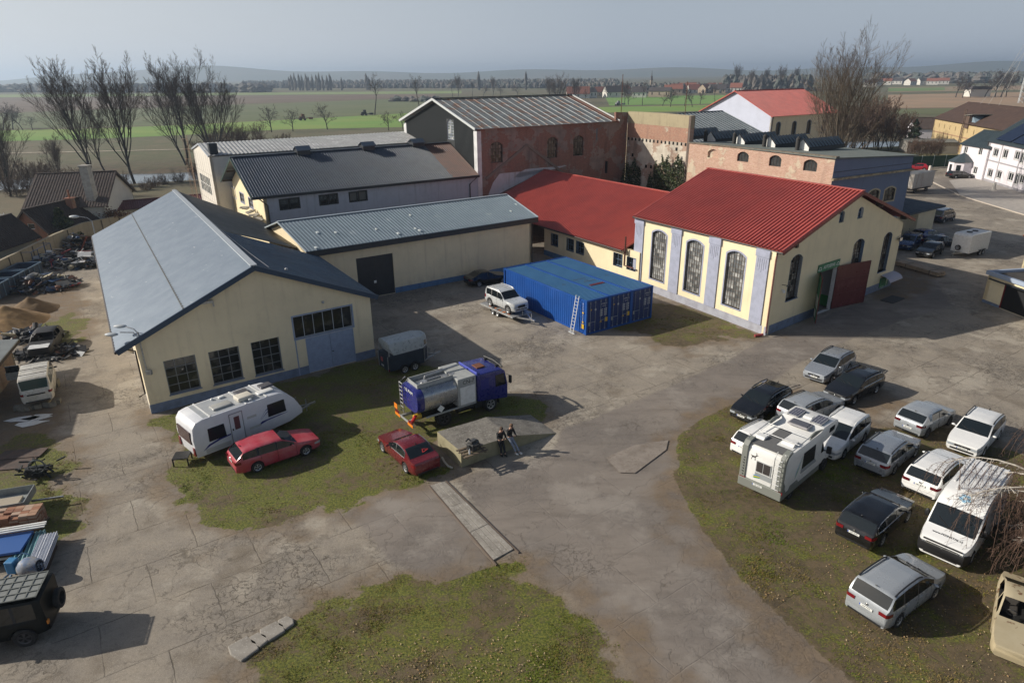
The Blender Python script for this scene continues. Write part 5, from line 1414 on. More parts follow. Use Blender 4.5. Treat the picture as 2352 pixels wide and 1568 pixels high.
th, ws, P, fin = gable('white_cottage', 'white cottage with brown roof beside the old granary', 'house', G(2098, 318), -14, 12, 8, 3.0, 6.0, WHT, TILE2, 'x', .3)
fin()
mb = MB(); mb.box(-.5, .5, -.4, .4, 0, 2); mb.build('chimney', RBR, th, loc=P(8, 4, 5) - th.location)
# ------------------------------------------------------------------ cars
RUB = mat('tyre_rubber', (.016, .016, .017), .85, c2=(.03, .028, .026), sc=9)
TRIM = mat('black_plastic', (.014, .014, .015), .55)
UNDER = mat('underbody', (.006, .006, .006), .95)
CARGL = mat('car_glass', (.010, .014, .016), .05, spec=.7)
ALLOY = mat('alloy_wheel', (.42, .43, .44), .35, metal=.6)
ALLOYD = mat('dark_alloy', (.06, .06, .065), .4, metal=.4)
CHROME = mat('chrome', (.65, .66, .67), .15, metal=.9)
HLAMP = mat('headlamp', (.34, .37, .4), .12, spec=.8)
TLAMP = mat('tail_lamp', (.16, .008, .012), .18, spec=.6)
TLAMPD = mat('dark_tail_lamp', (.10, .008, .012), .18, spec=.6)
AMBER = mat('amber_lamp', (.6, .2, .02), .25)
PLATEW = mat('plate_white', (.68, .69, .66), .5)
PLATEB = mat('plate_blue', (.01, .06, .35), .5)
INK = mat('plate_ink', (.015, .015, .015), .6)
KIND = {
 'estate': dict(L=4.72, W=1.83, H=1.48, WB=2.72, fo=.9, top=[(0, .66), (.03, .74), (.4, .83), (1.0, .93), (1.3, .985), (2.08, 1.415), (2.5, 1.465), (3.3, 1.475), (4.2, 1.41), (4.6, 1.02), (4.69, .93), (4.72, .60)], cowl=1.3, wt=2.1, rt=4.22, rb=4.6, belt=(.93, 1.0), win=[(1.5, 2.42), (2.5, 3.42), (3.52, 4.3)], doors=[(1.42, 2.46), (2.46, 3.36)]),
 'hatch': dict(L=4.22, W=1.79, H=1.49, WB=2.58, fo=.88, top=[(0, .66), (.03, .75), (.4, .85), (1.0, .95), (1.22, 1.0), (1.98, 1.43), (2.4, 1.48), (3.0, 1.485), (3.66, 1.41), (4.08, 1.04), (4.19, .93), (4.22, .6)], cowl=1.22, wt=2.0, rt=3.68, rb=4.08, belt=(.94, 1.02), win=[(1.42, 2.36), (2.44, 3.22)], doors=[(1.36, 2.4), (2.4, 3.2)]),
 'sedan': dict(L=4.5, W=1.75, H=1.41, WB=2.72, fo=.76, top=[(0, .62), (.03, .70), (.4, .78), (1.1, .90), (1.42, .95), (2.2, 1.36), (2.6, 1.405), (3.0, 1.395), (3.35, 1.32), (3.95, 1.03), (4.1, 1.0), (4.42, .97), (4.47, .9), (4.5, .6)], cowl=1.42, wt=2.2, rt=3.25, rb=3.95, belt=(.88, .95), win=[(1.6, 2.42), (2.5, 3.45)], doors=[(1.5, 2.46), (2.46, 3.3)]),
 'mpv': dict(L=4.52, W=1.83, H=1.66, WB=2.68, fo=.92, top=[(0, .7), (.03, .80), (.4, .92), (.9, 1.03), (1.05, 1.07), (1.95, 1.56), (2.4, 1.64), (3.2, 1.65), (4.12, 1.58), (4.42, 1.12), (4.5, .98), (4.52, .6)], cowl=1.05, wt=1.97, rt=4.14, rb=4.42, belt=(.98, 1.06), win=[(1.3, 1.62), (1.68, 2.42), (2.5, 3.42), (3.52, 4.22)], doors=[(1.5, 2.46), (2.46, 3.4)]),
 'suv': dict(L=4.4, W=1.84, H=1.74, WB=2.69, fo=.82, R=.375, clr=.33, arch=.44, top=[(0, .82), (.02, .98), (.25, 1.06), (.9, 1.09), (1.38, 1.12), (1.98, 1.66), (2.3, 1.73), (3.0, 1.745), (4.15, 1.70), (4.30, 1.2), (4.37, 1.1), (4.4, .7)], cowl=1.38, wt=2.0, rt=4.17, rb=4.32, belt=(1.06, 1.1), win=[(1.58, 2.35), (2.45, 3.2), (3.34, 4.08)], doors=[(1.5, 2.4), (2.4, 3.25)], tumble=.87),
 'van': dict(L=4.79, W=1.84, H=1.93, WB=2.92, fo=.88, top=[(0, .72), (.04, .86), (.35, 1.0), (.72, 1.14), (1.5, 1.80), (1.8, 1.90), (2.6, 1.93), (4.5, 1.89), (4.64, 1.80), (4.74, 1.16), (4.78, 1.0), (4.79, .55)], cowl=.72, wt=1.5, rt=4.64, rb=4.75, belt=(1.08, 1.12), win=[(1.05, 1.95), (2.1, 3.05), (3.2, 4.3)], doors=[(.98, 2.0), (2.0, 3.1)], tumble=.88),
 'bigvan': dict(L=5.99, W=2.05, H=2.52, WB=3.85, fo=.95, R=.345, arch=.41, top=[(0, .82), (.04, 1.0), (.5, 1.16), (.85, 1.28), (1.55, 2.02), (1.85, 2.30), (2.25, 2.47), (3.0, 2.52), (5.8, 2.52), (5.95, 2.46), (5.99, .6)], cowl=.85, wt=1.56, rt=9, rb=9, belt=(1.2, 1.24), win=[(1.25, 2.1)], doors=[(1.15, 2.2)], tumble=.90, flat=1),
}
CACHE = {}
def wheel_meshes(R_, dark):
 k = ('w', round(R_, 3), dark)
 if k in CACHE: return CACHE[k]
 mb = MB(); M = Matrix.Rotation(R(90), 4, 'X')
 r = R_ * .64
 mb.lathe([(r, -.10), (R_ - .03, -.105), (R_, -.075), (R_, .075), (R_ - .03, .105), (r, .10), (r, -.10)], 24, M)
 ty = mb.build('tyre', RUB, smooth=40)
 mb = MB(); ro, ri, rh = r, r * .82, r * .24; y = -.085
 N = 40
 for j in range(N):
  a0, a1 = 2 * pi * j / N, 2 * pi * (j + 1) / N
  q = lambda rr, a, yy: (rr * cos(a), yy, rr * sin(a))
  mb.face([q(ro, a0, y - .01), q(ro, a1, y - .01), q(ri, a1, y + .012), q(ri, a0, y + .012)], 0)
  mb.face([q(ri, a0, y + .012), q(ri, a1, y + .012), q(rh, a1, y - .002), q(rh, a0, y - .002)], 0 if j % 8 < 4 else 1)
  mb.face([q(rh, a0, y - .002), q(rh, a1, y - .002), (0, y - .012, 0)], 0)
 rm = mb.build('rim', [ALLOYD if dark else ALLOY, UNDER], smooth=30)
 CACHE[k] = (ty.data, rm.data)
 bpy.data.objects.remove(ty); bpy.data.objects.remove(rm)
 return CACHE[k]
for K_ in KIND.values(): K_.setdefault('dw', False)
def add_wheel(th, x, y, R_, side, dark=False, z=None):
 t_, r_ = wheel_meshes(R_, dark)
 o = bpy.data.objects.new('wheel', t_); COL.objects.link(o); o.parent = th; o.location = (x, y, R_ if z is None else z)
 if side > 0: o.rotation_euler = (0, 0, pi)
 c = bpy.data.objects.new('rim', r_); COL.objects.link(c); c.parent = o
 return o
def plate(th, s, x, z, face, tilt=0, w=.52, y=0, name='licence_plate'):
 """face +1 looks forward, -1 looks back"""
 mb = MB(); mb.box(-w / 2, w / 2, -.012, 0, -.055, .055, 0); mb.box(-w / 2 + .004, -w / 2 + .045, -.0135, -.011, -.05, .05, 1)
 o = mb.build(name, [PLATEW, PLATEB], th, loc=(x, y, z)); o.rotation_euler = (R(tilt), 0, R(90 if face > 0 else -90))
 text(s, .088, INK, o, (.02, -.0145, 0), (R(90), 0, 0), extrude=.001, sx=.95)
 return o

def car(name, label, cat, kind, pnt, loc, rz, group=None, num=None, rails=None, dark_wheel=False, tail=None, chrome_trim=False, grille='dark', light='std', bumper=None, win=None, tint=None, nowheels=False, open_win=False, frontplate=None, nodoors=False):
 K = KIND[kind]; L, W, H, WB, fo = K['L'], K['W'], K['H'], K['WB'], K['fo']
 Rw = K.get('R', .315); arch = K.get('arch', .375); clr = K.get('clr', .21); tum = K.get('tumble', .80)
 th = thing(name, label, cat, loc, rz, group)
 win = win or K['win']; sf, sr = fo, fo + WB
 X_ = lambda s: fo + WB / 2 - s
 sg = np.linspace(-.4, L + .4, 600)
 tp = np.array(K['top']); zt = np.interp(sg, tp[:, 0], tp[:, 1])
 ker = np.exp(-(np.arange(-40, 41) * (sg[1] - sg[0])) ** 2 / (2 * .045 ** 2)); ker /= ker.sum()
 zs = np.convolve(np.pad(zt, 40, mode='edge'), ker, 'valid')
 zs = np.where((sg < .3) | (sg > L - .25), zt, zs)
 ztop = lambda s: float(np.interp(s, sg, zs))
 wf = lambda s: W / 2 * float(np.interp(s, [0, .12, .45, 1.0, L - 1.0, L - .4, L - .12, L], [.80, .89, .965, 1, 1, .985, .94, .86]))
 belt = lambda s: float(np.interp(s, [K['cowl'], L], K['belt']))
 def zbot(s):
  z = float(np.interp(s, [0, .3, L - .4, L], [clr + .03, clr, clr, clr + .08]))
  for c in (sf, sr):
   d = abs(s - c)
   if d < arch: z = max(z, Rw + math.sqrt(arch * arch - d * d) - .02)
  return z
 def ring(s):
  w, zt_ = wf(s), ztop(s); zb = zbot(s); b = min(belt(s), zt_ - .05); zb = min(zb, b - .06)
  f = max(0, min(1, (zt_ - b) / (H - K['belt'][0])))
  y4 = w - .045; yr = y4 - f * (y4 - W / 2 * tum)
  rg = [(w - .08, zb), (w - .018, zb + .14 * (b - zb)), (w, zb + .45 * (b - zb)), (w - .012, zb + .85 * (b - zb)), (y4, b)]
  rg += [(y4 - .88 * (y4 - yr), b + .86 * (zt_ - b)), (yr - .05 - .02 * (1 - f), b + .965 * (zt_ - b)), (yr * .55, zt_ - .006), (0, zt_)]
  return rg
 S = {0, L}
 for a in (.03, .12, .25, .45, .7, L - .03, L - .1, L - .22, L - .4): S.add(a)
 for a, b in K['top']: S.add(a)
 S |= {K['cowl'], K['wt']} | ({K['rt'], K['rb']} if K['rt'] < L else set())
 for a, b in win: S |= {a, b}
 for a, b in K['doors']: S |= {a, b}
 for c in (sf, sr):
  for k in range(9): S.add(c + arch * cos(pi * k / 8))
  S |= {c - arch - .02, c + arch + .02}
 for k in range(1, int(L / .3)): S.add(k * .3)
 S = sorted(s for s in S if 0 <= s <= L)
 out = [S[0]]
 for s in S[1:]:
  if s - out[-1] > .012: out.append(s)
 S = out
 rings = [ring(s) for s in S]
 P = {k: MB() for k in ('body', 'windshield', 'rear')}
 wins = {}; doors = {}
 def put(mbx, i, k, sd, mi=0):
  p = [(X_(S[i]), sd * rings[i][k][0], rings[i][k][1]), (X_(S[i + 1]), sd * rings[i + 1][k][0], rings[i + 1][k][1]), (X_(S[i + 1]), sd * rings[i + 1][k + 1][0], rings[i + 1][k + 1][1]), (X_(S[i]), sd * rings[i][k + 1][0], rings[i][k + 1][1])]
  mbx.face(p, mi)
 for i in range(len(S) - 1):
  m_ = (S[i] + S[i + 1]) / 2
  for sd in (1, -1):
   for k in range(8):
    tgt = P['body']; mi = 0
    if k >= 6:
     if K['cowl'] < m_ < K['wt']: tgt = P['windshield']
     elif K['rt'] < m_ < K['rb']: tgt = P['rear']
    elif k == 4 and win[0][0] < m_ < win[-1][1]:
     mi = 0 if open_win else 1
     for j, (a, b) in enumerate(win):
      if a < m_ < b: tgt = None if open_win else wins.setdefault((j, sd), MB()); mi = 0
    elif k < 4 and not nodoors:
     for j, (a, b) in enumerate(K['doors']):
      if a < m_ < b and not any(abs(m_ - c) < arch for c in (sf, sr)): tgt = doors.setdefault((j, sd), MB())
    if tgt is None or (open_win and tgt in (P['windshield'], P['rear'])): continue
    put(tgt, i, k, sd, mi)
 for i, e in ((0, 0), (-1, 1)):
  r = rings[i]; x = X_(S[i])
  for k in range(8):
   tgt = P['body']
   tgt.face([(x, r[k][0], r[k][1]), (x, -r[k][0], r[k][1]), (x, -r[k + 1][0], r[k + 1][1]), (x, r[k + 1][0], r[k + 1][1])] if r[k + 1][0] > 0 else [(x, r[k][0], r[k][1]), (x, -r[k][0], r[k][1]), (x, 0, r[k + 1][1])])
 body = P['body'].build('body', [pnt, TRIM], th, smooth=42)
 gl = tint or CARGL
 if not open_win:
  if P['windshield'].v: P['windshield'].build('windshield', CARGL, th, smooth=40)
  if P['rear'].v: P['rear'].build('rear_window', gl, th, smooth=40)
  for (j, sd), mb in wins.items(): mb.build('side_window', gl if j else CARGL, th, smooth=40)
 for (j, sd), mb in sorted(doors.items()):
  d = mb.build('door', pnt, th, smooth=42)
  a, b = K['doors'][j]; hx = X_(b - .18); hz = belt(b) - .14
  hb = MB(); hb.box(hx - .09, hx + .09, sd * (wf(b) - .01) - .022, sd * (wf(b) - .01) + .022, hz - .018, hz + .018); hb.build('handle', pnt, d, bevel=.008)
  for s in ((a, b) if j == 0 else (b,)):
   sb = MB(); rg = ring(s)
   for k in range(1, 4):
    if abs(s - sr) < arch and k < 2: continue
    p, q = rg[k], rg[k + 1]; x = X_(s)
    sb.face([(x - .009, sd * (p[0] + .003), p[1]), (x + .009, sd * (p[0] + .003), p[1]), (x + .009, sd * (q[0] + .003), q[1]), (x - .009, sd * (q[0] + .003), q[1])])
   if sb.v: sb.build('door_gap', UNDER, d)
 # dark inside and underside
 mb = MB(); zb = clr + .05
 mb.box(X_(L - .15), X_(.2), -(W / 2 - .16), W / 2 - .16, zb, .58) if not open_win else mb.box(X_(L - .3), X_(1.2), -(W / 2 - .14), W / 2 - .14, zb, zb + .25)
 mb.build('underbody', UNDER, th)
 if not nowheels:
  for s in (sf, sr):
   for sd in (1, -1): add_wheel(th, X_(s), sd * (W / 2 - .12), Rw, sd, dark_wheel)
 # lamps
 def side_y(s, z):
  r = ring(s); 
  return float(np.interp(z, [q[1] for q in r[:5]], [q[0] for q in r[:5]]))
 def lamp(nm, m, pts, z0, z1, sd, taper=0):
  mb = MB(); rows = []
  n = len(pts)
  for i, (s, y) in enumerate(pts):
   t_ = i / (n - 1); a, b = z0 + taper * t_ * .5, z1 - taper * (1 - t_) * 0
   rows.append([(X_(s), sd * y, a), (X_(s), sd * (y - .012), b)])
  mb.grid(rows); return mb.build(nm, m, th)
 w0, w1 = wf(0), wf(L)
 if light != 'none' and not open_win:
  zf = ztop(0) - .02; h_ = .15 if kind != 'suv' else .2
  for sd in (1, -1):
   lamp('headlight', HLAMP, [(-.012, w0 * .58), (-.012, w0 - .01), (.06, side_y(.1, zf - .05) + .0), (.13, side_y(.12, zf - .05) + .012), (.36, side_y(.36, zf - .05) + .012)], zf - h_, zf, sd, .09)
   zr = .95 if kind in ('van', 'bigvan') else (K['belt'][1] - .08); hr_ = .16
   if kind == 'bigvan': zr, hr_ = 1.2, .4
   if kind in ('suv',): hr_ = .3
   tw = .62 if kind in ('estate', 'mpv', 'hatch', 'sedan') else .85
   lamp('tail_light', tail or TLAMP, [(L + .012, w1 * tw), (L + .012, w1 - .01), (L - .06, side_y(L - .1, zr - .05)), (L - .12, side_y(L - .12, zr - .05) + .012), (L - .3, side_y(L - .3, zr - .05) + .012)], zr - hr_, zr, sd, .04)
  mb = MB(); x = X_(0)
  gm_ = {'dark': TRIM, 'chrome': CHROME}.get(grille, TRIM)
  mb.box(x - .02, x + .014, -w0 * .54, w0 * .54, zf - .13, zf - .01)
  if grille == 'chrome':
   for k in range(3): mb.box(x + .014, x + .022, -w0 * .54, w0 * .54, zf - .12 + k * .04, zf - .105 + k * .04, 1)
  mb.box(x - .02, x + .012, -w0 * .8, w0 * .8, clr + .1, clr + .2)
  mb.build('grille', [TRIM, CHROME], th)
  if kind != 'suv':
   mb = MB(); mb.ball((x + .018, 0, zf - .07), .055, 10, sq=(.2, 1, 1)); mb.build('badge', CHROME, th)
  if num:
   plate(th, num, x + .014, clr + .27, 1)
   zz = {'estate': .78, 'hatch': .58, 'sedan': .78, 'mpv': .80, 'suv': .8, 'van': .8, 'bigvan': .75}[kind]
   plate(th, num, X_(L) - .014, zz, -1)
   mb = MB(); mb.ball((X_(L) - .01, 0, zz + .14), .05, 10, sq=(.25, 1, 1)); mb.build('badge', CHROME, th)
 bm_ = bumper or TRIM
 mb = MB(); mb.box(X_(L) - .012, X_(L) + .05, -w1 * .85, w1 * .85, clr + .09, clr + .17); mb.build('bumper_trim', bm_, th)
 if not open_win:
  for sd in (1, -1):
   s = win[0][0] + .12; mb = MB()
   h_ = .34 if kind == 'bigvan' else .1
   mb.ball((X_(s) - .02, sd * (wf(s) + .1), belt(s) + (.2 if kind == 'bigvan' else .06)), .11, 10, sq=(.6, 1, h_ / .11 * .6)); mb.beam((X_(s), sd * (wf(s) - .06), belt(s) + .03), (X_(s), sd * (wf(s) + .08), belt(s) + .05), .05, .03)
   mb.build('mirror', TRIM if kind in ('bigvan', 'van') else pnt, th, smooth=50)
  if kind in ('estate', 'mpv', 'suv', 'hatch', 'sedan'):
   mb = MB(); xa = X_(K['rt'] - .12); mb.beam((xa, 0, ztop(K['rt'] - .12) - .01), (xa - .12, 0, ztop(K['rt'] - .12) + .08), .05, .03); mb.build('antenna', TRIM, th)
  mb = MB(); xw = K['cowl'] + .03
  mb.beam((X_(xw) , -.1, ztop(xw) + .012), (X_(xw + .25), -.62, ztop(xw + .25) + .012), .025, .02); mb.beam((X_(xw), .35, ztop(xw) + .012), (X_(xw + .2), -.1, ztop(xw + .2) + .012), .025, .02); mb.build('wiper', TRIM, th)
 if rails:
  for sd in (1, -1):
   s0_, s1_ = K['wt'] + .15, K['rt'] - .1; pts = []
   for k in range(9):
    s = s0_ + (s1_ - s0_) * k / 8; r = ring(s); e = .0 if k in (0, 8) else .045
    pts.append((X_(s), sd * (r[6][0] + .01), r[6][1] + .02 + e))
   mb = MB(); mb.tube(pts, .032, 6); mb.build('roof_rail', rails, th, smooth=60)
 if chrome_trim:
  for sd in (1, -1):
   pts = [(X_(s), sd * (ring(s)[4][0] + .006), ring(s)[4][1] + .0) for s in np.linspace(win[0][0], win[-1][1], 9)]
   pts2 = [(X_(s), sd * (ring(s)[5][0] + .01), ring(s)[5][1]) for s in np.linspace(win[-1][1], win[0][0] + .5, 8)]
   mb = MB(); mb.tube(pts + pts2, .014, 5); mb.build('chrome_strip', CHROME, th)
 th['_'] = 0; del th['_']
 return th, dict(X=X_, ring=ring, ztop=ztop, wf=wf, K=K, belt=belt)

def put_by_wheels(rear, front, half, z=0.):
 a, b = G(*rear, z), G(*front, z); d = b - a; d.z = 0; d.normalize(); lft = Vector((-d.y, d.x, 0)); m_ = (a + b) / 2
 sd = 1 if lft.dot(Vector((0, 0, 0)) - Vector((m_.x, m_.y, 0))) > 0 else -1
 p = m_ - lft * sd * (half - .1); p.z = z
 return p, math.atan2(d.y, d.x)
def wcar(kind, rear, front, z=0.):
 return put_by_wheels(rear, front, KIND[kind]['W'] / 2, z)
SILV = paint('paint_silver', (.29, .315, .35), .3, .35)
SILV2 = paint('paint_light_silver', (.36, .385, .41), .3, .3)
BLACK = paint('paint_black', (.006, .006, .007), .16)
CWHITE = paint('paint_white', (.74, .74, .73), .3)
REDP = paint('paint_red', (.38, .016, .03), .3)
REDF = mat('paint_red_faded', (.40, .03, .05), .35, c2=(.42, .10, .12), sc=1.2, coat=.5)
DRED = paint('paint_dark_red', (.16, .012, .018), .25, .25)
BLUEP = paint('paint_blue', (.03, .06, .16), .25, .25)
NAVYP = paint('paint_navy', (.012, .018, .04), .25, .2)
PK = 'cars parked on the right-hand lot'
RAILB = mat('rail_black', (.02, .02, .022), .4)
LAB = [
 ('parked_car', 'silver estate car with lettered door sticker, furthest back on the right-hand lot', 'estate', SILV, wcar('estate', (1949.3, 852), (1904.4, 880.3)), dict(num='1WT 2079', rails=RAILB)),
 ('parked_car', 'black estate car with bright chrome grille parked behind the white people carrier', 'estate', BLACK, wcar('estate', (2010.5, 902), (1957, 929)), dict(num='6SZ 1138', rails=RAILB, grille='chrome', chrome_trim=True)),
 ('parked_car', 'black estate car with chrome window line at the grass edge next to the asphalt road', 'estate', BLACK, wcar('estate', (1801.8, 936.7), (1740.3, 973.9)), dict(num='8M0 4642', grille='chrome', chrome_trim=True, rails=RAILB)),
 ('parked_car', 'silver estate car seen from behind between the motorhome and the black estate', 'estate', SILV2, wcar('estate', (1863.4, 976.4), (1913.4, 954.6)), dict(num='4AZ 6180', rails=RAILB)),
 ('parked_car', 'white people carrier with white roof rails facing left beside the motorhome', 'mpv', CWHITE, wcar('mpv', (1982.6, 1012.3), (1932.6, 1054.6)), dict(num='7S1 3661', rails=CWHITE)),
 ('parked_car', 'small silver hatchback with dark tail lights on the right-hand lot', 'hatch', SILV2, wcar('hatch', (2126, 1004), (2176.4, 975.6)), dict(num='SJV 5226', tail=TLAMPD, dark_wheel=True)),
 ('parked_car', 'white estate car facing left with its bonnet under drooping birch twigs', 'estate', CWHITE, wcar('estate', (2295, 1002), (2249, 1053)), dict(num='6AC 4150', rails=RAILB)),
 ('parked_car', 'silver estate car seen from behind in the middle of the right-hand lot', 'estate', SILV, wcar('estate', (2049, 1089.8), (2098.5, 1048)), dict(num='6R1 2207', rails=RAILB)),
 ('parked_car', 'glossy black estate car with bright red tail lights left of the white van', 'estate', BLACK, wcar('estate', (2021.6, 1252.3), (2079.4, 1197.5)), dict(num='5SY 5570', chrome_trim=True)),
 ('parked_car', 'silver people carrier nearest the camera on the right-hand grass', 'mpv', SILV2, wcar('mpv', (2056.6, 1437.9), (2141.8, 1372.5)), dict(num='1AF F275', rails=RAILB)),
]
for nm, lb, kd, pt, (lc, rz), kw in LAB:
 t_, I = car(nm, lb, 'car', kd, pt, lc, rz, PK, **kw)
 if 'lettered' in lb:
  s = 2.0; x = I['X'](s); y = I['wf'](s)
  mb = MB(); mb.box(x - .42, x + .42, y + .004, y + .010, .42, .86); st = mb.build('door_sticker', WHITE, t_)
  text('Bolt', .33, INK, st, (x, y + .012, .64), (R(90), 0, R(180)), extrude=.002)
hd = wcar('estate', (2049, 1089.8), (2098.5, 1048))[1]
def by_rear(kind, px_, hdg, z=0.):
 K = KIND[kind]; p = G(*px_, z); d = Vector((cos(hdg), sin(hdg), 0)); return p + d * (K['L'] - K['fo'] - K['WB'] / 2), hdg
lc, rz = by_rear('estate', (2104, 1143), hd - .02)
car('parked_car', 'white estate car seen from behind, half hidden by the tall white van', 'car', 'estate', CWHITE, lc, rz, PK, num='5R6 7738', rails=RAILB, tail=TLAMPD)
hm = math.atan2(*(G(1876, 1089) - G(1810.8, 1144.3)).yx)
lc, rz = by_rear('estate', (1702, 1056), hm - .12)
car('parked_car', 'white estate car mostly hidden behind the motorhome', 'car', 'estate', CWHITE, lc, rz, PK, num='1TV 2581', rails=mat('rail_grey', (.3, .31, .32), .4))

# other cars
lc, rz = wcar('estate', (599.5, 1080.7), (698.4, 1046.6))
car('parked_car', 'sun-faded red estate car on the grass beside the caravan', 'car', 'estate', REDF, lc, rz, num='4S2 1976')
lc, rz = wcar('sedan', (934.6, 1085.6), (880.8, 1037))
t_, I = car('parked_car', 'dark red saloon car with steel wheels beside the concrete ramp', 'car', 'sedan', DRED, lc, rz, tail=TLAMP, chrome_trim=True)
mb = MB(); x = I['X'](3.72); z = I['ztop'](3.72)
for a, b in (((-.28, 0), (.02, .2)), ((.02, .2), (.1, -.2)), ((.1, -.2), (-.28, 0))): mb.beam((x + a[1] * .5, a[0] - .2, z + .012 + a[1] * .21), (x + b[1] * .5, b[0] - .2, z + .012 + b[1] * .21), .05, .01)
mb.build('warning_triangle', mat('triangle_red', (.4, .03, .03), .5), t_)
lc, rz = put_by_wheels((1112.5, 661), (1112.5 + 42, 644), .85)
car('parked_car', 'black saloon car in the shade between the shed wall and the blue containers', 'car', 'sedan', BLACK, lc, R(28))
lc, rz = wcar('mpv', (2118.7, 562), (2086.7, 580))
car('parked_car', 'blue people carrier in the shade by the lean-to, facing left', 'car', 'mpv', BLUEP, lc, rz, 'cars in the shaded right-hand yard', rails=RAILB)
lc, rz = wcar('hatch', (2163.6, 582.5), (2138, 594))
car('parked_car', 'black hatchback facing left, in front of the white box trailer', 'car', 'hatch', BLACK, lc, rz, 'cars in the shaded right-hand yard', grille='chrome')
car('parked_car', 'blue hatchback nearest the lean-to door in the shaded yard', 'car', 'hatch', paint('paint_royal', (.01, .03, .16), .25), G(2128, 552), R(20), 'cars in the shaded right-hand yard')
car('parked_car', 'dark blue saloon car between the black hatchback and the white box trailer', 'car', 'sedan', NAVYP, G(2161, 565), R(18), 'cars in the shaded right-hand yard')
lc, rz = wcar('van', (2166.3, 513), (2188, 506.8))
car('parked_van', 'dark blue minibus seen from behind beyond the lean-to', 'van', 'van', NAVYP, lc, rz)
lc, rz = wcar('estate', (2190.5, 410.5), (2229, 410))
car('parked_car', 'long black estate car parked in front of the white annex', 'car', 'estate', BLACK, lc, rz, chrome_trim=True)
car('parked_car', 'red hatchback behind the corner of the flat-roofed hall', 'car', 'hatch', paint('paint_cherry', (.32, .01, .02), .3), G(2106, 391), R(150))
# jeep on its trailer
lc, rz = put_by_wheels((1128, 703.2), (1166.4, 720), .92, .62)
JEEP = paint('paint_jeep_silver', (.55, .57, .58), .3, .2)
t_, I = car('parked_suv', 'boxy silver off-road car with seven-slot grille standing on the car trailer', 'off-road car', 'suv', JEEP, lc, rz, num='3SC 4267', rails=ALLOY, light='std')
mb = MB(); x = I['X'](0); 
for k in range(7): mb.box(x + .012, x + .03, -.36 + k * .105, -.29 + k * .105, .62, .86)
mb.build('grille_slot', UNDER, t_)
jl, jr = lc, rz
tr = thing('car_trailer', 'flat aluminium car trailer carrying the silver off-road car', 'trailer', lift(jl, 0), jr)
mb = MB(); mb.box(-2.6, 2.25, -1.02, 1.02, .52, .60); mb.box(-2.6, 2.25, -1.06, -1.0, .47, .63); mb.box(-2.6, 2.25, 1.0, 1.06, .47, .63); mb.box(-2.65, -2.57, -1.06, 1.06, .45, .62)
mb.build('deck', mat('trailer_alu', (.42, .43, .43), .5, metal=.4, c2=(.33, .33, .33), sc=6), tr)
mb = MB(); mb.beam((2.2, -.6, .5), (3.55, 0, .5), .1, .12); mb.beam((2.2, .6, .5), (3.55, 0, .5), .1, .12); mb.beam((3.4, 0, .5), (4.0, 0, .52), .12, .12); mb.tube([(3.4, .12, .2), (3.4, .12, .95)], .04, 8); mb.tube([(2.3, 0, .6), (2.3, 0, .95)], .05, 6)
mb.build('drawbar', STEEL, tr)
for x in (-.75, -.05):
 for sd in (1, -1): add_wheel(tr, x, sd * .92, .29, sd)
mb = MB()
for sd in (1, -1):
 for x in (-.75, -.05):
  rows = [[(x + .36 * cos(a), sd * .82, .29 + .36 * sin(a)), (x + .36 * cos(a), sd * 1.06, .29 + .36 * sin(a))] for a in np.linspace(0, pi, 9)]; mb.grid(rows)
mb.build('mudguard', TRIM, tr)
mb = MB(); rr = random.Random(2)
for k in range(5): mb.box(-1.5 + k * .7, -1.2 + k * .7, -.98 + rr.random() * .1, -.7, .602, .63)
mb.build('strap', mat('strap_orange', (.5, .16, .05), .7), tr)

# white van on blocks, dark off-roader, dismantled wreck
def by_roof(kind, p0, p1, z):
 a, b = G(*p0, z), G(*p1, z); return math.atan2((b - a).y, (b - a).x)
hv = by_roof('van', (75.8, 878.3), (82.4, 838.7), 2.3)
lc, rz = by_rear('van', (91, 931), hv, .35)
OLDW = mat('paint_old_white', (.55, .53, .48), .5, c2=(.42, .39, .33), sc=1.5, c3=(.3, .27, .2), coat=.3)
t_, I = car('parked_van', 'dirty white van without wheels propped on concrete blocks by the brick shed', 'van', 'van', OLDW, lc, rz, nowheels=True, num=None, tint=mat('green_glass', (.02, .05, .045), .08))
mb = MB()
for s in (2.0, 3.1, 4.1): mb.beam((I['X'](s), -.78, 1.99), (I['X'](s), .78, 1.99), .04, .03)
mb.build('roof_bar', TRIM, t_)
mb = MB(); mb.box(-.02, .02, 0, .95, -.05, .5); mb.box(-.03, .03, .08, .87, .5, .95, 1); dd = mb.build('open_door', [OLDW, CARGL], t_, loc=(I['X'](1.1), .9, .75)); dd.rotation_euler = (0, 0, R(-8))
mb = MB(); mb.box(-.5, .5, -.012, 0, -.04, .04); mb.build('number_recess', UNDER, t_, loc=(I['X'](4.79) - .005, 0, .82), rz=R(-90))
rr = random.Random(9)
blk = mat('block_concrete', (.22, .2, .16), .95, c2=(.13, .12, .09), sc=4)
for k in range(9):
 p = G(45 + k * 11, 940 - k * 1.6 + rr.uniform(-3, 4))
 o = MB().box(-.28, .28, -.2, .2, 0, rr.uniform(.25, .36)).build('concrete_block', blk, None, p, rr.uniform(0, 3), bevel=.03)
 tag(o, 'rough concrete block in the row under the back of the white van', 'block', 'concrete blocks under the white van')
for s, sd in ((1.0, 1), (1.0, -1)):
 q = lc + Vector((cos(rz) * I['X'](s) - sin(rz) * sd * .7, sin(rz) * I['X'](s) + cos(rz) * sd * .7, 0)); q.z = 0
 o = MB().box(-.25, .25, -.25, .25, 0, .55).build('concrete_block', blk, None, q, .3, bevel=.03); tag(o, 'rough concrete block under the front of the white van', 'block', 'concrete blocks under the van front')
r0_, r1_ = G(119.3, 1318, 2.0), G(95.5, 1366, 2.0)
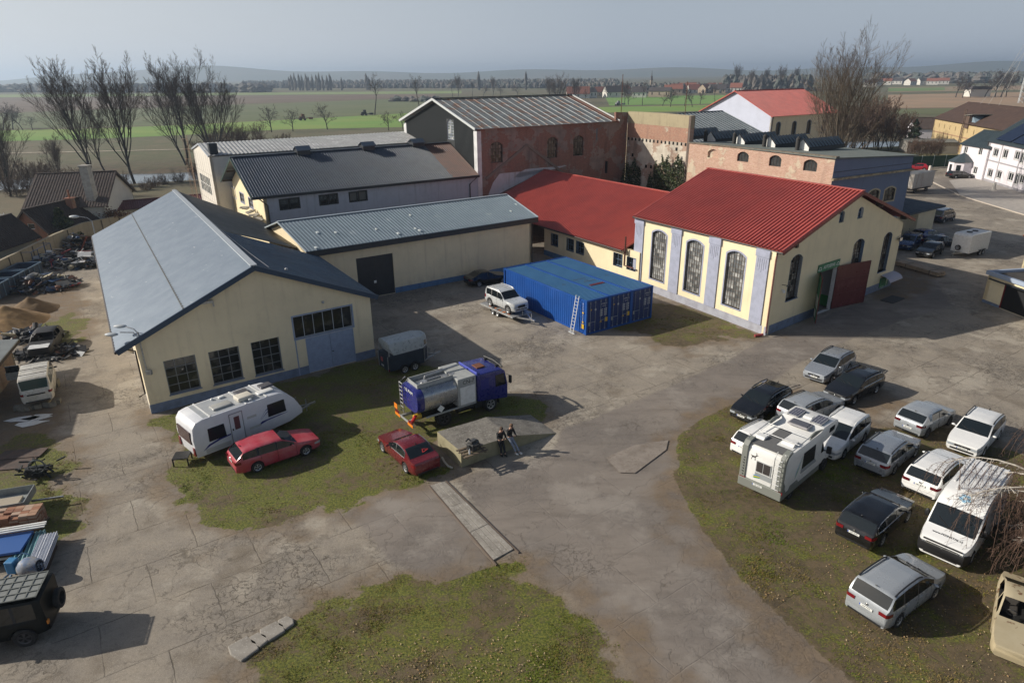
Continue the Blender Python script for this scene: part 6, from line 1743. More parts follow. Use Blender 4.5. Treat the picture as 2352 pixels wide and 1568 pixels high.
vec = r0_ - r1_; hdg = math.atan2(vec.y, vec.x) + R(90)
KIND['defender'] = dict(L=3.9, W=1.80, H=2.0, WB=2.36, fo=.68, R=.40, clr=.42, arch=.46, top=[(0, .95), (.02, 1.12), (.9, 1.16), (1.25, 1.18), (1.55, 1.86), (1.7, 1.97), (2.4, 2.0), (3.8, 1.98), (3.88, 1.94), (3.9, .6)], cowl=1.25, wt=1.6, rt=9, rb=9, belt=(1.14, 1.16), win=[(1.45, 2.1), (2.2, 2.85), (2.95, 3.6)], doors=[(1.4, 2.15), (2.15, 2.9)], tumble=.93)
mid = (r0_ + r1_) / 2; mid.z = 0
K = KIND['defender']; lc = mid + Vector((cos(hdg), sin(hdg), 0)) * (K['L'] - K['fo'] - K['WB'] / 2)
DGREEN = mat('paint_bottle_green', (.004, .006, .006), .5, spec=.25)
t_, I = car('off_road_car', 'black boxy off-road car with roof rack and spare wheel, cut by the left edge', 'off-road car', 'defender', DGREEN, lc, hdg, tail=TLAMP, num=None, light='none', dark_wheel=True)
mb = MB(); x0, x1 = I['X'](3.75), I['X'](1.6)
for y in (-.72, -.36, 0, .36, .72): mb.beam((x0, y, 2.09), (x1, y, 2.09), .04, .04)
for k in range(7): x = x0 + (x1 - x0) * k / 6; mb.beam((x, -.75, 2.085), (x, .75, 2.085), .05, .03)
mb.box(x0 + .05, x1 - .05, -.70, .70, 2.05, 2.075, 1)
mb.build('roof_rack', [mat('rack_grey', (.13, .14, .13), .6), mat('rack_plate', (.22, .23, .22), .5, metal=.3)], t_)
sp = add_wheel(t_, I['X'](3.9) - .16, -.2, .4, 1, True, 1.15); sp.name = 'spare_wheel'; sp.rotation_euler = (0, 0, R(90))
mb = MB(); x = I['X'](3.9); mb.box(x - .05, x, -.86, -.72, .85, 1.0); mb.box(x - .05, x, .72, .86, .85, 1.0); mb.build('tail_light', AMBER, t_)
lc = G(110, 800); 
t_, I = car('wrecked_car', 'dismantled black car wreck with a white bonnet among scrap beside the brick shed', 'wreck', 'hatch', mat('wreck_black', (.015, .015, .017), .6), lc, R(-70), nowheels=True, open_win=True, light='none')
mb = MB(); mb.box(I['X'](1.15), I['X'](.05), -.68, .68, .97, 1.0); o = mb.build('bonnet', mat('bonnet_white', (.62, .63, .63), .5, c2=(.5, .5, .5), sc=3), t_); o.rotation_euler = (0, R(4), 0)
# rusted cream shell bottom right
WREC = rust_roof_mat('cream_wreck', (.50, .43, .29), (.43, .36, .23), (.16, .08, .04), .9, (2, 2, 2), .6)
lc = G(2338, 1445)
t_, I = car('wrecked_car', 'stripped cream car shell with rust and empty windows in the lower right corner', 'wreck', 'sedan', WREC, lc, R(-128), nowheels=True, open_win=True, light='none', nodoors=True)
t_.location.z = -.12
mb = MB(); mb.tube([(I['X'](1.9) + .17 * sin(a) * .4, -.35 + .17 * cos(a), .92 + .17 * sin(a)) for a in np.linspace(0, 2 * pi, 14)], .018, 6); mb.build('steering_wheel', TRIM, t_)
for y in (-.38, .38):
 mb = MB(); mb.box(I['X'](2.9), I['X'](2.4), y - .25, y + .25, .35, .62); mb.box(I['X'](3.05), I['X'](2.9), y - .25, y + .25, .4, 1.1); mb.build('seat', mat('torn_seat', (.05, .045, .04), .9), t_, bevel=.05)

# tall white panel van
vL, vR = G(2096, 1282), G(2212, 1303)
fc = (vL + vR) / 2; r0_ = G(2206, 1078, 2.5); r1_ = G(2131, 1170, 2.35)
hdg = math.atan2((r1_ - r0_).y, (r1_ - r0_).x)
K = KIND['bigvan']
perp = math.atan2((vR - vL).y, (vR - vL).x) - R(90)
hdg = perp if abs(((perp - hdg + pi) % (2 * pi)) - pi) < .35 else hdg
lc = fc - Vector((cos(hdg), sin(hdg), 0)) * (K['fo'] + K['WB'] / 2)
t_, I = car('panel_van', 'tall white panel van with black front bumper and web address on its bonnet', 'van', 'bigvan', CWHITE, lc, hdg, num='5AU 1051', bumper=TRIM)
x = I['X'](0); w0 = I['wf'](0)
mb = MB()
pts = [(.0, w0 + .02), (.12, I['wf'](.12) + .02), (.42, I['wf'](.42) + .02)]
rows = []
path = [(s, y) for s, y in reversed(pts)] + [(s, -y) for s, y in pts]
for z, e in ((.3, -.02), (.42, .03), (.72, .035), (.84, .0)): rows.append([(I['X'](s) + (e if s < .05 else e * .3), y + (e * .5 if y > 0 else -e * .5), z if s < .3 else min(z, .72)) for s, y in path])
mb.grid(rows); mb.build('front_bumper', TRIM, t_, smooth=50)
mb = MB(); mb.box(x + .036, x + .05, -.62, .62, .80, .84); mb.box(x + .036, x + .05, -.62, .62, .87, .9); mb.prism([(x, .92), (x + .045, .97), (x + .03, 1.03), (x - .02, 1.0)], -.75, .75, 1); mb.build('bonnet_strip', [CHROME, TRIM], t_)
sl = math.atan2(I['ztop'](.8) - I['ztop'](.3), .5)
tx = text('www.MZINSTAL.cz', .145, INK, t_, (I['X'](.48), 0, I['ztop'](.48) + .012), (0, 0, 0)); tx.rotation_euler = (sl, 0, R(90))
em = MB(); X1 = 1.95
for k in range(5):
 a = 2 * pi * k / 5; disc_pts = [(.09 * cos(b) + .16 * cos(a), .09 * sin(b) + .16 * sin(a), .0) for b in np.linspace(0, 2 * pi, 10)[:-1]]; em.face(disc_pts)
 em.face([(.035 * cos(b) + .16 * cos(a), .035 * sin(b) + .16 * sin(a), .004) for b in np.linspace(0, 2 * pi, 8)[:-1]], 1)
e_ = em.build('emblem', [mat('emblem_pale_blue', (.35, .55, .68), .6), mat('emblem_blue', (.08, .2, .38), .6)], t_, loc=(I['X'](2.0), 0, I['ztop'](2.0) + .02)); e_.rotation_euler = (0, math.atan2(I['ztop'](2.15) - I['ztop'](1.85), .3), 0)
mb = MB()
for k in range(7): mb.box(I['X'](5.8), I['X'](2.8 if k % 6 else 3.0), -.72 + k * .24 - .03, -.72 + k * .24 + .03, 2.518, 2.545)
mb.box(I['X'](2.95), I['X'](2.4), -.5, .5, 2.5, 2.535); mb.build('roof_rib', CWHITE, t_)

# ------------------------------------------------------------------ motorhome
wa, wb_ = (1810.8, 1144.3), (1876, 1089)
lc, rz = put_by_wheels(wa, wb_, 1.12)
VW_ = mat('motorhome_white', (.72, .72, .70), .35, c2=(.66, .66, .64), sc=2)
VGREY = mat('motorhome_grey', (.19, .20, .18), .5)
th = thing('motorhome', 'white motorhome with grey rear corners, roof solar panels and rear ladder', 'motorhome', lc, rz)
hw = 1.12
mb = MB(); prof = [(-2.75, .55), (1.35, .55), (1.35, 2.05), (1.75, 2.05), (2.75, 2.2), (3.05, 2.55), (2.95, 2.82), (2.6, 2.95), (1.2, 3.0), (.9, 2.85), (-2.35, 2.85), (-2.65, 2.72), (-2.75, 2.4)]
mb.prism(prof, -hw, hw); mb.build('body', VW_, th, bevel=.04, smooth=35)
mb = MB(); mb.prism([(1.36, .5), (2.95, .5), (3.05, .85), (2.75, 1.1), (2.2, 1.25), (1.75, 2.04), (1.36, 2.04)], -.98, .98); cab = mb.build('cab', VW_, th, bevel=.06, smooth=40)
mb = MB(); mb.face([(2.24, -.85, 1.27), (2.24, .85, 1.27), (1.82, .8, 1.95), (1.82, -.8, 1.95)]); mb.build('windshield', CARGL, cab, loc=(.02, 0, .015))
for sd in (1, -1):
 mb = MB(); mb.face([(2.05, sd * .995, 1.25), (1.45, sd * .995, 1.25), (1.45, sd * .995, 1.92), (1.72, sd * .995, 1.92)]); mb.build('side_window', CARGL, cab)
 mb = MB(); mb.box(1.95, 2.1, sd * 1.25 - .12, sd * 1.25 + .12, 1.2, 1.6); mb.beam((2.0, sd * .98, 1.3), (2.0, sd * 1.2, 1.35), .06, .06); mb.build('mirror', TRIM, cab, bevel=.03)
 mb = MB(); mb.prism([(-2.78, .5), (1.3, .5), (1.3, .78), (-1.05, .78), (-1.2, .98), (-1.95, .98), (-2.1, .78), (-2.78, .78)], sd * 1.135 - .012, sd * 1.135 + .012); mb.build('skirt', VGREY, th)
 for x in (-1.6, 2.25): add_wheel(th, x, sd * .98, .34, sd, True)
 mb = MB(); mb.prism([(.55, 1.45), (-.85, 1.45), (-.85, 2.35), (.45, 2.35)], sd * 1.125 - .01, sd * 1.125 + .012); w_ = mb.build('side_window', mat('awning_window', (.03, .03, .032), .2), th)
 mb = MB(); mb.prism([(.85, 1.2), (-.9, 1.2), (-.9, 1.45), (.6, 1.45)], sd * 1.124 - .01, sd * 1.124 + .01); mb.build('window_panel', mat('grey_panel', (.27, .29, .3), .5), th)
 mb = MB(); mb.box(1.95, 2.55, sd * 1.125 - .01, sd * 1.125 + .012, 2.42, 2.7); mb.build('alcove_window', CARGL, th)
 # rear grey corner post with curved top
 mb = MB(); mb.prism([(-2.82, .45), (-2.5, .45), (-2.5, 1.2), (-2.70, 1.5), (-2.70, 2.45), (-2.55, 2.75), (-2.2, 2.9), (-2.2, 3.02), (-2.6, 2.95), (-2.8, 2.75), (-2.82, 2.4)], sd * 1.14 - (.30 if sd > 0 else 0), sd * 1.14 + (0 if sd > 0 else .30)); mb.build('rear_corner', VGREY, th, bevel=.02)
 mb = MB(); mb.box(-2.84, -2.8, sd * .98 - .2, sd * .98 + .12, .82, .98); mb.build('tail_light', TLAMP, th)
 mb = MB(); mb.tube([(-2.45, sd * 1.08, 2.98), (-.1, sd * 1.08, 3.08), (.25, sd * 1.08, 3.0), (.5, sd * 1.08, 2.95)], .025, 6); mb.build('roof_rail', STEEL, th)
 mb = MB(); mb.prism([(-.3, 2.9), (1.1, 2.95), (.5, 3.1), (.1, 3.18), (-.3, 3.12)], sd * 1.09 - .03, sd * 1.09 + .03); mb.build('roof_fin', VGREY, th)
mb = MB(); mb.box(-2.86, -2.4, -1.15, 1.15, .45, .95); mb.build('rear_bumper', VGREY, th, bevel=.04)
plate(th, '6SL 4258', -2.865, .82, -1, y=.1)
mb = MB(); mb.box(-2.785, -2.75, -.45, .35, 1.5, 2.15); rw = mb.build('rear_window', mat('grey_frame', (.45, .46, .46), .5), th, bevel=.03)
mb = MB(); mb.box(-2.80, -2.78, -.40, -.06, 1.55, 2.1); mb.box(-2.80, -2.78, -.02, .30, 1.55, 2.1); mb.build('pane', mat('tinted_pane', (.05, .045, .045), .15), rw)
mb = MB(); mb.box(-2.765, -2.755, -.55, .35, 1.18, 1.46); mb.build('grey_panel', mat('grey_panel', (.27, .29, .3), .5), th)
for k, (c, n_) in enumerate((((.02, .2, .45), 'blue'), ((.6, .45, .03), 'yellow'), ((.03, .25, .05), 'green'))):
 mb = MB(); mb.face([(-2.772, .42 - .0, 1.28 - k * .055), (-2.772, .05, 1.36 - k * .06), (-2.772, .1, 1.31 - k * .06), (-2.772, .38, 1.23 - k * .055)]); mb.build('swoosh', mat('swoosh_' + n_, c, .5), th)
mb = MB()                                                             # small dark deer decal
for q in ([(0, 0), (.2, .02), (.2, .1), (0, .1)], [(0, 0), (.03, 0), (-.01, -.14), (-.03, -.14)], [(.15, 0), (.19, 0), (.2, -.14), (.18, -.14)], [(.2, .06), (.27, .16), (.24, .19), (.16, .1)], [(.24, .16), (.33, .15), (.3, .19), (.25, .2)], [(.25, .19), (.22, .3), (.2, .3), (.22, .2)], [(0, .06), (-.07, .1), (-.06, .12), (0, .1)]): mb.face([(-2.758, .62 - a, 2.2 + b) for a, b in q])
mb.build('deer_decal', INK, th)
mb = MB()
for k in range(7): mb.face([(-2.826, .98 + (k % 3) * .03, 2.1 - k * .16), (-2.826, .91, 2.1 - k * .16), (-2.826, .91, 2.03 - k * .16), (-2.826, .98, 2.03 - k * .16)])
mb.build('vertical_marks', INK, th)
mb = MB()
for y in (-.62, -1.0): mb.tube([(-2.92, y, 1.0), (-2.92, y, 2.7), (-2.7, y, 2.98)], .022, 6)
for k in range(7): mb.tube([(-2.92, -.62, 1.05 + k * .27), (-2.92, -1.0, 1.05 + k * .27)], .02, 6)
mb.build('ladder', STEEL, th, smooth=50)
mb = MB(); mb.box(-2.6, -1.9, -.95, .95, 2.852, 2.87); mb.box(-1.9, -.2, -.1, .55, 2.853, 2.869); mb.build('roof_tread', mat('tread_grey', (.12, .12, .12), .9), th)
for y in (-.02,):
 mb = MB(); mb.tube([(-1.45, -1.06, 3.03), (-1.45, 1.06, 3.03)], .022, 6); mb.build('roof_bar', STEEL, th); mb = MB(); mb.tube([(-.5, -1.06, 3.06), (-.5, 1.06, 3.06)], .022, 6); mb.build('roof_bar', STEEL, th)
for x, y, s, h in ((-1.75, .72, .28, .14), (-1.3, -.55, .36, .14), (1.75, -.05, .26, .1)):
 z0 = 2.99 if x > 1 else 2.86; mb = MB(); mb.prism([(-s, 0), (s, 0), (s * .6, h), (-s * .6, h)], -s * .9, s * .9); mb.build('roof_hatch', VW_, th, loc=(x, y, z0), bevel=.03)
mb = MB(); mb.box(-.36, .36, -.55, .55, 0, .1); o = mb.build('skylight', mat('skylight_rim', (.3, .29, .3), .5), th, loc=(.75, -.05, 2.93), bevel=.05); mb = MB(); mb.box(-.28, .28, -.46, .46, .1, .13); mb.build('pane', mat('smoked_dome', (.10, .10, .115), .12), o, bevel=.02)
for y in (.62, -.62):
 mb = MB(); mb.box(-.5, .5, -.3, .3, .07, .10); o = mb.build('solar_panel', mat('panel_rim', (.4, .41, .42), .4), th, loc=(1.75, y, 2.98))
 mb = MB(); mb.box(-.47, .47, -.27, .27, .10, .105); mb.build('cells', mat('solar_cells', (.01, .014, .045), .2), o)
 mb = MB()
 for a in range(1, 8): mb.box(-.47 + a * .1175 - .006, -.47 + a * .1175 + .006, -.27, .27, .105, .107)
 for b in range(1, 4): mb.box(-.47, .47, -.27 + b * .135 - .006, -.27 + b * .135 + .006, .1052, .1068)
 mb.build('grid_lines', mat('cell_lines', (.5, .5, .52), .5), o)
 mb = MB()
 for a, b in ((-.48, -.28), (.42, -.28), (-.48, .22), (.42, .22)): mb.box(a, a + .08, b, b + .08, -.02, .07)
 mb.build('foot', TRIM, o)
for nm, m_, pts in (('swoosh', mat('swoosh_green', (.03, .25, .05), .5), [(-.95, 1.15), (-.75, 1.4), (-.35, 2.2), (-.5, 1.9)]), ('swoosh', mat('swoosh_blue', (.02, .2, .45), .5), [(-.98, 1.3), (-.8, 1.55), (-.45, 2.25), (-.6, 1.95)])):
 for sd in (1, -1):
  mb = MB(); mb.prism([(a - .55, b) for a, b in pts], sd * 1.123 - .006, sd * 1.123 + .006); mb.build(nm, m_, th)

# ------------------------------------------------------------------ caravan
a, b = G(459, 1068), G(700, 972)
d = (b - a); d.z = 0; Lc = d.length; hdg = math.atan2(d.y, d.x)
lc = a + d * .5 + Vector((-d.y, d.x, 0)).normalized() * 1.15
th = thing('caravan', 'large white touring caravan with blue stripe parked before the hall windows', 'caravan', lc, hdg)
CW_ = mat('caravan_white', (.70, .71, .73), .35, c2=(.64, .65, .68), sc=1.5)
h0 = Lc / 2
prof = [(-h0, .42), (-h0 + 4.3, .42), (h0 - .9, .5), (h0, .78), (h0 - .02, 1.1), (h0 - .45, 1.9), (h0 - .85, 2.35), (h0 - 1.35, 2.55), (h0 - 1.9, 2.6), (-h0 + .6, 2.6), (-h0 + .2, 2.5), (-h0 - .02, 2.2), (-h0 - .08, 1.5)]
mb = MB(); mb.prism(prof, -1.13, 1.13); mb.build('body', CW_, th, bevel=.05, smooth=38)
mb = MB(); mb.box(-h0 + .7, h0 - 2.0, -1.0, 1.0, 2.6, 2.612); mb.build('roof', mat('caravan_roof', (.34, .36, .38), .5, c2=(.42, .43, .43), sc=2), th)
def ssk(x0, x1, z0, z1, sk=0): return [(x0, z0), (x1, z0), (x1 - sk, z1), (x0 + sk * .3, z1)]
DKW = mat('caravan_window', (.018, .018, .024), .12)
for sd in (-1, 1):
 y = sd * 1.145
 for x0, x1, z0, z1 in ((-h0 + .75, -h0 + 1.75, 1.15, 1.95), (h0 - 2.2, h0 - 1.05, 1.3, 2.1)):
  mb = MB(); mb.prism(ssk(x0, x1, z0, z1, .06), y - .02, y + .02); mb.build('side_window', DKW, th, bevel=.02)
dx = -h0 + 2.05
mb = MB(); mb.box(dx, dx + .72, -1.155, -1.12, .5, 2.3); dr = mb.build('door', CW_, th, bevel=.02)
mb = MB(); fr = .035; mb.box(dx - fr, dx, -1.16, -1.12, .48, 2.33); mb.box(dx + .72, dx + .72 + fr, -1.16, -1.12, .48, 2.33); mb.box(dx - fr, dx + .72 + fr, -1.161, -1.12, 2.3, 2.34); mb.build('door_frame', mat('frame_grey', (.25, .25, .26), .5), dr)
mb = MB(); mb.box(dx + .22, dx + .54, -1.17, -1.15, 1.3, 2.1); mb.build('window', mat('door_blind', (.13, .05, .055), .3), dr, bevel=.02)
mb = MB(); mb.box(dx + .06, dx + .13, -1.18, -1.15, 1.3, 1.42); mb.build('handle', TRIM, dr)
STR = mat('stripe_blue', (.015, .02, .17), .4)
for q in ([(-h0 + .35, .72), (-h0 + .8, .92), (-h0 + 1.4, 1.05), (dx - .06, 1.1), (dx - .06, 1.18), (-h0 + 1.3, 1.14), (-h0 + .7, 1.0)], [(dx + 1.7, 1.02), (h0 - 2.3, 1.12), (h0 - .9, 1.2), (h0 - 1.5, 1.22), (h0 - 2.6, 1.19), (dx + 1.7, 1.1)]):
 mb = MB(); mb.prism(q, -1.142, -1.13); mb.build('stripe', STR, th)
mb = MB(); mb.prism([(dx + 1.75, 1.35), (dx + 2.1, 1.75), (dx + 2.6, 2.0), (dx + 2.15, 1.82)], -1.141, -1.13); mb.prism([(dx + 1.8, 1.34), (dx + 2.2, 1.62), (dx + 2.5, 1.7), (dx + 2.2, 1.66)], -1.141, -1.13); mb.build('emblem', mat('emblem_ink', (.08, .1, .25), .5), th)
for q in ((dx + 1.0, dx + 1.55, 1.65, 1.8), (dx + 1.05, dx + 1.75, .95, 1.1), (-h0 + .5, -h0 + 1.9, .5, .78)): mb = MB(); mb.box(q[0], q[1], -1.142, -1.13, q[2], q[3]); mb.build('vent', mat('vent_grey', (.5, .5, .47), .6), th)
mb = MB(); mb.box(-h0 - .13, -h0 - .05, -.85, .85, 1.2, 1.95); mb.build('rear_window', mat('rear_tint', (.06, .035, .035), .12), th, bevel=.03)
for sd in (-1, 1):
 mb = MB(); mb.box(-h0 - .1, -h0 - .02, sd * .98 - .1, sd * .98 + .1, .55, 1.05); mb.build('tail_light', TLAMP, th)
 for x in (-.1, -.9): add_wheel(th, x, sd * 1.0, .31, sd)
for x in (-h0 + 1.05, -.1, h0 - 2.1):
 mb = MB(); mb.box(x - .04, x + .04, -1.13, 1.13, 2.6, 2.64); mb.build('roof_strip', VW_, th)
for nm, x, y, sx, sy, h, m_ in (('roof_light', -h0 + 2.0, -.35, .55, .32, .12, mat('clear_dome', (.4, .4, .38), .2)), ('aircon_box', -h0 + 3.35, -.35, .45, .36, .24, mat('aircon_white', (.62, .58, .5), .5)), ('satellite_dish', -h0 + 4.6, -.45, .5, .24, .1, VW_), ('roof_light', -h0 + 3.6, .45, .38, .3, .14, mat('smoked_dome', (.10, .10, .115), .12)), ('roof_light', -h0 + 5.0, .25, .38, .3, .14, mat('smoked_dome', (.10, .10, .115), .12)), ('roof_vent', -h0 + 2.5, .7, .18, .12, .1, VW_), ('roof_vent', -h0 + 2.0, .8, .08, .08, .12, VW_), ('roof_vent', -h0 + 3.5, -.85, .1, .1, .12, VW_)):
 mb = MB(); mb.box(-sx, sx, -sy, sy, 0, h); mb.build(nm, m_, th, loc=(x, y, 2.61), bevel=.05, seg=3, smooth=40)
mb = MB(); mb.beam((h0 - .3, -.5, .55), (h0 + 1.1, 0, .5), .08, .1); mb.beam((h0 - .3, .5, .55), (h0 + 1.1, 0, .5), .08, .1); mb.beam((h0 + .9, 0, .52), (h0 + 1.5, 0, .55), .1, .1); mb.tube([(h0 + .9, .1, .1), (h0 + .9, .1, .9)], .035, 8); mb.tube([(h0 + .1, .3, .6), (h0 + .35, .3, 1.2), (h0 + .5, .3, .6)], .03, 6)
mb.build('drawbar', STEEL, th)

# ------------------------------------------------------------------ fuel tanker lorry
lc, rz = put_by_wheels((1023, 978), (1128.2, 943.4), 1.25)
dW = (G(1128.2, 943.4) - G(1023, 978)).length
th = thing('tanker_lorry', 'small fuel tanker lorry with silver tank and deep blue cab on the grass', 'lorry', lc, rz)
xr, xf = -dW / 2, dW / 2
LBLUE = mat('lorry_blue', (.018, .022, .17), .3, c2=(.015, .018, .14), sc=2, coat=.5)
TANK = mat('tank_steel', (.42, .43, .44), .32, metal=.75, c2=(.33, .34, .36), sc=1.2, c3=(.25, .27, .33))
LGREY = mat('lorry_grey', (.36, .37, .36), .55, c2=(.30, .31, .30), sc=2)
ty0, ty1 = xr - 1.75, xf - 1.25
def sup(w, h, cz, e=3.2, n=36): return [(np.sign(cos(a)) * abs(cos(a)) ** (2 / e) * w, cz + np.sign(sin(a)) * abs(sin(a)) ** (2 / e) * h) for a in np.linspace(0, 2 * pi, n, endpoint=False)]
mb = MB(); rows = []
for x, k in ((ty0 + .45, 1), (ty1 - 1.15, 1)): rows.append([(x, y, z) for y, z in sup(1.18 * k, .80 * k, 1.95)])
mb.grid(rows, closed=True); mb.face(rows[1]); mb.build('tank', TANK, th, smooth=35)
mb = MB(); rows = []
for x, k in ((ty0 + .45, 1.004), (ty0 + .12, 1.0), (ty0, .93)): rows.append([(x, y, 1.95 + (z - 1.95)) for y, z in sup(1.18 * k, .80 * k, 1.95)])
mb.grid(rows, closed=True); mb.face(rows[-1]); te = mb.build('tank_end', LBLUE, th, smooth=40)
text('OZ PHM', .3, LETW, te, (ty0 - .012, 0, 2.42), (R(90), 0, R(-90)))
bx0, bx1 = ty1 - 1.15, ty1 + .15
mb = MB(); mb.box(bx0, bx1, -1.22, 1.22, 1.0, 2.85); pc = mb.build('pump_cabinet', LGREY, th, bevel=.04)
mb = MB(); mb.box(bx0 + .15, bx1 - .1, -1.245, -1.21, 1.1, 2.28)
for k in range(12): mb.box(bx0 + .17, bx1 - .12, -1.252, -1.245, 1.16 + k * .093, 1.175 + k * .093)
mb.build('roller_shutter', WHITE, pc)
tx = text('CN-7', .36, INK, pc, ((bx0 + bx1) / 2 + .1, -1.226, 2.56), (R(90), 0, 0))
mb = MB()
for sd in (-1, 1): mb.prism([(ty0 + .3, 2.62), (bx0 + .02, 2.62), (bx0 + .02, 3.0), (ty0 + .3, 2.98)], sd * .62 - .025, sd * .62 + .025)
mb.box(ty0 + .28, ty0 + .33, -.62, .62, 2.62, 2.97); mb.build('top_rail', LGREY, th)
mb = MB(); mb.tube([(ty0 + 1.3, .3, 2.95), (bx0 + 1.0, .3, 3.1)], .07, 8); mb.tube([(ty0 + 1.3, .3, 2.95), (ty0 + 1.25, .3, 2.75)], .07, 8); mb.tube([(ty0 + .9, 0, 2.8), (ty0 + 2.6, 0, 2.82)], .05, 8)
for x in (ty0 + 1.0, ty0 + 2.4, ty0 + 2.9): mb.tube([(x, -.1, 2.72), (x, -.1, 2.86)], .22, 12)
mb.build('top_pipe', STEEL, th, smooth=50)
cx0, cx1 = bx1 + .12, xf + 1.3
mb = MB(); mb.prism([(cx0, .95), (cx1 - .02, .6), (cx1, 1.6), (cx1 - .2, 2.55), (cx1 - .45, 2.72), (cx0 + .1, 2.78), (cx0, 2.6)], -1.18, 1.18); cb = mb.build('cab', LBLUE, th, bevel=.07, seg=3, smooth=40)
mb = MB(); mb.face([(cx1 - .0, -1.02, 1.68), (cx1 - .0, 1.02, 1.68), (cx1 - .175, .98, 2.48), (cx1 - .175, -.98, 2.48)]); mb.build('windshield', CARGL, cb, loc=(.012, 0, .0))
for sd in (-1, 1):
 mb = MB(); mb.prism([(cx1 - .95, 1.62), (cx1 - .15, 1.62), (cx1 - .32, 2.42), (cx1 - .95, 2.42)], sd * 1.185 - .008, sd * 1.185 + .008); mb.build('side_window', CARGL, cb)
 mb = MB(); mb.box(cx1 - .05, cx1 + .08, sd * 1.42 - .1, sd * 1.42 + .1, 1.75, 2.25); mb.beam((cx1 - .1, sd * 1.15, 2.3), (cx1, sd * 1.42, 2.25), .03, .03); mb.build('mirror', TRIM, cb, bevel=.03)
 mb = MB(); mb.box(cx0 + .25, cx0 + .85, sd * 1.185 - .006, sd * 1.185 + .006, 1.7, 2.4); mb.build('side_panel', mat('lorry_blue_panel', (.02, .025, .19), .35), cb)
 mb = MB(); rows = [[(xf + .62 * cos(a_), sd * .85, .5 + .62 * sin(a_)), (xf + .62 * cos(a_), sd * 1.2, .5 + .62 * sin(a_))] for a_ in np.linspace(-.2, pi + .2, 10)]; mb.grid(rows); mb.build('mudguard', TRIM, th)
 for x, dk in ((xf, 0), (xr, 1)): add_wheel(th, x, sd * 1.05, .48, sd, bool(dk))
 add_wheel(th, xr, sd * .75, .48, sd, True)
mb = MB(); mb.box(cx0 + .5, cx0 + 1.1, -.35, .3, 2.77, 2.84); mb.build('roof_hatch', mat('hatch_brown', (.16, .06, .03), .6), cb, bevel=.02)
mb = MB(); mb.tube([(cx1 - .35, -1.05, 2.82), (cx1 - .28, 0, 2.88), (cx1 - .35, 1.05, 2.82)], .06, 6); mb.box(cx1 - .6, cx1 - .35, -.7, -.6, 2.72, 2.85); mb.box(cx1 - .6, cx1 - .35, .6, .7, 2.72, 2.85); mb.build('sun_visor', TRIM, cb)
mb = MB(); mb.box(cx0, cx0 + .12, -1.1, 1.1, 2.6, 2.9); mb.build('wind_deflector', mat('deflector_blue', (.08, .1, .42), .3), cb, bevel=.05)
mb = MB(); mb.box(ty0 + .3, cx1 - .3, -.45, .45, .6, .9); mb.box(ty0 + .5, bx1, -1.2, -1.12, .93, 1.02, 1); mb.box(ty0 + .5, bx1, 1.12, 1.2, .93, 1.02, 1); mb.tube([(xr + 1.0, -.85, .75), (xr + 2.1, -.85, .75)], .28, 12); mb.box(xr + 2.2, xr + 2.9, -1.1, -.6, .5, .95); mb.build('chassis', [TRIM, LGREY], th)
mb = MB()
for y in (.55, .95): mb.tube([(ty0 - .14, y, .75), (ty0 - .14, y, 2.7), (ty0 + .3, y, 2.95)], .03, 6)
for k in range(8): mb.tube([(ty0 - .14, .55, .85 + k * .27), (ty0 - .14, .95, .85 + k * .27)], .024, 6)
mb.build('ladder', STEEL, th)
ORG = mat('orange_marker', (.75, .22, .015), .5)
mb = MB(); mb.box(ty0 - .42, ty0 - .36, -1.2, 1.2, .62, .72); mb.box(ty0 - .4, ty0 + .3, -.5, -.4, .6, .75); mb.box(ty0 - .4, ty0 + .3, .4, .5, .6, .75); rbm = mb.build('rear_beam', LGREY, th)
for sd in (-1, 1):
 mb = MB(); mb.box(ty0 - .45, ty0 - .42, sd * .85 - .33, sd * .85 + .33, .55, .72); mb.build('reflector_board', ORG, rbm)
 mb = MB(); mb.box(ty0 - .46, ty0 - .42, sd * .9 - .25, sd * .9 + .25, .76, .92); mb.build('tail_light', TLAMP, rbm)
mb = MB(); mb.box(ty0 - .44, ty0 - .41, .85, 1.25, .98, 1.3); mb.build('hazard_plate', ORG, th)
mb = MB(); mb.tube([(ty0 - .1, -.7, .98), (ty0 + .35, -.7, .98)], .17, 10); mb.build('hose_reel', mat('hose_yellow', (.6, .38, .03), .5), th)
mb = MB(); mb.tube([(ty0 - .35, -.75, .6), (ty0 - .1, -.95, 1.2)], .1, 8); mb.build('extinguisher', mat('extinguisher_red', (.45, .02, .02), .4), th)
for x, z, m_ in ((ty0 + 1.5, 1.28, LETW), (ty0 + 3.05, 1.32, mat('diamond_red', (.5, .015, .02), .5))):
 mb = MB(); mb.prism([(x, z - .24), (x + .24, z), (x, z + .24), (x - .24, z)], -1.2, -1.15); mb.build('hazard_diamond', m_, th)

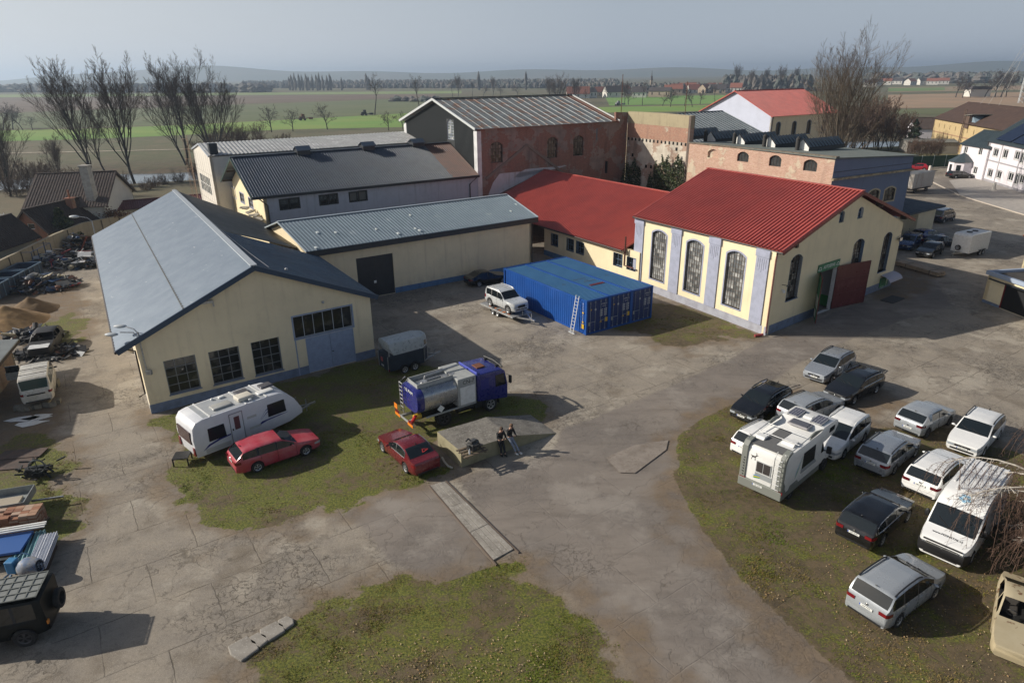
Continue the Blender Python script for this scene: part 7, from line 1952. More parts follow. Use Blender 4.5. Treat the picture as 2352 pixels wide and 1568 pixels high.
# ------------------------------------------------------------------ horse trailer
wm = (G(930.8, 856) + G(952.6, 849.8)) / 2
hd_ = math.atan2(*(G(952.6, 849.8) - G(930.8, 856)).yx)
lft = Vector((-sin(hd_), cos(hd_), 0))
th = thing('horse_trailer', 'dark blue horse trailer with grey canvas-like roof beside the pale blue gate', 'trailer', wm + lft * .85, hd_)
HB = mat('horsebox_blue', (.022, .032, .05), .4, c2=(.03, .042, .06), sc=2)
HG = mat('horsebox_grey', (.36, .40, .41), .55, c2=(.44, .46, .46), sc=1.3, c3=(.18, .2, .2))
mb = MB(); mb.slab([(-1.55, -.85), (1.2, -.85), (1.75, -.35), (1.75, .35), (1.2, .85), (-1.55, .85)], .38, 1.55); bd = mb.build('body', HB, th, bevel=.02)
mb = MB(); rows = []
for z, k in ((1.56, 1.0), (2.2, .97), (2.45, .88), (2.55, .6)): rows.append([(x * (.5 + .5 * k) if x > 0 else x * (.8 + .2 * k), y * k, z) for x, y in ((-1.2, -.86), (1.2, -.86), (1.78, -.35), (1.78, .35), (1.2, .86), (-1.2, .86))])
rows2 = [[(x if x > 0 else -1.5, y, z + (0 if i < 3 else .0)) for (x, y, z) in r] for i, r in enumerate(rows)]
mb.grid([rows[0]] + rows2[1:], closed=True); mb.face(rows2[-1]); mb.build('roof', HG, th, smooth=45)
for y in (-.8, .8):
 mb = MB(); mb.beam((-1.52, y, 1.5), (-1.48, y * .95, 2.3), .06, .06); mb.build('post', STEEL, th)
mb = MB(); mb.box(-1.6, -1.55, -.8, .8, .4, 1.5); rp = mb.build('rear_ramp', HB, th)
mb = MB(); mb.box(-1.64, -1.6, -.78, -.72, .4, 1.5); mb.box(-1.64, -1.6, .72, .78, .4, 1.5); mb.box(-1.62, -1.6, .1, .4, .9, 1.2, 1); mb.build('ramp_strut', [STEEL, mat('sticker_red', (.45, .1, .1), .5)], rp)
plate(th, '2AB 4417', -1.61, .6, -1, y=.2, w=.4)
for sd in (-1, 1):
 mb = MB(); mb.box(-1.63, -1.58, sd * .8 - .06, sd * .8 + .06, .42, .56); mb.build('tail_light', TLAMP, th)
 for x in (-.42, .42): add_wheel(th, x, sd * .86, .32, sd)
 mb = MB()
 for x in (-.42, .42):
  rows = [[(x + .39 * cos(a_), sd * .78, .32 + .39 * sin(a_)), (x + .39 * cos(a_), sd * .98, .32 + .39 * sin(a_))] for a_ in np.linspace(0, pi, 9)]; mb.grid(rows)
 mb.build('mudguard', TRIM, th)
mb = MB(); q = [(1.23, -.845, .5), (1.73, -.37, .5), (1.73, -.37, 1.5), (1.23, -.845, 1.5)]; mb.face([(x + .012, y - .012, z) for x, y, z in q]); gd = mb.build('groom_door', HB, th)
mb = MB()
for i in range(4): mb.beam([(x + .02, y - .02, z) for x, y, z in q][i], [(x + .02, y - .02, z) for x, y, z in q][(i + 1) % 4], .04, .04)
mb.build('door_frame', STEEL, gd)
mb = MB(); mb.face([(1.36, -.73, 1.72), (1.66, -.45, 1.72), (1.6, -.43, 2.05), (1.3, -.70, 2.05)]); mb.build('window', DKW, th, loc=(.03, -.03, 0))
mb = MB(); mb.beam((1.5, -.5, .42), (2.8, 0, .45), .08, .1); mb.beam((1.5, .5, .42), (2.8, 0, .45), .08, .1); mb.beam((2.6, 0, .46), (3.1, 0, .5), .08, .08); mb.tube([(2.5, -.12, .15), (2.5, -.12, .9)], .035, 8); mb.tube([(1.95, -.3, .5), (1.95, -.3, 1.25)], .025, 6); mb.build('drawbar', STEEL, th)

# ------------------------------------------------------------------ white box trailer and dirty box body in the back yard
p0, p1 = G(2224, 583, .5), G(2268.7, 572, .5)
hd2 = math.atan2((p1 - p0).y, (p1 - p0).x)
Lb = (p1 - p0).length; c = (p0 + p1) / 2 + Vector((-sin(hd2), cos(hd2), 0)) * 1.0; c.z = 0
th = thing('box_trailer', 'white twin-axle box trailer with spare wheel on its nose in the back yard', 'trailer', c, hd2)
mb = MB(); mb.prism([(-Lb / 2, .5), (Lb / 2, .5), (Lb / 2, 2.6), (-Lb / 2 + .25, 2.6), (-Lb / 2, 2.4)], -1.0, 1.0); mb.build('body', WHITE, th, bevel=.03)
for x in (-.6, .6): 
 mb = MB(); mb.tube([(x, .1, 2.6), (x, .1, 2.68)], .3, 14); mb.build('roof_vent', TRIM, th)
for sd in (-1, 1):
 for x in (.35, 1.05): add_wheel(th, x, sd * .98, .31, sd)
 mb = MB(); mb.box(-.05, 1.45, sd * 1.0 - .1, sd * 1.0 + .1, .62, .68); mb.build('mudguard', TRIM, th)
o = add_wheel(th, -Lb / 2 - .1, .2, .3, -1, False, 1.0); o.name = 'spare_wheel'; o.rotation_euler = (0, 0, R(-90))
mb = MB(); mb.beam((-Lb / 2, -.5, .5), (-Lb / 2 - 1.1, 0, .5), .08, .1); mb.beam((-Lb / 2, .5, .5), (-Lb / 2 - 1.1, 0, .5), .08, .1); mb.beam((-Lb / 2 - .9, 0, .5), (-Lb / 2 - 1.5, 0, .5), .08, .1); mb.tube([(-Lb / 2 - 1.0, .1, .1), (-Lb / 2 - 1.0, .1, .9)], .035, 6); mb.build('drawbar', STEEL, th)
c = G(2100, 447)
th = thing('box_truck_body', 'grubby pale box body on a trailer behind the lean-to', 'trailer', c + Vector((0, 2, 0)), R(33))
mb = MB(); mb.box(-1.3, 5.5, -1.2, 1.2, .9, 3.4); mb.build('body', wall_mat('grubby_box', (.42, .40, .37), (.22, .15, .1), .7), th, bevel=.03)
mb = MB(); mb.box(-1.2, 5.4, -1.0, 1.0, .6, .9); mb.build('chassis', TRIM, th)
for x in (.2, 3.9):
 for sd in (1, -1): add_wheel(th, x, sd * 1.0, .45, sd, True)
# ------------------------------------------------------------------ blue shipping containers
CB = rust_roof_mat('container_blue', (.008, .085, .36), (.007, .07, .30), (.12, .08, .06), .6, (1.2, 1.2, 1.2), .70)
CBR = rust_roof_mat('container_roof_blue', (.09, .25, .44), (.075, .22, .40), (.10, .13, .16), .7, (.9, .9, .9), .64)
CBD = mat('container_door_blue', (.006, .028, .13), .5, c2=(.006, .024, .11), sc=2)
CY = Vector((6.068, 51.148, 0)); cyw = 33.67; CH, CL, CWd = 2.95, 12.19, 2.44
YEL = mat('warning_yellow', (.6, .38, .02), .6)
names = ['blue shipping container on the left of the three, with an aluminium ladder against it', 'middle blue shipping container with a dark red strip on its roof', 'blue shipping container on the right of the three, nearest the red-roofed hall']
for k in range(3):
 th = thing('shipping_container', names[k], 'container', CY + adir(cyw) * (k * 2.475), R(cyw), 'three blue shipping containers side by side')
 mb = MB()
 for x in (.05, CWd - .05):
  for y in (.05, CL - .05): mb.box(x - .07, x + .07, y - .07, y + .07, 0, CH)
 for y in (.05, CL - .05):
  for z in (.08, CH - .07): mb.box(.1, CWd - .1, y - .06, y + .06, z - .07, z + .07)
 for x in (.05, CWd - .05):
  for z in (.08, CH - .07): mb.box(x - .05, x + .05, .1, CL - .1, z - .06, z + .06)
 mb.build('frame', CB, th)
 for x, sg in ((.045, -1), (CWd - .045, 1)):
  rows = [[], []]; n = 42; y0, y1 = .12, CL - .12
  for i in range(n):
   for f, d in ((0, 0), (.25, 0), (.5, 1), (.75, 1)):
    y = y0 + (y1 - y0) * (i + f) / n; rows[0].append((x - sg * .04 * d, y, .14)); rows[1].append((x - sg * .04 * d, y, CH - .12))
  mb = MB(); mb.grid(rows); mb.build('side_panel', CB, th)
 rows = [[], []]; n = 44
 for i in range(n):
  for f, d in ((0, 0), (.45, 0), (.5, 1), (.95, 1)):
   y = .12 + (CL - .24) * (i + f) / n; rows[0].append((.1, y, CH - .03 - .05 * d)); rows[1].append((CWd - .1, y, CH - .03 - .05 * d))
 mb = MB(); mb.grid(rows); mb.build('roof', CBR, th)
 mb = MB(); mb.box(.1, CWd - .1, CL - .1, CL - .06, .14, CH - .12); mb.build('end_panel', CB, th)
 for j in range(2):
  x0 = .13 + j * (CWd - .26) / 2; x1 = x0 + (CWd - .26) / 2 - .015
  mb = MB(); mb.box(x0, x1, .03, .07, .15, CH - .14)
  for z in (.55, 1.1, 1.65, 2.2): mb.box(x0 + .05, x1 - .05, .015, .03, z, z + .22)
  d = mb.build('door', CBD, th)
  for x in (x0 + .28, x1 - .28):
   mb = MB(); mb.tube([(x, -.01, .12), (x, -.01, CH - .1)], .022, 6); mb.box(x - .05, x + .05, -.02, .03, .2, .3); mb.box(x - .05, x + .05, -.02, .03, CH - .35, CH - .25); mb.build('lock_rod', mat('rod_grey', (.22, .26, .32), .5, metal=.3), d)
  mb = MB(); mb.box(x0 + .28, x1 - .25, -.04, -.01, 1.0, 1.04); mb.build('handle', mat('rod_grey', (.22, .26, .32), .5), d)
 LW = mat('stencil_white', (.5, .52, .55), .7)
 xx = CWd * .76
 for s, z, sz in (('218481 2', 2.4, .17), ('45G1', 2.2, .15)): text(s, sz, LW, th, (xx, .0, z), (R(90), 0, 0), extrude=.001)
 mb = MB()
 for r in range(4):
  for c in range(2): mb.box(xx - .4 + c * .45, xx - .4 + c * .45 + .3, .006, .012, 1.9 - r * .16, 1.95 - r * .16); mb.box(xx - .4 + c * .45, xx - .4 + c * .45 + .22, .006, .012, 1.84 - r * .16, 1.87 - r * .16)
 mb.build('stencil_lines', LW, th)
 if k < 2:
  mb = MB(); mb.box(xx + .12, xx + .45, .004, .012, .8, 1.15); mb.build('warning_panel', YEL, th)
  mb = MB(); mb.prism([(xx - .42, .82), (xx - .18, .82), (xx - .3, 1.02)], .004, .012); mb.build('warning_triangle', YEL, th)
  mb = MB(); mb.prism([(.38, 2.15), (.58, 2.15), (.48, 2.0)], .004, .012); mb.build('warning_triangle', YEL, th)
 mb = MB(); mb.ball((.95, .0, 2.05), .09, 10, sq=(1, .1, 1.2)); mb.build('emblem', LW, th)
 mb = MB(); mb.box(.25, .45, .004, .012, .75, 1.05); mb.build('data_plate', mat('data_plate', (.3, .32, .3), .5), th)
 if k == 0:
  mb = MB(); mb.box(-.012, -.004, .3, .62, .45, .85); mb.build('warning_panel', YEL, th); mb = MB(); mb.box(-.012, -.004, .36, .52, .95, 1.1); mb.box(-.012, -.004, .36, .52, 1.75, 1.9); mb.build('warning_panel', YEL, th)
  for c, ch in enumerate('MSCU2184812'[:4] + '218481'): text(ch, .18, LW, th, (-.013, .45, 2.6 - c * .17), (R(90), 0, R(-90)), extrude=.001)
 if k == 1:
  mb = MB(); mb.box(.55, 2.1, 3.05, 3.35, CH - .02, CH + .02); mb.build('red_strip', mat('strip_red', (.12, .015, .02), .6), th)
  mb = MB(); mb.box(.3, 1.7, 5.2, 5.24, CH - .02, CH + .0); mb.box(.8, 2.1, 4.3, 4.34, CH - .02, CH + .0); mb.build('roof_scrape', mat('scrape_brown', (.13, .10, .08), .8), th)
ldb, ldt = G(1322, 768), None
th = thing('ladder', 'aluminium ladder leaning against the left blue container', 'ladder', CY + adir(cyw + 90) * 1.1 - adir(cyw) * .62, R(cyw))
mb = MB()
for y in (-.2, .2): mb.beam((0, y, 0), (.55, y, 3.15), .06, .03)
for k in range(11): f = (k + .6) / 11.5; mb.tube([(.55 * f, -.2, 3.15 * f), (.55 * f, .2, 3.15 * f)], .02, 5)
mb.box(-.04, .04, -.4, .4, 0, .05); mb.build('rails', mat('ladder_alu', (.6, .62, .62), .4, metal=.3), th)

# ------------------------------------------------------------------ concrete loading ramp with an engine on a pallet
a, b, c, d = G(1060, 1073), G(1006, 1026), G(1277, 995), G(1219, 953)
CONR = wall_mat('ramp_concrete', (.30, .27, .17), (.12, .10, .05), .6, streak=True)
LICH = mat('ramp_top', (.20, .185, .16), .95, c2=(.12, .11, .095), sc=1.5, c3=(.33, .31, .28), sc2=9, bump=.4)
th = thing('loading_ramp', 'weathered concrete loading ramp with lichen-speckled sloping top in front of the tanker', 'ramp', a)
H1 = 1.0
def edge(p, q, n=8):
 out = []
 for k in range(n + 1):
  t_ = k / n; h = H1 - .12 * t_ / .5 if t_ < .5 else (H1 - .12) * (1 - (t_ - .5) / .5) + .02
  v = p.lerp(q, t_); out.append((v - a) + Vector((0, 0, h)))
 return out
e1, e2 = edge(a, c), edge(b, d)
mb = MB(); mb.grid([e1, e2], 1)
for e in (e1, e2): mb.grid([[Vector((p.x, p.y, -.2)) for p in e], e], 0)
mb.face([e1[0], e2[0], Vector((e2[0].x, e2[0].y, -.2)), Vector((e1[0].x, e1[0].y, -.2))], 0); mb.face([e1[-1], e2[-1], Vector((e2[-1].x, e2[-1].y, -.2)), Vector((e1[-1].x, e1[-1].y, -.2))], 0)
mb.build('body', [CONR, LICH], th)
RD = math.atan2((c - a).y, (c - a).x)
pp = G(1084, 1036, .95)
th = thing('wooden_pallet', 'broken wooden pallet boards on top of the concrete ramp', 'pallet', pp, RD)
mb = MB(); rr = random.Random(5)
for k in range(4): mb.box(-.75, .75, -.5 + k * .28, -.36 + k * .28, .06, .09)
for x in (-.6, .5): mb.box(x, x + .1, -.55, .5, 0, .06)
mb.build('boards', mat('pallet_wood', (.16, .12, .08), .9, c2=(.09, .07, .05), sc=3), th)
th = thing('engine_block', 'dirty grey engine block lying on the pallet on the ramp', 'engine', pp + Vector((.05, .15, .09)), RD + .4)
mb = MB(); mb.box(-.3, .3, -.22, .22, 0, .38); mb.box(-.24, .24, -.12, .12, .38, .52); mb.build('block', mat('engine_alloy', (.13, .13, .13), .5, metal=.5, c2=(.05, .045, .04), sc=8), th, bevel=.03)
mb = MB(); mb.tube([(.3, .05, .2), (.45, .05, .2)], .16, 12); mb.tube([(-.3, 0, .25), (-.42, 0, .25)], .12, 10); mb.tube([(-.2, -.22, .3), (-.1, -.34, .35), (.2, -.34, .3)], .05, 7); mb.tube([(.1, .22, .4), (.0, .32, .5), (-.2, .3, .45)], .045, 7); mb.build('pulley', mat('engine_dark', (.03, .03, .03), .6), th, smooth=40)
th = thing('plastic_bottle', 'clear plastic bottle standing on the pallet beside the engine', 'bottle', pp + Vector((-.1, -.42, .09)))
mb = MB(); mb.lathe([(.0, 0), (.05, 0), (.05, .2), (.02, .27), (.02, .3), (0, .3)], 10); mb.build('bottle', mat('bottle_clear', (.5, .52, .54), .2), th, smooth=40)
o = MB(); pts = [G(973, 1040) + Vector((0, 0, .08)), G(978, 1060) + Vector((0, 0, .1)), G(990, 1072) + Vector((0, 0, .08)), G(1000, 1076) + Vector((0, 0, .06))]; o.tube([G(1016, 1054) + Vector((0, 0, .1)), G(1020, 1064) + Vector((0, 0, .14)), G(1029, 1073) + Vector((0, 0, .1)), G(1039, 1077) + Vector((0, 0, .08))], .06, 7)
tag(o.build('bent_pipe', mat('pipe_pale', (.45, .42, .36), .6), smooth=50), 'curved pale pipe lying on the grass between the dark red car and ramp', 'pipe')

# ------------------------------------------------------------------ people leaning on the ramp
SKIN = mat('skin', (.42, .25, .18), .55); JKT = mat('jacket_black', (.008, .008, .009), .75, c2=(.016, .016, .018), sc=6); JNS = mat('jeans_blue', (.24, .27, .33), .85, c2=(.19, .22, .28), sc=5); DTR = mat('trousers_dark', (.012, .014, .02), .85)
def skin_obj(name, chains, m, parent=None, sub=2):
 """connected joints with radii grown into one smooth surface"""
 V, E, Rr, idx = [], [], [], {}
 for ch in chains:
  prev = None
  for p, r in ch:
   k = tuple(round(x, 3) for x in p)
   if k not in idx: idx[k] = len(V); V.append(p); Rr.append(r)
   if prev is not None and prev != idx[k]: E.append((prev, idx[k]))
   prev = idx[k]
 me = bpy.data.meshes.new(name); me.from_pydata(V, E, []); me.materials.append(m)
 o = bpy.data.objects.new(name, me); COL.objects.link(o)
 if parent: o.parent = parent
 md = o.modifiers.new('skin', 'SKIN'); md.use_smooth_shade = True
 for i, s in enumerate(me.skin_vertices[0].data):
  q = Rr[i]; s.radius = q if isinstance(q, tuple) else (q, q); s.use_root = (i == 0)
 ss = o.modifiers.new('subdivision', 'SUBSURF'); ss.levels = sub; ss.render_levels = sub
 return o
def person(label, loc, rz, legs, trs, shoe, hair, phone):
 """facing local +x, seat against the ramp edge; legs = foot x positions"""
 th = None
 pel = (-.08, 0, .86); wai = (-.10, 0, 1.02); che = (-.08, 0, 1.25); nb = (-.05, 0, 1.42); nk = (-.02, 0, 1.49); hb = (.03, 0, 1.58); ht = (.06, 0, 1.70)
 chains = [[(pel, (.13, .10)), (wai, (.14, .10)), (che, (.16, .11)), (nb, (.09, .07)), (nk, (.05, .05)), (hb, (.075, .085)), (ht, (.075, .085))]]
 arms = []
 for sd in (1, -1):
  sh = (-.06, sd * .18, 1.38); elb = (.02, sd * .27, 1.12); wr = (.27, sd * .10, 1.10); pm = (.33, sd * .075, 1.12)
  arms.append((sh, elb, wr, pm)); chains.append([(nb, (.09, .07)), (sh, .06), (elb, .042), (wr, .028), (pm, (.036, .018))])
  hip = (-.06, sd * .09, .82); kn = (legs[0] * .45 + .02, sd * .10, .47); an = (legs[0], sd * (.10 if sd > 0 else .06), .09); to = (legs[0] + .15, sd * .11, .035)
  if sd < 0: kn = (legs[1] * .45 + .05, sd * .10, .47); an = (legs[1], sd * .10, .09); to = (legs[1] + .15, sd * .12, .035)
  chains.append([(pel, (.13, .10)), (hip, .09), (kn, .055), (an, .04), (to, .032)])
 body = skin_obj('person', chains, SKIN)
 body.location = loc; body.rotation_euler = (0, 0, rz)
 tag(body, label, 'person', None)
 jc = [[((-.08, 0, .88), (.155, .125)), ((-.10, 0, 1.02), (.165, .125)), (che, (.185, .135)), ((-.05, 0, 1.41), (.12, .09)), ((-.035, 0, 1.46), (.07, .07))]]
 for sh, elb, wr, pm in arms: jc.append([((-.05, 0, 1.41), (.12, .09)), (sh, .078), (elb, .06), ((wr[0] - .02, wr[1] * 1.1, wr[2]), .045)])
 skin_obj('jacket', jc, JKT, body)
 tc = []
 for sd in (1, -1):
  L_ = legs[0] if sd > 0 else legs[1]; kn = (L_ * .45 + (.02 if sd > 0 else .05), sd * .10, .47)
  tc.append([((-.08, 0, .86), (.14, .115)), ((-.06, sd * .09, .82), .102), (kn, .072), (((L_ - .01), sd * .09, .13), .058)])
 skin_obj('trousers', tc, trs, body)
 for sd in (1, -1):
  L_ = legs[0] if sd > 0 else legs[1]
  mb = MB(); mb.ball((L_ + .07, sd * .105, .05), .15, 10, sq=(1, .36, .40)); mb.build('shoe', shoe, body, smooth=60)
 mb = MB(); mb.ball((.035, 0, 1.685), .118, 12, sq=(.98, .86, .82)); mb.ball((-.005, 0, 1.63), .10, 10, sq=(.85, .95, 1.0)); mb.build('hair', hair, body, smooth=60)
 hx = .128
 mb = MB(); 
 for sd in (1, -1): mb.ball((hx + .012, sd * .032, 1.635), .012, 8)
 mb.build('eyes', INK, body, smooth=60)
 mb = MB(); mb.prism([(hx, 1.60), (hx + .04, 1.59), (hx + .01, 1.64)], -.014, .014); mb.build('nose', SKIN, body, bevel=.004)
 mb = MB(); mb.box(hx - .005, hx + .014, -.024, .024, 1.555, 1.565); mb.build('mouth', mat('lips', (.25, .08, .07), .6), body)
 for sd in (1, -1):
  mb = MB(); mb.ball((.04, sd * .092, 1.62), .03, 8, sq=(.6, .35, 1)); mb.build('ear', SKIN, body, smooth=60)
  sh, elb, wr, pm = arms[0 if sd > 0 else 1]
  fc = []
  for f in range(4):
   y = pm[1] + sd * (-.025 + f * .016); l = (.030, .036, .034, .026)[f]
   fc.append([((pm[0] + .01, y, pm[2] + .005), .010), ((pm[0] + .035 + l * .5, y, pm[2] + .022), .0085), ((pm[0] + .035 + l * .6, y - sd * .012, pm[2] + .052), .0075)])
  fc.append([((pm[0] - .01, pm[1] - sd * .03, pm[2] + .01), .011), ((pm[0] + .02, pm[1] - sd * .048, pm[2] + .03), .009), ((pm[0] + .04, pm[1] - sd * .05, pm[2] + .05), .008)])
  fm = skin_obj('fingers', fc, SKIN, body, 1)
 if phone:
  ph = MB().box(-.035, .035, -.004, .004, -.07, .07).build('phone', INK, None, None, None, bevel=.003)
  wp = Vector(loc) + Matrix.Rotation(rz, 3, 'Z') @ Vector((.385, 0, 1.17)); ph.location = wp; ph.rotation_euler = (R(-35), 0, rz + R(90)); tag(ph, 'dark phone held in the hands of the person in pale jeans', 'phone')
 return body
pr = lambda x, y: G(x, y)
fdir = RD - R(90)
person('person in dark jacket and dark trousers leaning on the ramp, head bent', G(1152, 1043), fdir, (.22, .12), DTR, INK, mat('hair_brown', (.06, .035, .02), .8), False)
person('person in black jacket and pale blue jeans leaning on the ramp with a phone', G(1174, 1035), fdir + .25, (.55, .45), JNS, WHITE, mat('hair_light_brown', (.12, .07, .04), .8), True)

# ------------------------------------------------------------------ flat concrete strips and kerbs
mb = MB(); rr = random.Random(1)
CSTR = mat('strip_concrete', (.30, .275, .24), .95, c2=(.20, .18, .155), sc=1.2, c3=(.40, .38, .34), sc2=10, bump=.4)
L0_, L1_, R0_, R1_ = G(988, 1116), G(1134, 1288), G(1022, 1106), G(1180, 1262)
for k in range(4):
 for j in range(3):
  u0, u1 = k / 4 + .006, (k + 1) / 4 - .006; v0, v1 = j / 3 + .0015, (j + 1) / 3 - .0015
  q = lambda u, v: (L0_.lerp(R0_, u)).lerp(L1_.lerp(R1_, u), v)
  mb.slab([q(u0, v0), q(u1, v0), q(u1, v1), q(u0, v1)], -.05, .05 + rr.uniform(0, .02))
mb.build('path', CSTR, kind='structure', bevel=.012)
mb = MB()
for a_, b_ in ((L0_, L1_), (R0_, R1_)): mb.beam(a_ + Vector((0, 0, .03)) - (R0_ - L0_) * .06 * (1 if a_ is L0_ else -1), b_ + (b_ - a_) * .05 + Vector((0, 0, .03)) - (R0_ - L0_) * .06 * (1 if a_ is L0_ else -1), .06, .08)
tag(mb.build('steel_rail', mat('rail_rust', (.12, .09, .07), .7)), 'two thin steel edge rails beside the concrete strips in the asphalt', 'rail')
for (x0, y0, x1, y1, w) in ((540, 1505, 582, 1478, 1.1), (586, 1478, 606, 1464, .8), (608, 1462, 646, 1440, .85), (648, 1438, 668, 1426, .7)):
 a_, b_ = G(x0, y0), G(x1, y1); d_ = (b_ - a_).normalized(); n_ = Vector((-d_.y, d_.x, 0)) * w * .5
 mb = MB(); rg_ = [a_ + n_, a_ + n_ * .2 - d_ * .12, a_ - n_ * .9, b_ - n_ * .8, b_ - n_ * .1 + d_ * .1, b_ + n_ * .9]
 o = mb.slab([p - a_ for p in reversed(rg_)], -.1, .10).build('kerb_stone', CSTR, None, a_, bevel=.04); tag(o, 'broken concrete kerb slab in the short row at the bottom left grass edge', 'kerb', 'broken kerb slabs')

# ------------------------------------------------------------------ bits in the yard
t0 = G(421, 1062)
th = thing('side_table', 'small black square side table standing behind the caravan', 'table', t0, R(10))
mb = MB(); mb.box(-.42, .42, -.42, .42, .44, .5); mb.build('tabletop', INK, th, bevel=.01)
for x in (-.38, .38):
 for y in (-.38, .38): mb = MB(); mb.box(x - .03, x + .03, y - .03, y + .03, 0, .44); mb.build('leg', INK, th)
o = MB(); rr = random.Random(3)
th = thing('timber_stack', 'strapped stack of long pale planks lying by the hall corner', 'timber', G(2112, 622), math.atan2(*(G(2165, 636) - G(2066, 608)).yx))
LT = (G(2165, 636) - G(2066, 608)).length / 2
mb = MB()
for z in range(4):
 for y in range(5): mb.box(-LT, LT - rr.uniform(0, .2), -.6 + y * .24, -.375 + y * .24, .12 + z * .1, .21 + z * .1)
mb.build('planks', mat('fresh_plank', (.34, .27, .20), .85, c2=(.24, .19, .14), sc=2), th)
mb = MB()
for x in (-LT * .7, 0, LT * .7): mb.box(x - .05, x + .05, -.63, .63, 0, .12)
mb.build('bearer', WOODB, th)
mb = MB()
for x in (-LT * .5, LT * .6): mb.box(x - .02, x + .02, -.62, .61, .1, .535)
mb.build('strap', INK, th)
for (x, y), lb in (((2134, 397), 'white stone bollard by the sandy edge near the black estate car'), ((2281, 438), 'white stone bollard on the pale paving before the office house')):
 th = thing('bollard', lb, 'bollard', G(x, y))
 mb = MB(); mb.lathe([(.55, 0), (.5, .25), (.3, .3), (.25, 1.2), (.2, 1.45), (0, 1.5)], 12); mb.build('post', mat('stone_white', (.6, .56, .5), .9), th, smooth=40)
mb = MB(); mb.face([p + Vector((0, 0, .03)) for p in PX([(2180, 415), (2250, 402), (2265, 415), (2440, 462), (2440, 520), (2352, 492), (2205, 448)])])
mb.build('pavement', mat('pale_paving', (.36, .33, .30), .9, c2=(.29, .265, .24), sc=1.5, c3=(.42, .40, .36), sc2=6), kind='structure')
mb = MB()
kl = PX([(2085, 395), (2140, 418), (2205, 450), (2352, 494), (2440, 520)])
for p, q in zip(kl[:-1], kl[1:]): mb.beam(p + Vector((0, 0, .06)), q + Vector((0, 0, .06)), .22, .14)
mb.build('pavement', mat('kerb_pale', (.45, .40, .34), .9), kind='structure')
o = MB(); o.box(-.5, .5, -.35, .35, 0, .02); o.box(-.3, .7, -.1, .25, .02, .05); o.box(-.6, .1, .15, .4, .03, .06); tag(o.build('broken_board', mat('board_grey', (.25, .22, .18), .9, c2=(.14, .12, .1), sc=4), None, G(1818, 888), .5), 'broken grey boards lying between the cars and the asphalt road', 'board')
for k, (x, y) in enumerate(((52, 962), (88, 958), (70, 972))):
 rr = random.Random(k); pl_ = [(cos(a_) * rr.uniform(.5, 1.1), sin(a_) * rr.uniform(.25, .5)) for a_ in np.linspace(0, 2 * pi, 11)[:-1]]
 o = MB().slab(pl_, .02, .035).build('plastic_sheet', WHITE, None, G(x, y), .3); tag(o, 'torn white sheet lying on the ground below the white van', 'sheet', 'torn white sheets by the white van')
o = MB(); o.box(-1.2, 1.2, -.6, .6, 0, .05); o.build('drain_cover', mat('iron_cover', (.02, .02, .022), .7), None, G(2050, 688), R(37)); bpy.data.objects['drain_cover']['label'] = 'dark iron cover plate on the ground by the awning'; bpy.data.objects['drain_cover']['category'] = 'cover'
th = thing('asbestos_trough', 'pale ribbed trough of corrugated sheet along the left foot of the hall', 'trough', G(302, 800))
hd3 = bA.normalized(); mb = MB(); rows = []
for k in range(40): rows.append([hd3 * (k * .16 - 1.2) + Vector((cos(a_) * (.45 + .03 * (k % 2)), 0, .46 - sin(a_) * (.42 + .03 * (k % 2)))) for a_ in np.linspace(0, pi, 9)])
mb.grid(rows); mb.build('sheet', mat('fibre_pale', (.42, .37, .29), .9, c2=(.3, .26, .2), sc=2), th)

# ------------------------------------------------------------------ sand, scrap and stores on the left
def mound(name, label, c, r, h, m, seed, cat='sand heap', asp=1.0):
 rng_ = np.random.RandomState(seed); n = 40; V = []; F = []
 for i in range(n + 1):
  for j in range(n + 1):
   x, y = (i / n - .5) * 2 * r, (j / n - .5) * 2 * r * asp; V.append((x, y))
 V = np.array(V); d_ = np.hypot(V[:, 0], V[:, 1] / asp) / r
 z = h * np.clip(1 - d_ * 1.05, 0, 1) ** 1.1 + (np_noise(V[:, 0] + 50, V[:, 1] + 50, .8, seed) - .5) * .25 * h * np.clip(1.1 - d_, 0, 1) - .06
 F = [(i * (n + 1) + j, (i + 1) * (n + 1) + j, (i + 1) * (n + 1) + j + 1, i * (n + 1) + j + 1) for i in range(n) for j in range(n)]
 o = mesh_np(name, np.column_stack([V, z]), np.array(F), m, smooth=True); o.location = c
 return tag(o, label, cat)
SAND = mat('sand', (.30, .19, .085), .95, c2=(.22, .135, .06), sc=2, bump=.3)
mound('sand_heap', 'larger light brown sand heap behind the brick shed', G(22, 742), 3.4, 1.7, SAND, 1)
mound('sand_heap', 'smaller darker sand heap further back towards the scrap piles', G(72, 714), 2.6, 1.4, mat('sand_dark', (.17, .11, .055), .95, c2=(.13, .085, .045), sc=2, bump=.3), 2)
SCR = [mat('scrap_' + n_, c_, .6, metal=.2) for n_, c_ in (('blue', (.03, .07, .16)), ('white', (.5, .5, .5)), ('dark', (.02, .02, .022)), ('rust', (.14, .06, .035)), ('grey', (.2, .21, .22)), ('red', (.35, .03, .04)), ('cream', (.4, .36, .25)))]
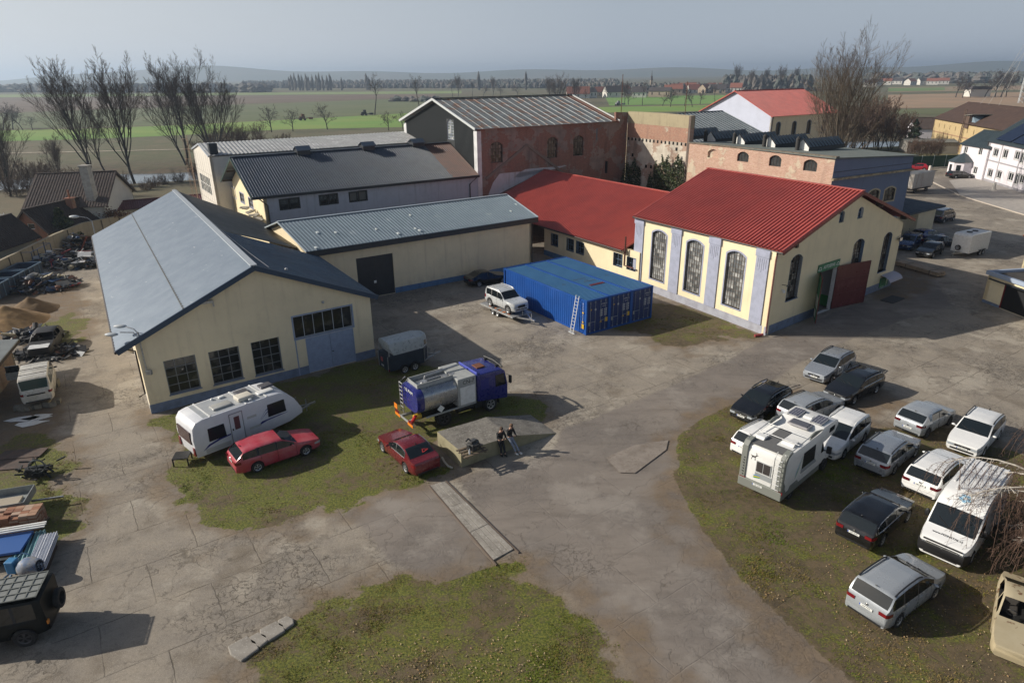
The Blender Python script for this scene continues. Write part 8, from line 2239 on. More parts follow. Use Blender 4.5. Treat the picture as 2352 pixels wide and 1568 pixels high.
def scrap(name, label, c, rx, ry, h, n, seed, w):
 rr = random.Random(seed); mb = MB()
 for k in range(n):
  a_ = rr.uniform(0, 2 * pi); f = math.sqrt(rr.random()); x, y = cos(a_) * rx * f, sin(a_) * ry * f; z = rr.random() * h * (1.05 - f * .8)
  m_ = rr.choices(range(7), w)[0]; t_ = rr.random(); th_ = rr.uniform(0, pi); ph_ = rr.gauss(0, .35)
  dv = Vector((cos(th_) * cos(ph_), sin(th_) * cos(ph_), sin(ph_)))
  if t_ < .55: L_ = rr.uniform(.5, 1.7); q = rr.uniform(.03, .09); mb.beam(Vector((x, y, z)) - dv * L_ / 2, Vector((x, y, z)) + dv * L_ / 2, q, q, m_)
  elif t_ < .82:
   M = Matrix.Translation((x, y, z)) @ Matrix.Rotation(th_, 4, 'Z') @ Matrix.Rotation(rr.gauss(0, .5), 4, 'X'); s = rr.uniform(.2, .7); mb.box(-s, s, -s * .6, s * .6, -.02, .02, m_, M)
  elif t_ < .93: mb.tube([Vector((x, y, z)) - dv * .3, Vector((x, y, z)) + dv * .3], rr.uniform(.1, .28), 9, m_)
  else: mb.ball((x, y, z), rr.uniform(.15, .4), 8, m_, (1, .8, .6))
 o = mb.build(name, SCR, None, c); o['kind'] = 'stuff'; o['label'] = label
 return o
scrap('scrap_pile', 'tangled heap of scrap metal and white goods against the boundary wall', G(160, 606), 5.2, 3.0, 2.0, 420, 11, (2, 3, 4, 1, 3, .7, 1))
scrap('scrap_pile', 'dark heap of bars and sheet scrap beside the blue skips', G(98, 660), 3.6, 2.4, 1.7, 300, 12, (2, .8, 6, 1.5, 2, .1, .6))
scrap('scrap_pile', 'stack of rusty frames in the corner of the boundary wall', G(175, 572), 3.5, 2.0, 2.2, 200, 13, (1, .4, 4, 2, 3, .1, .2))
scrap('scrap_pile', 'pile of black car parts between the wreck and the brick shed', G(82, 776), 2.2, 1.6, 1.1, 140, 14, (.3, .3, 8, .7, 1, .2, .1))
scrap('scrap_pile', 'loose black parts around the wrecked car with the white bonnet', G(112, 812), 2.6, 1.8, .6, 120, 15, (.3, .3, 8, .5, 1, .1, .1))
SKB = mat('skip_blue', (.022, .05, .10), .6, c2=(.016, .034, .07), sc=1.5, c3=(.08, .05, .035))
e0_, e1_ = G(3, 690), G(112, 628); sdg = math.atan2((e1_ - e0_).y, (e1_ - e0_).x)
for k in range(3):
 c = e0_.lerp(e1_, (k + .35) / 3.2) + Vector((-sin(sdg), cos(sdg), 0)) * 1.2
 th = thing('skip_bin', ['dark blue open skip nearest the left edge of the photo', 'dark blue open skip in the middle of the row along the wall', 'dark blue open skip at the far end of the row, next to the scrap heap'][k], 'skip', c, sdg, 'blue skips along the boundary wall')
 mb = MB(); l_, w_ = 1.75, 1.15
 for x0, x1, y0, y1 in ((-l_, l_, -w_, -w_ + .06), (-l_, l_, w_ - .06, w_), (-l_, -l_ + .06, -w_ + .06, w_ - .06), (l_ - .06, l_, -w_ + .06, w_ - .06)): mb.box(x0, x1, y0, y1, .15, 1.5)
 mb.box(-l_ + .06, l_ - .06, -w_ + .06, w_ - .06, .15, .2); mb.build('body', SKB, th)
 mb = MB()
 for a_, b_ in (((-l_, -w_), (l_, -w_)), ((l_, -w_), (l_, w_)), ((l_, w_), (-l_, w_)), ((-l_, w_), (-l_, -w_))): mb.beam((*a_, 1.53), (*b_, 1.53), .12, .1)
 for x in (-l_ * .6, 0, l_ * .6): mb.box(x - .05, x + .05, -w_ - .08, -w_ - .001, .15, 1.48)
 mb.build('rim', mat('skip_rim', (.10, .16, .23), .5), th)
th = thing('stillage_rack', 'tall thin blue steel stillage rack standing by the boundary wall', 'rack', G(92, 612), sdg)
mb = MB()
for x in (-2.2, -.8, .8, 2.2):
 for y in (-.6, .6): mb.beam((x, y, 0), (x, y, 2.2), .06, .06)
for z in (.8, 2.2):
 for y in (-.6, .6): mb.beam((-2.2, y, z), (2.2, y, z), .05, .05)
 for x in (-2.2, 2.2): mb.beam((x, -.6, z), (x, .6, z), .05, .05)
mb.build('bars', SCR[0], th)
th = thing('liquid_tank', 'white plastic cage tank beside the far eave of the left hall', 'tank', G(214, 566))
mb = MB(); mb.box(-.6, .6, -.5, .5, .15, 1.15); mb.build('tank', WHITE, th, bevel=.06)
mb = MB()
for x in (-.62, -.2, .2, .62):
 for y in (-.52, .52): mb.beam((x, y, .1), (x, y, 1.2), .03, .03)
for z in (.4, .8, 1.2):
 for y in (-.52, .52): mb.beam((-.62, y, z), (.62, y, z), .03, .03)
mb.box(-.62, .62, -.52, .52, 0, .12); mb.build('cage', STEEL, th)
o = MB().beam((0, 0, 0), (1.4, .3, 2.4), .22, .12); tag(o.build('steel_girder', mat('girder_red', (.22, .06, .035), .7), None, G(180, 590)), 'red-brown girder leaning against the frames by the wall', 'girder')

# stores at the lower left
bp = G(52, 1212); bh = math.atan2(*(G(92, 1205) - G(22, 1215)).yx)
th = thing('brick_stack', 'pallet of old orange bricks in the left store yard', 'bricks', bp, bh)
BMS = [mat('old_brick_' + str(k), c_, .9) for k, c_ in enumerate(((.28, .13, .075), (.34, .2, .13), (.22, .10, .06), (.38, .27, .2)))]
rr = random.Random(8); mb = MB()
for z in range(9):
 for r in range(4):
  for q in range(5):
   if z == 8 and rr.random() < .25: continue
   dx, dy = rr.uniform(-.012, .012), rr.uniform(-.012, .012)
   mb.box(-.95 + q * .38 + dx, -.95 + q * .38 + .365 + dx, -.5 + r * .25 + dy, -.5 + r * .25 + .235 + dy, .12 + z * .092, .12 + z * .092 + .086, rr.randrange(4))
mb.build('bricks', BMS, th)
mb = MB(); mb.box(-1, 1, -.5, .5, .08, .119); mb.box(-1, 1, -.5, -.4, 0, .08); mb.box(-1, 1, .4, .5, 0, .08); mb.build('pallet', mat('pallet_wood', (.16, .12, .08), .9), th)
tp_ = G(14, 1178)
th = thing('flat_trailer', 'small grey dropside trailer loaded with boards, cut by the left edge', 'trailer', tp_, bh + .06)
mb = MB(); mb.box(-2.2, 1.2, -.8, .8, .5, .56)
for x0, x1, y0, y1 in ((-2.2, 1.2, -.82, -.79), (-2.2, 1.2, .79, .82), (1.18, 1.22, -.8, .8)): mb.box(x0, x1, y0, y1, .56, .92)
mb.build('bed', mat('zinc_side', (.30, .32, .31), .55, metal=.3, c2=(.22, .23, .23), sc=3), th)
mb = MB(); mb.box(-1.8, .8, -.55, .3, .57, .68); mb.build('boards', mat('board_pale', (.36, .31, .24), .9), th)
mb = MB(); mb.beam((1.2, 0, .45), (2.6, 0, .42), .08, .08); mb.build('drawbar', STEEL, th)
for sd in (1, -1): add_wheel(th, -.5, sd * .9, .28, sd, True)
mp_ = G(88, 1092)
th = thing('machine_scrap', 'heap of old machine parts with a handwheel on the left grass strip', 'scrap machine', mp_, .3)
mb = MB(); rr = random.Random(6)
for k in range(26):
 p = Vector((rr.uniform(-.9, .9), rr.uniform(-.6, .6), rr.uniform(.1, .7))); q = p + Vector((rr.uniform(-.6, .6), rr.uniform(-.5, .5), rr.uniform(-.3, .3))); mb.beam(p, q, .09, .07)
mb.box(-.5, .4, -.3, .3, .1, .5); mb.build('frame', mat('machine_dark', (.022, .024, .026), .6, metal=.3), th)
mb = MB(); ring_ = [(.2 + .38 * cos(a_), -.35, .75 + .38 * sin(a_)) for a_ in np.linspace(0, 2 * pi, 19)]; mb.tube(ring_, .04, 6)
for k in range(4): a_ = pi * k / 4 * 2; mb.beam((.2, -.35, .75), (.2 + .36 * cos(a_), -.35, .75 + .36 * sin(a_)), .04, .04)
mb.build('handwheel', mat('iron_grey', (.12, .13, .13), .5, metal=.5), th)
for nm, lb, c0, c1, w_, m_, z_ in (('corrugated_sheet', 'teal corrugated sheets stacked beside the white ones in the store yard', (48, 1300), (76, 1222), 1.0, mat('sheet_teal', (.07, .20, .23), .5, c2=(.13, .27, .3), sc=2), .55), ('corrugated_sheet', 'bundle of white corrugated sheets next to the concrete mixer', (80, 1300), (112, 1224), .7, mat('sheet_white', (.55, .57, .62), .5), .62)):
 a_, b_ = G(*c0, z_), G(*c1, z_); d_ = b_ - a_; L_ = d_.length
 th = thing(nm, lb, 'sheets', lift(a_, 0), math.atan2(d_.y, d_.x))
 for lay in range(3):
  mb = MB(); rows = [[], []]
  for k in range(33):
   y = -w_ / 2 + w_ * k / 32; zz = z_ - .12 * lay + .035 * math.sin(k * 2 * pi / 5.3)
   rows[0].append((0, y, zz)); rows[1].append((L_, y, zz))
  mb.grid(rows); mb.build('sheet', m_, th)
 mb = MB(); mb.box(.3, L_ - .3, -w_ * .4, w_ * .4, 0, z_ - .3); mb.build('bearers', WOODB, th)
a_, b_ = G(0, 1290), G(66, 1232)
th = thing('panel_stack', 'stack of blue and white panels at the left edge below the bricks', 'panels', G(16, 1275), bh)
for k, (m_, ox, oy) in enumerate(((WOODB, 0, 0), (mat('panel_white', (.5, .5, .48), .6), .1, .05), (WOODB, .0, .0), (mat('panel_blue', (.02, .09, .30), .5), -.1, -.1))):
 mb = MB(); mb.box(-1.5 + ox, 1.1 + ox, -.75 + oy, .75 + oy, .1 + k * .16, .22 + k * .16); mb.build('panel', m_, th, bevel=.01)
mb = MB()
for k in range(4): mb.beam((-1.6, .5 + k * .09, .85 + .05 * (k % 2)), (1.5, .62 + k * .09, .85 + .05 * (k % 2)), .08, .05)
mb.build('profile', WHITE, th)
mp_ = G(52, 1332)
th = thing('concrete_mixer', 'blue and grey concrete mixer drum tipped on its side beside the roof-rack off-roader', 'concrete mixer', mp_, 0)
M = Matrix.Translation((.35, .1, .62)) @ Matrix.Rotation(R(82), 4, 'Y')
mb = MB(); mb.lathe([(.0, -.35), (.3, -.32), (.42, -.1), (.43, .12), (.28, .5), (.24, .5), (.38, .12), (.0, -.2)], 20, M); mb.build('drum', mat('mixer_grey', (.27, .27, .27), .6, c2=(.05, .13, .28), sc=2.2, c3=(.12, .06, .04)), th, smooth=40)
mb = MB(); mb.box(-.5, -.1, -.1, .3, .4, 1.0); mb.build('motor_box', mat('mixer_blue', (.03, .18, .38), .5), th, bevel=.05)
mb = MB(); mb.beam((-.4, .1, .4), (-.9, .1, 0), .07, .07); mb.beam((-.3, -.1, .4), (-.4, -.6, 0), .07, .07); mb.beam((-.2, .3, .4), (.0, .7, 0), .07, .07); mb.tube([(-.3, .4, .8), (-.1, .55, 1.0), (.2, .5, .95)], .03, 6); mb.build('frame', mat('mixer_frame', (.03, .1, .2), .6), th)
o = MB(); o.slab([(-1.3, -.6), (1.2, -.7), (1.3, .6), (-1.1, .7)], .02, .06); o.slab([(-1.0, .5), (1.4, .4), (1.5, 1.4), (-.8, 1.5)], .06, .1); tag(o.build('rusty_sheet', mat('sheet_rust', (.10, .065, .05), .8, c2=(.06, .045, .04), sc=2), None, G(20, 1066), .2), 'rusty flat sheets lying on dark soil at the left edge', 'sheet')
# ------------------------------------------------------------------ trees
BARK = mat('bark_dark', (.045, .04, .035), .95, c2=(.03, .027, .024), sc=3)
TWIG = mat('twig_brown', (.075, .058, .05), .95)
BARKL = mat('bark_light', (.13, .105, .075), .95, c2=(.08, .065, .05), sc=2)
TWIGL = mat('twig_light', (.14, .105, .075), .95)
BUSHT = mat('twig_reddish', (.11, .07, .05), .95)
def tubes(P0, P1, R0, R1, n):
 P0, P1 = np.array(P0), np.array(P1); R0, R1 = np.array(R0), np.array(R1)
 d = P1 - P0; d /= (np.linalg.norm(d, axis=1, keepdims=True) + 1e-9)
 ref = np.where(np.abs(d[:, 2:3]) > .9, np.array([[1., 0, 0]]), np.array([[0, 0, 1.]]))
 u = np.cross(d, ref); u /= np.linalg.norm(u, axis=1, keepdims=True); w = np.cross(d, u)
 V = []
 for k in range(n):
  a = 2 * pi * k / n; q = u * cos(a) + w * sin(a); V.append(P0 + q * R0[:, None]); V.append(P1 + q * R1[:, None])
 V = np.stack(V, 1).reshape(-1, 3)
 base = np.arange(len(P0))[:, None] * (2 * n); F = []
 for k in range(n):
  j = (k + 1) % n; F.append(np.concatenate([base + 2 * k, base + 2 * j, base + 2 * j + 1, base + 2 * k + 1], 1))
 return V, np.concatenate(F)
def grow(seed, h, stems=1, lean=(0, 0), start=.25, spread=.55, lens=.5, r0=.3, up=.25, n1=12, n2=7, n3=5, n4=3, jit=.16, droop=0., twr=.016):
 rr = np.random.RandomState(seed); S = [[], []]
 def branch(p, d, L, r, lev):
  n = (9, 7, 5, 3, 2)[lev]; pts = [p]; dirs = [d]
  for i in range(n):
   t_ = up if lev < 3 else up * .4
   d = d + rr.normal(0, jit * (1 if lev else .45), 3) + np.array([0, 0, t_ * (.25 if lev == 0 else .5) - (droop if lev >= 2 else 0)])
   d = d / np.linalg.norm(d); p = p + d * L / n; pts.append(p); dirs.append(d)
  for i in range(n):
   ra, rb_ = r * (1 - .86 * i / n), r * (1 - .86 * (i + 1) / n)
   S[0 if lev < 2 else 1].append((pts[i], pts[i + 1], max(ra, twr * .6), max(rb_, twr * .5)))
  if lev == 4: return
  cnt = (n1, n2, n3, n4)[lev]; s0 = start if lev == 0 else .22
  for k in range(cnt):
   t_ = s0 + ((.82 if lev == 0 else 1) - s0) * (k + rr.rand()) / cnt; i = min(n - 1, int(t_ * n)); f = t_ * n - i
   q = pts[i] * (1 - f) + pts[i + 1] * f; dd = dirs[i]
   az = rr.uniform(0, 2 * pi) if lev else k * 2.4 + rr.uniform(-.5, .5)
   a = np.cross(dd, [0, 0, 1.]); a = a / (np.linalg.norm(a) + 1e-6) if np.linalg.norm(a) > .05 else np.array([1., 0, 0]); b = np.cross(dd, a)
   side = a * cos(az) + b * sin(az); sp = spread * rr.uniform(.75, 1.25)
   nd = dd * cos(sp) + side * sin(sp); nd /= np.linalg.norm(nd)
   Lc = L * (lens if lev == 0 else (.5, .5, .48, .5)[lev]) * (1.12 - .62 * t_ if lev == 0 else 1.05 - .5 * t_) * rr.uniform(.75, 1.2)
   branch(q, nd, Lc, max(twr, r * (1 - .8 * t_) * .55), lev + 1)
 for s in range(stems):
  a = 2 * pi * s / max(1, stems) + rr.rand(); e = 0 if stems == 1 else .2 + .16 * rr.rand()
  branch(np.array([cos(a) * .15 * (stems > 1), sin(a) * .15 * (stems > 1), -.3]), np.array([lean[0] + e * cos(a), lean[1] + e * sin(a), 1.]) / np.linalg.norm([lean[0] + e * cos(a), lean[1] + e * sin(a), 1.]), h * (1 if s == 0 else rr.uniform(.8, .98)), r0 * (1 if s == 0 else .75), 0)
 return S
TM = {}
def tree(key, name, label, loc, scale=1., rz=0., group=None, bark=None, twig=None, cat='tree', **kw):
 th = thing(name, label, cat, loc, rz, group); th.scale = (scale,) * 3 if not isinstance(scale, tuple) else scale
 if key not in TM:
  S = grow(**kw)
  a = [np.array(x) for x in zip(*S[0])]; b = [np.array(x) for x in zip(*S[1])]
  V, F = tubes(*a, 6); t1 = mesh_np('trunk', V, F, bark or BARK, th, smooth=True)
  V, F = tubes(*b, 3); t2 = mesh_np('crown', V, F, twig or TWIG, th)
  TM[key] = (t1.data, t2.data)
 else:
  for nm, me in zip(('trunk', 'crown'), TM[key]):
   o = bpy.data.objects.new(nm, me); COL.objects.link(o); o.parent = th
 return th
GT = 'tall bare trees on the river bank'
rv = lambda x, y, z=-1.5: G(x, y, z)
TALL = dict(h=20, start=.2, spread=.42, lens=.68, r0=.34, up=.3, jit=.12, n1=15, n2=11, n3=8, n4=5, twr=.021)
tree('ta', 'bare_tree', 'leftmost tall bare tree behind the houses, leaning left with a wide crown', rv(228, 434), .98, 0., GT, seed=3, lean=(-.22, 0), **TALL)
tree('tb', 'bare_tree', 'slim bare tree with leaning stem second from left on the river bank', rv(262, 440), .88, 1.0, GT, seed=5, lean=(-.16, .05), h=19, start=.3, spread=.45, lens=.5, r0=.26, up=.2, n1=12, n2=9, n3=6, n4=4, twr=.021)
tree('tc', 'bare_tree', 'upright forked bare tree in front of the pale river', rv(315, 437), 1.0, .4, GT, seed=8, lean=(-.05, 0), **TALL)
S_ = dict(TALL); S_.update(h=19.5, start=.12, n1=11, n2=10, stems=2, spread=.44)
tree('td', 'bare_tree', 'broad fan-shaped bare tree left of the pair behind the white warehouse', rv(428, 376, -1), 1.05, .2, GT, seed=11, lean=(-.12, 0), **S_)
S_['stems'] = 3
tree('te', 'bare_tree', 'many-stemmed bare tree with a bird nest just left of the white warehouse', rv(495, 366, -1), 1.06, 2.2, GT, seed=14, **S_)
tree('ta', 'bare_tree', 'low dark bare tree at the far left behind the black-brown roof', rv(30, 470), .62, 2.5, GT)
tree('tc', 'bare_tree', 'small bare tree between the tiled house and the river', rv(150, 445), .45, 1.5, GT)
nb_ = MB(); nb_.ball((0, 0, 0), .5, 8, sq=(1, 1, .7)); nest = nb_.build('bird_nest', BARK, None, rv(495, 366, -1) + Vector((-2.2, -1, 17.5))); tag(nest, 'dark bird nest high in the many-stemmed bare tree', 'nest')
# bushes along the river
BS = dict(h=6, start=.08, spread=.6, lens=.6, r0=.07, up=.3, n1=9, n2=6, n3=4, n4=3, stems=5, twr=.022)
rr = random.Random(21)
k = 0
for x, y, s in ((20, 440, 1.2), (70, 452, 1.1), (110, 440, 1.), (352, 448, .6), (380, 440, .55), (420, 435, .6), (455, 425, .8), (470, 400, .9), (480, 385, 1.2), (515, 378, 1.1), (548, 370, 1.2), (585, 366, 1.1), (610, 362, 1.0), (640, 360, .9), (560, 340, 1.2), (600, 330, 1.1), (530, 345, 1.2), (500, 350, 1.3), (665, 350, .9), (-20, 455, 1.3), (40, 470, .9), (90, 468, .8), (130, 462, .8), (205, 462, .6), (250, 462, .6), (300, 458, .55), (335, 455, .55), (170, 450, .9), (205, 448, .8), (280, 445, .7)):
 tree('bush%d' % (k % 3), 'bare_bush', 'bare brown bush in the thicket along the river bank', rv(x + rr.uniform(-5, 5), y), s, rr.uniform(0, 6), 'bare bushes along the river bank', BARK, BUSHT, 'bush', seed=40 + k % 3, **BS); k += 1
# field trees
MT = dict(h=9, start=.22, spread=.75, lens=.62, r0=.24, up=.12, n1=11, n2=7, n3=5, n4=3, jit=.22, twr=.03)
for x, y, s, lb in ((624, 304, 1.15, 'round bare tree left of the three in the meadow'), (673, 302, 1.0, 'middle bare tree of the three in the meadow'), (752, 298, 1.15, 'wide spreading bare tree right of the three in the meadow'), (893, 300, .9, 'bushy bare tree above the long pale roof'), (925, 298, .85, 'thin bare tree near the dark brick gable')):
 tree('m%d' % (len(lb) % 2), 'meadow_tree', lb, G(x, y, FZ), s, rr.uniform(0, 6), 'bare trees in the meadow', seed=60 + len(lb) % 2, **MT)
PT = dict(h=22, start=.45, spread=.55, lens=.42, r0=.40, up=.14, n1=10, n2=6, n3=5, n4=3, jit=.2, twr=.035)
tree('p1', 'lone_tree', 'tall lone bare tree on the green field, left of two', G(861, 264, FZ), 1.02, .5, 'two tall lone trees on the field', seed=71, **PT)
tree('p2', 'lone_tree', 'tall lone bare tree with open forked crown, right of two', G(964, 257, FZ), 1.0, 2.0, 'two tall lone trees on the field', seed=74, **PT)
# bare trees beyond the brick building, then the village trees
k = 0
for x, y, s, key in ((1040, 224, .9, 'p1'), (1052, 226, 1.0, 'tc'), (1085, 222, .8, 'p2'), (1110, 222, .8, 'm0'), (1132, 222, .9, 'tc'), (1150, 222, .7, 'm1'), (1190, 222, .85, 'm0'), (1262, 236, .95, 'td'), (1285, 238, 1.0, 'te'), (1318, 238, .9, 'td'), (1345, 236, .6, 'tb'), (1434, 240, .75, 'tc'), (1443, 241, .85, 'm1'), (1475, 243, .85, 'p1'), (1522, 244, .7, 'm0'), (1540, 246, .75, 'm1'), (1572, 244, .7, 'p2'), (1590, 246, .7, 'm0'), (1608, 240, .7, 'm1'), (1642, 238, .7, 'p1'), (1395, 226, .7, 'm1')):
 tree(key, 'distant_tree', 'bare tree on the far meadow between the brick ruin and the village', G(x, y, FZ), s * (1.6 if key[0] == 'm' else .9), rr.uniform(0, 6), 'bare trees on the far meadow'); k += 1
# big tree on the right and its thicket
tree('big', 'bare_tree', 'huge many-stemmed bare tree behind the skylights on the right', Vector((55.6, 118, -.3)), 1.0, .0, None, BARKL, TWIGL, seed=92, h=21, stems=4, start=.14, spread=.42, lens=.64, r0=.36, up=.3, jit=.11, n1=11, n2=9, n3=7, n4=5, twr=.012, lean=(.02, 0))
for x, y, s in ((1985, 345, 2.1), (2020, 342, 1.9), (2045, 345, 1.7), (1960, 340, 1.8), (2070, 340, 1.3), (1925, 335, 1.5), (2010, 335, 2.2)):
 tree('bush%d' % (k % 3), 'bare_shrub', 'tall bare brown shrub in the thicket right of the huge tree', G(x, y), s, rr.uniform(0, 6), 'tall shrubs behind the flat roof'); k += 1
for x, y, s in ((2090, 370, .8), (2110, 366, .8), (2130, 368, .75), (2150, 366, .8)):
 tree('bush%d' % (k % 3), 'hedge_shrub', 'low dense bare shrub above the green fence', G(x, y), s, rr.uniform(0, 6), 'shrubs above the green fence'); k += 1
# leafy clumps: ivy, yew, conifers
def leaves(name, label, cat, pts, sizes, mats, parent=None, seed=0, loc=None):
 r_ = np.random.RandomState(seed); P = np.array(pts); n = len(P); s = np.array(sizes)[:, None]
 u = r_.normal(size=(n, 3)); u /= np.linalg.norm(u, axis=1, keepdims=True); w = np.cross(u, r_.normal(size=(n, 3))); w /= np.linalg.norm(w, axis=1, keepdims=True)
 V = np.stack([P - u * s, P + w * s * .6, P + u * s, P - w * s * .6], 1).reshape(-1, 3)
 o = mesh_np(name, V, np.arange(4 * n).reshape(-1, 4), mats, parent, mi=r_.randint(0, len(mats), n))
 if label: tag(o, label, cat)
 return o
IVY = [mat('ivy_green', (.035, .06, .018), .6), mat('ivy_dark', (.015, .03, .012), .6), mat('ivy_olive', (.075, .085, .025), .6)]
def ivy(label, W, xs, zt, seed, n=5000):
 r_ = np.random.RandomState(seed); P = []
 while len(P) < n:
  x, z = r_.uniform(xs[0], xs[-1]), r_.uniform(0, max(zt) * 1.05); top = np.interp(x, xs, zt) + .5 * math.sin(x * 5 + seed) + .3 * math.sin(x * 11)
  if z > top: continue
  bulge = .25 + .9 * max(0, 1 - ((x - (xs[0] + xs[-1]) / 2) / ((xs[-1] - xs[0]) / 2)) ** 2) * (1 - .5 * z / max(zt)) * (.6 + .4 * math.sin(z * 1.7 + x * 2))
  y = -bulge * r_.uniform(.75, 1.05)
  p = W.A + adir(W.deg) * x + adir(W.deg + 90) * y; P.append((p.x, p.y, z))
 leaves('ivy', label, 'ivy', P, r_.uniform(.08, .17, n), IVY, seed=seed)
WF2 = Wall.__new__(Wall); WF2.A, WF2.deg = Vector((17.4, 103.47, 0)), math.degrees(math.atan2(92.95 - 103.47, 24.0 - 17.4))
f_ = lambda zx, zy: WF2.px(*z3(zx, zy))
pz = [f_(1205, 1050), f_(1270, 980), f_(1360, 920), f_(1388, 1000), f_(1392, 1140)]
ivy('dark ivy column growing on the ruined wall left of the larger ivy', WF2, [p[0] for p in pz], [p[1] for p in pz], 3, 4500)
pz = [f_(1445, 1120), f_(1470, 1060), f_(1550, 940), f_(1620, 905), f_(1680, 960), f_(1725, 860), f_(1755, 1000), f_(1762, 1120)]
ivy('large bushy ivy with sunlit olive leaves climbing the ruined wall by the red roof', WF2, [p[0] for p in pz], [p[1] for p in pz], 5, 9000)
def conifer(name, label, c, h, r, seed, mats, n=3500):
 th = thing(name, label, 'tree', c); r_ = np.random.RandomState(seed); P = []
 for k in range(n):
  z = h * (.06 + .94 * r_.rand() ** 1.15); rad = r * (1 - (z / h) ** 1.5) * (.75 + .3 * math.sin(z * 4 + seed)) + .1; a = r_.uniform(0, 2 * pi); f = math.sqrt(r_.uniform(.35, 1)) * (1 + .18 * math.sin(a * 5 + z))
  P.append((cos(a) * rad * f, sin(a) * rad * f, z))
 leaves('crown', None, None, P, r_.uniform(.12, .3, n), mats, th, seed)
 mb = MB(); mb.tube([(0, 0, -.2), (0, 0, h * .7)], [.2, .06], 7); mb.build('trunk', BARK, th)
EVG = [mat('evergreen', (.03, .055, .022), .7), mat('evergreen_dark', (.014, .028, .014), .7), mat('evergreen_light', (.07, .085, .025), .7)]
conifer('evergreen_tree', 'round dark evergreen tree overhanging the boundary wall by the brick house', G(152, 560), 4.6, 2.2, 3, EVG)
conifer('conifer', 'dark blue-green conifer beside the white cottage at the far right', G(2096, 326), 6.5, 2.6, 5, EVG[:2])
leaves('climber', 'rust-coloured climbing plant on top of the boundary wall', 'plant', [(p.x + random.gauss(0, 1.0), p.y + random.gauss(0, .5), 2.3 + abs(random.gauss(0, .4))) for p in [G(258, 497, 2.3)] * 700], [.14] * 700, [BUSHT, mat('rust_leaf', (.17, .08, .04), .9)], seed=9)

# weeping birch reaching in from the right edge
def birch():
 c = G(2492, 1315); th = thing('birch_tree', 'white-stemmed weeping birch hanging in over the white van at the right edge', 'tree', c)
 rr = np.random.RandomState(17); A, B = [], []
 def seg(lst, p, q, r0, r1): lst.append((np.array(p), np.array(q), r0, r1))
 trunk = [np.array([0, 0, -.2]), np.array([.1, .1, 2]), np.array([0, .2, 4.2]), np.array([.1, .1, 6.5]), np.array([0, .2, 8.5])]
 for k in range(4): seg(A, trunk[k], trunk[k + 1], .19 - .035 * k, .155 - .035 * k)
 def limb(p, d, L, r, sag):
  n = 9; pts = [p]
  for i in range(n):
   d = d + rr.normal(0, .07, 3) + np.array([0, 0, -sag * (i / n)]); d /= np.linalg.norm(d); p = p + d * L / n
   if p[2] < .6: break
   seg(A, pts[-1], p, r * (1 - .85 * i / n), r * (1 - .85 * (i + 1) / n)); pts.append(p)
  for i in range(2, len(pts)):
   for _ in range(7):
    q = pts[i] + (pts[i - 1] - pts[i]) * rr.rand(); a = rr.uniform(0, 2 * pi); dd = np.array([cos(a) * .8, sin(a) * .8, .15]); Lt = rr.uniform(.5, 1.3)
    pp = [q]
    for s in range(7):
     dd = dd + np.array([rr.normal(0, .09), rr.normal(0, .09), -.42]); dd /= np.linalg.norm(dd); q2 = pp[-1] + dd * Lt * .34
     if q2[2] < .05: break
     seg(B if s else A, pp[-1], q2, .012 if s == 0 else .009, .009 if s == 0 else .006); pp.append(q2)
     if s > 0:
      for _2 in range(2):
       e = dd * .3 + rr.normal(0, .5, 3) + np.array([0, 0, -.5]); e = e / np.linalg.norm(e) * rr.uniform(.15, .5); seg(B, q2, q2 + e, .006, .004)
 for k in range(26):
  z = rr.uniform(1.6, 7.5); az = rr.uniform(R(95), R(265)); e = rr.uniform(.1, .55)
  L = rr.uniform(2.2, 4.3) * (1.15 - .06 * z)
  limb(np.array([0.05, .1, z]), np.array([cos(az), sin(az), e]), L, .05, .32)
 for az, z, L in ((150, 3.2, 5.2), (128, 3.4, 6.0), (168, 2.6, 4.6), (200, 2.4, 3.4), (112, 3.0, 5.5)): limb(np.array([0.05, .1, z]), np.array([cos(R(az)), sin(R(az)), .32]), L, .075, .24)
 a = [np.array(x) for x in zip(*A)]; b = [np.array(x) for x in zip(*B)]
 V, F = tubes(*a, 6); mesh_np('trunk', V, F, mat('birch_bark', (.52, .48, .42), .85, c2=(.3, .27, .23), sc=5), th, smooth=True)
 V, F = tubes(*b, 3); mesh_np('crown', V, F, mat('birch_twig', (.085, .05, .035), .95), th)
birch()

# ------------------------------------------------------------------ far poplars, woods, village
def blob_mesh(name, items, mats, seed, jag=.35):
 """each item (x, y, z, w, h): an irregular upright crown"""
 r_ = np.random.RandomState(seed); V, F, MI = [], [], []
 for x, y, z, w, h in items:
  i0 = len(V); n = 9; lv = 6
  for a in range(lv + 1):
   t_ = a / lv; rad = w / 2 * (math.sin(pi * (.12 + .86 * t_)) ** .7) 
   for k in range(n):
    b = 2 * pi * k / n; q = rad * (1 + r_.uniform(-jag, jag)); V.append((x + q * cos(b), y + q * sin(b), z + h * t_ * (1 + r_.uniform(-.06, .06))))
  for a in range(lv):
   for k in range(n): F.append((i0 + a * n + k, i0 + a * n + (k + 1) % n, i0 + (a + 1) * n + (k + 1) % n, i0 + (a + 1) * n + k)); MI.append(0)
  mi_ = r_.randint(0, len(mats)); MI[-lv * n:] = [mi_] * (lv * n)
 return mesh_np(name, V, F, mats, mi=MI)
WD = [mat('wood_far_a', (.11, .105, .10), .95), mat('wood_far_b', (.14, .125, .11), .95), mat('wood_far_c', (.09, .10, .09), .95)]
rr = random.Random(77)
pops = []
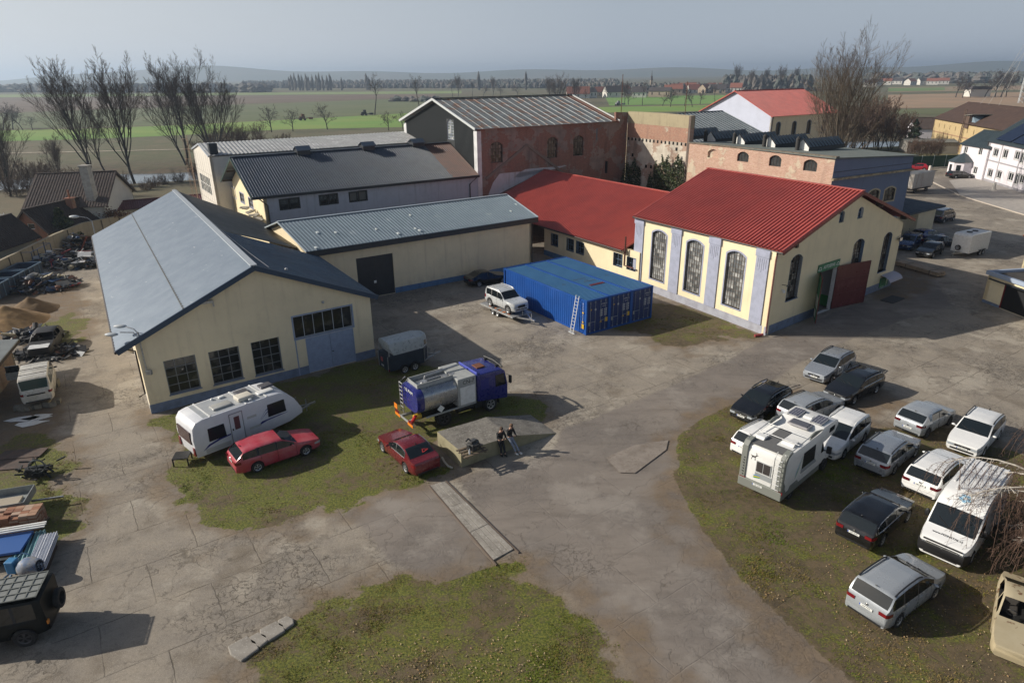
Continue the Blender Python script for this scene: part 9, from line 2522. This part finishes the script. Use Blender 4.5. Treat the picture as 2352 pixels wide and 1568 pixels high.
for x, y in [(665 + 8 * k + rr.uniform(-2, 2), 208 + rr.uniform(-.5, .5)) for k in range(13)] + [(786, 208), (843, 207), (848, 207), (1208, 207), (1100, 207)]:
 p = G(x, y, FZ); h = rr.uniform(20, 28)
 o = blob_mesh('poplar_tree', [(0, 0, 0, h * .17, h), (1.5, 1, 0, h * .12, h * .85)], WD[:1], rr.randint(0, 999), .45); o.location = p; o.rotation_euler = (0, 0, rr.uniform(0, 6))
 tag(o, 'slim distant poplar in the row at the edge of the far fields', 'tree', 'distant poplars'); pops.append(o)
its = []
for k in range(2600):
 x = rr.uniform(560, 1420); y = rr.choice([202.5, 200.5, 198, 195.5]) + rr.uniform(-.8, .8); p = G(x, y, FZ)
 h = rr.uniform(6, 12) * (1 if y > 199 else 1.2); its.append((p.x, p.y, FZ - 1, h * rr.uniform(.4, .8), h))
for k in range(420):
 x = rr.uniform(-80, 620); p = G(x, rr.choice([212, 206]) + rr.uniform(-1, 1), FZ); h = rr.uniform(7, 15); its.append((p.x, p.y, FZ - 1, h * rr.uniform(.8, 1.6), h))
for k in range(420):
 x = rr.uniform(1990, 2480); p = G(x, 190 + rr.uniform(-1.2, 1.5), FZ); h = rr.uniform(10, 20); its.append((p.x, p.y, FZ - 1, h * 1.2, h))
o = blob_mesh('far_woodland', its, WD, 5); o['kind'] = 'stuff'; o['label'] = 'hazy far-off woodland along the horizon'
its = []
for k in range(520):
 x = rr.uniform(1660, 1860); p = G(x, 207 + rr.uniform(-6, 4), FZ); h = rr.uniform(10, 20); its.append((p.x, p.y, FZ - 1, h * .45, h))
for k in range(240):
 x = rr.uniform(1330, 1660); p = G(x, 213 + rr.uniform(-6, 2), FZ); h = rr.uniform(5, 12); its.append((p.x, p.y, FZ - 1, h * .55, h))
for k in range(40):
 x = rr.uniform(900, 1010); p = G(x, 233 + rr.uniform(-1, 1), FZ); h = rr.uniform(3, 6); its.append((p.x, p.y, FZ - 1, h * 1.6, h))
o = blob_mesh('village_woods', its, WD, 6, .4); o['kind'] = 'stuff'; o['label'] = 'winter trees massed around the village and hedges on the plain'
for x, y, s in ((2195, 224, 1.2), (2210, 225, 1.1), (2228, 225, 1.0), (2262, 223, 1.2), (2285, 223, 1.5), (2298, 224, 1.6), (2310, 223, 1.2)): tree('m%d' % (int(x) % 2), 'distant_tree', 'bare tree around the white farm building on the tan plain', G(x, y, FZ), s * 1.6, rr.uniform(0, 6), 'bare trees around the white farm')
for x, y, s in ((-20, 300, .9), (8, 297, 1.1), (30, 298, 1.0), (52, 299, .8), (75, 300, .6)): tree('m%d' % (int(x) % 2), 'meadow_tree', 'bare tree in the hedge at the far left of the meadow', G(x, y, FZ), s * 1.2, rr.uniform(0, 6), 'bare hedge trees at the far left')
for kk in range(5):
 p = G(1690 + kk * 34, 208 + (kk % 2) * 3, FZ)
 tree('tc', 'distant_tree', 'bare tree rising from the woods right of the village', p, rr.uniform(1.0, 1.3), rr.uniform(0, 6), 'bare trees in the woods right of the village')
RT = [mat('village_roof_red', (.24, .09, .06), .85), mat('village_roof_dark', (.06, .05, .05), .85)]
WW = [mat('village_wall_white', (.62, .6, .55), .9), mat('village_wall_tan', (.42, .34, .25), .9)]
vil = [(1327, 226, 0, 0), (1352, 225, 1, 0), (1385, 222, 0, 1), (1398, 220, 0, 0), (1410, 224, 1, 0), (1428, 216, 0, 1), (1468, 224, 1, 0), (1516, 223, 1, 1), (1546, 216, 0, 1), (1560, 214, 0, 0), (1578, 212, 0, 1), (1592, 214, 0, 0), (1606, 212, 1, 1), (1618, 214, 0, 1), (1640, 212, 0, 0), (1652, 214, 1, 1), (1668, 213, 1, 0), (1590, 208, 0, 0), (1630, 208, 0, 1), (1690, 213, 0, 0)]
def hut(o_name, p, L, D, zw, zr, deg, rm, wm, label, group):
 th = thing(o_name, label, 'house', p, R(deg), group)
 mb = MB(); mb.box(-L / 2, L / 2, -D / 2, D / 2, -1, zw); mb.face([(-L / 2, -D / 2, zw), (-L / 2, D / 2, zw), (-L / 2, 0, zr - .15)]); mb.face([(L / 2, -D / 2, zw), (L / 2, D / 2, zw), (L / 2, 0, zr - .15)]); mb.build('wall', wm, th)
 mb = MB(); e = .5
 for sd in (1, -1): mb.face([(-L / 2 - e, sd * (D / 2 + e), zw - .3), (L / 2 + e, sd * (D / 2 + e), zw - .3), (L / 2 + e, 0, zr), (-L / 2 - e, 0, zr)]); mb.face([(-L / 2 - e, sd * (D / 2 + e), zw - .5), (L / 2 + e, sd * (D / 2 + e), zw - .5), (L / 2 + e, sd * (D / 2 + e), zw - .3), (-L / 2 - e, sd * (D / 2 + e), zw - .3)])
 mb.build('roof', rm, th)
 for sd in (-1, 1):
  for k in range(3): MB().box(-L / 3 + k * L / 3 - .5, -L / 3 + k * L / 3 + .5, sd * D / 2 - .04, sd * D / 2 + .04, zw * .35, zw * .75).build('window', GLASS, th)
for k, (x, y, a_, b_) in enumerate(vil):
 hut('village_house', G(x, y, FZ), rr.uniform(12, 22), rr.uniform(9, 12), rr.uniform(4, 6), rr.uniform(8.5, 11), rr.uniform(-30, 50), RT[a_], WW[b_], 'small %s house with %s roof in the distant village' % (('white', 'tan')[b_], ('red', 'dark')[a_]), 'village houses %s %s' % (('white', 'tan')[b_], ('red', 'dark')[a_]))
for k, (x, y) in enumerate(((2035, 195), (2060, 194), (2090, 196), (2118, 195), (2140, 195), (2012, 197), (2165, 194), (1998, 200))): hut('village_house', G(x, y, FZ), 16, 11, 6, 10, rr.uniform(-40, 40), RT[k % 2], WW[0], 'tiny white house on the far side of the tan plain', 'tiny houses on the far plain')
th = thing('church_tower', 'slender church spire rising over the village trees', 'church', G(1495, 210, FZ)); th.scale = (.5, .5, .62)
mb = MB(); mb.box(-3, 3, -3, 3, 0, 22); mb.build('wall', WW[1], th); mb = MB(); mb.lathe([(3.6, 22), (2.4, 26), (2.8, 28), (1.0, 31), (.3, 40), (0, 41)], 8); mb.build('spire', RT[1], th)
th = thing('farm_silo', 'white farm building among trees at the right on the tan plain', 'building', G(2242, 222, FZ))
mb = MB(); mb.box(-9, 9, -5, 5, 0, 6); mb.build('wall', WW[0], th); mb = MB(); mb.prism([(-9.5, 6), (9.5, 6), (8, 8.5), (-8, 8.5)], -5.5, 5.5); mb.build('roof', RT[1], th)
for x, y, lb in ((1155, 244, 'dark farm machine'), ):
 pass
for x, y, lb, m_ in ((697, 277, 'dark red farm machine beside the meadow trees', SCR[3]), (838, 266, 'dark farm machine under the lone tree on the field', SCR[2]), (1420, 243, 'pale farm machine under the far meadow trees', SCR[4])):
 th = thing('farm_machine', lb, 'farm machine', G(x, y, FZ), .4)
 mb = MB(); mb.box(-2, 1, -1, 1, .8, 2.2); mb.box(-.8, .8, -.9, .9, 2.2, 3.4); mb.beam((1, 0, 1), (4, 0, 1.2), .4, .4); mb.box(3, 5, -1.8, 1.8, .6, 1.6); mb.build('body', m_, th, bevel=.15)
 for sx in (-1.5, .8):
  for sd in (1, -1): add_wheel(th, sx, sd * 1.1, .8 if sx < 0 else .5, sd, True)
th = thing('dead_tree', 'dead leaning trunk standing on the tan plain behind the huge tree', 'tree', G(1998, 231, FZ)); mb = MB(); mb.tube([(0, 0, 0), (2.2, 0, 8), (3.6, 0, 14)], [.5, .3, .1], 6); mb.build('trunk', BARK, th)
for k, (x, y, h) in enumerate(((1427, 252, 13), (1573, 268, 12))):
 th = thing('thin_pole', ['thin rusty pole rising behind the rusty roof', 'thin rusty pole rising behind the ruined wall'][k], 'pole', G(x, y, 8) * Vector((1, 1, 0)).x if False else Vector((*AT(x, y, 112).xy, AT(x, y, 112).z))); mb = MB(); mb.tube([(0, 0, -1), (0, 0, 5.2)], .05, 6); mb.build('pole', SCR[3], th)

# ------------------------------------------------------------------ air: one box of thin haze round everything
hz = bpy.data.materials.new('haze'); hz.use_nodes = True
hn, hlk = hz.node_tree.nodes, hz.node_tree.links
hn.clear()
pv = hn.new('ShaderNodeVolumePrincipled'); ho = hn.new('ShaderNodeOutputMaterial')
pv.inputs['Color'].default_value = (.66, .81, 1.0, 1); pv.inputs['Density'].default_value = .00024; pv.inputs['Anisotropy'].default_value = .4
hlk.new(pv.outputs[0], ho.inputs['Volume'])
mb = MB(); mb.box(-6600, 6600, -400, 9100, -14, 100)
hb_ = mb.build('haze', hz); hb_['kind'] = 'stuff'; hb_['label'] = 'thin pale haze in the air over the plain'
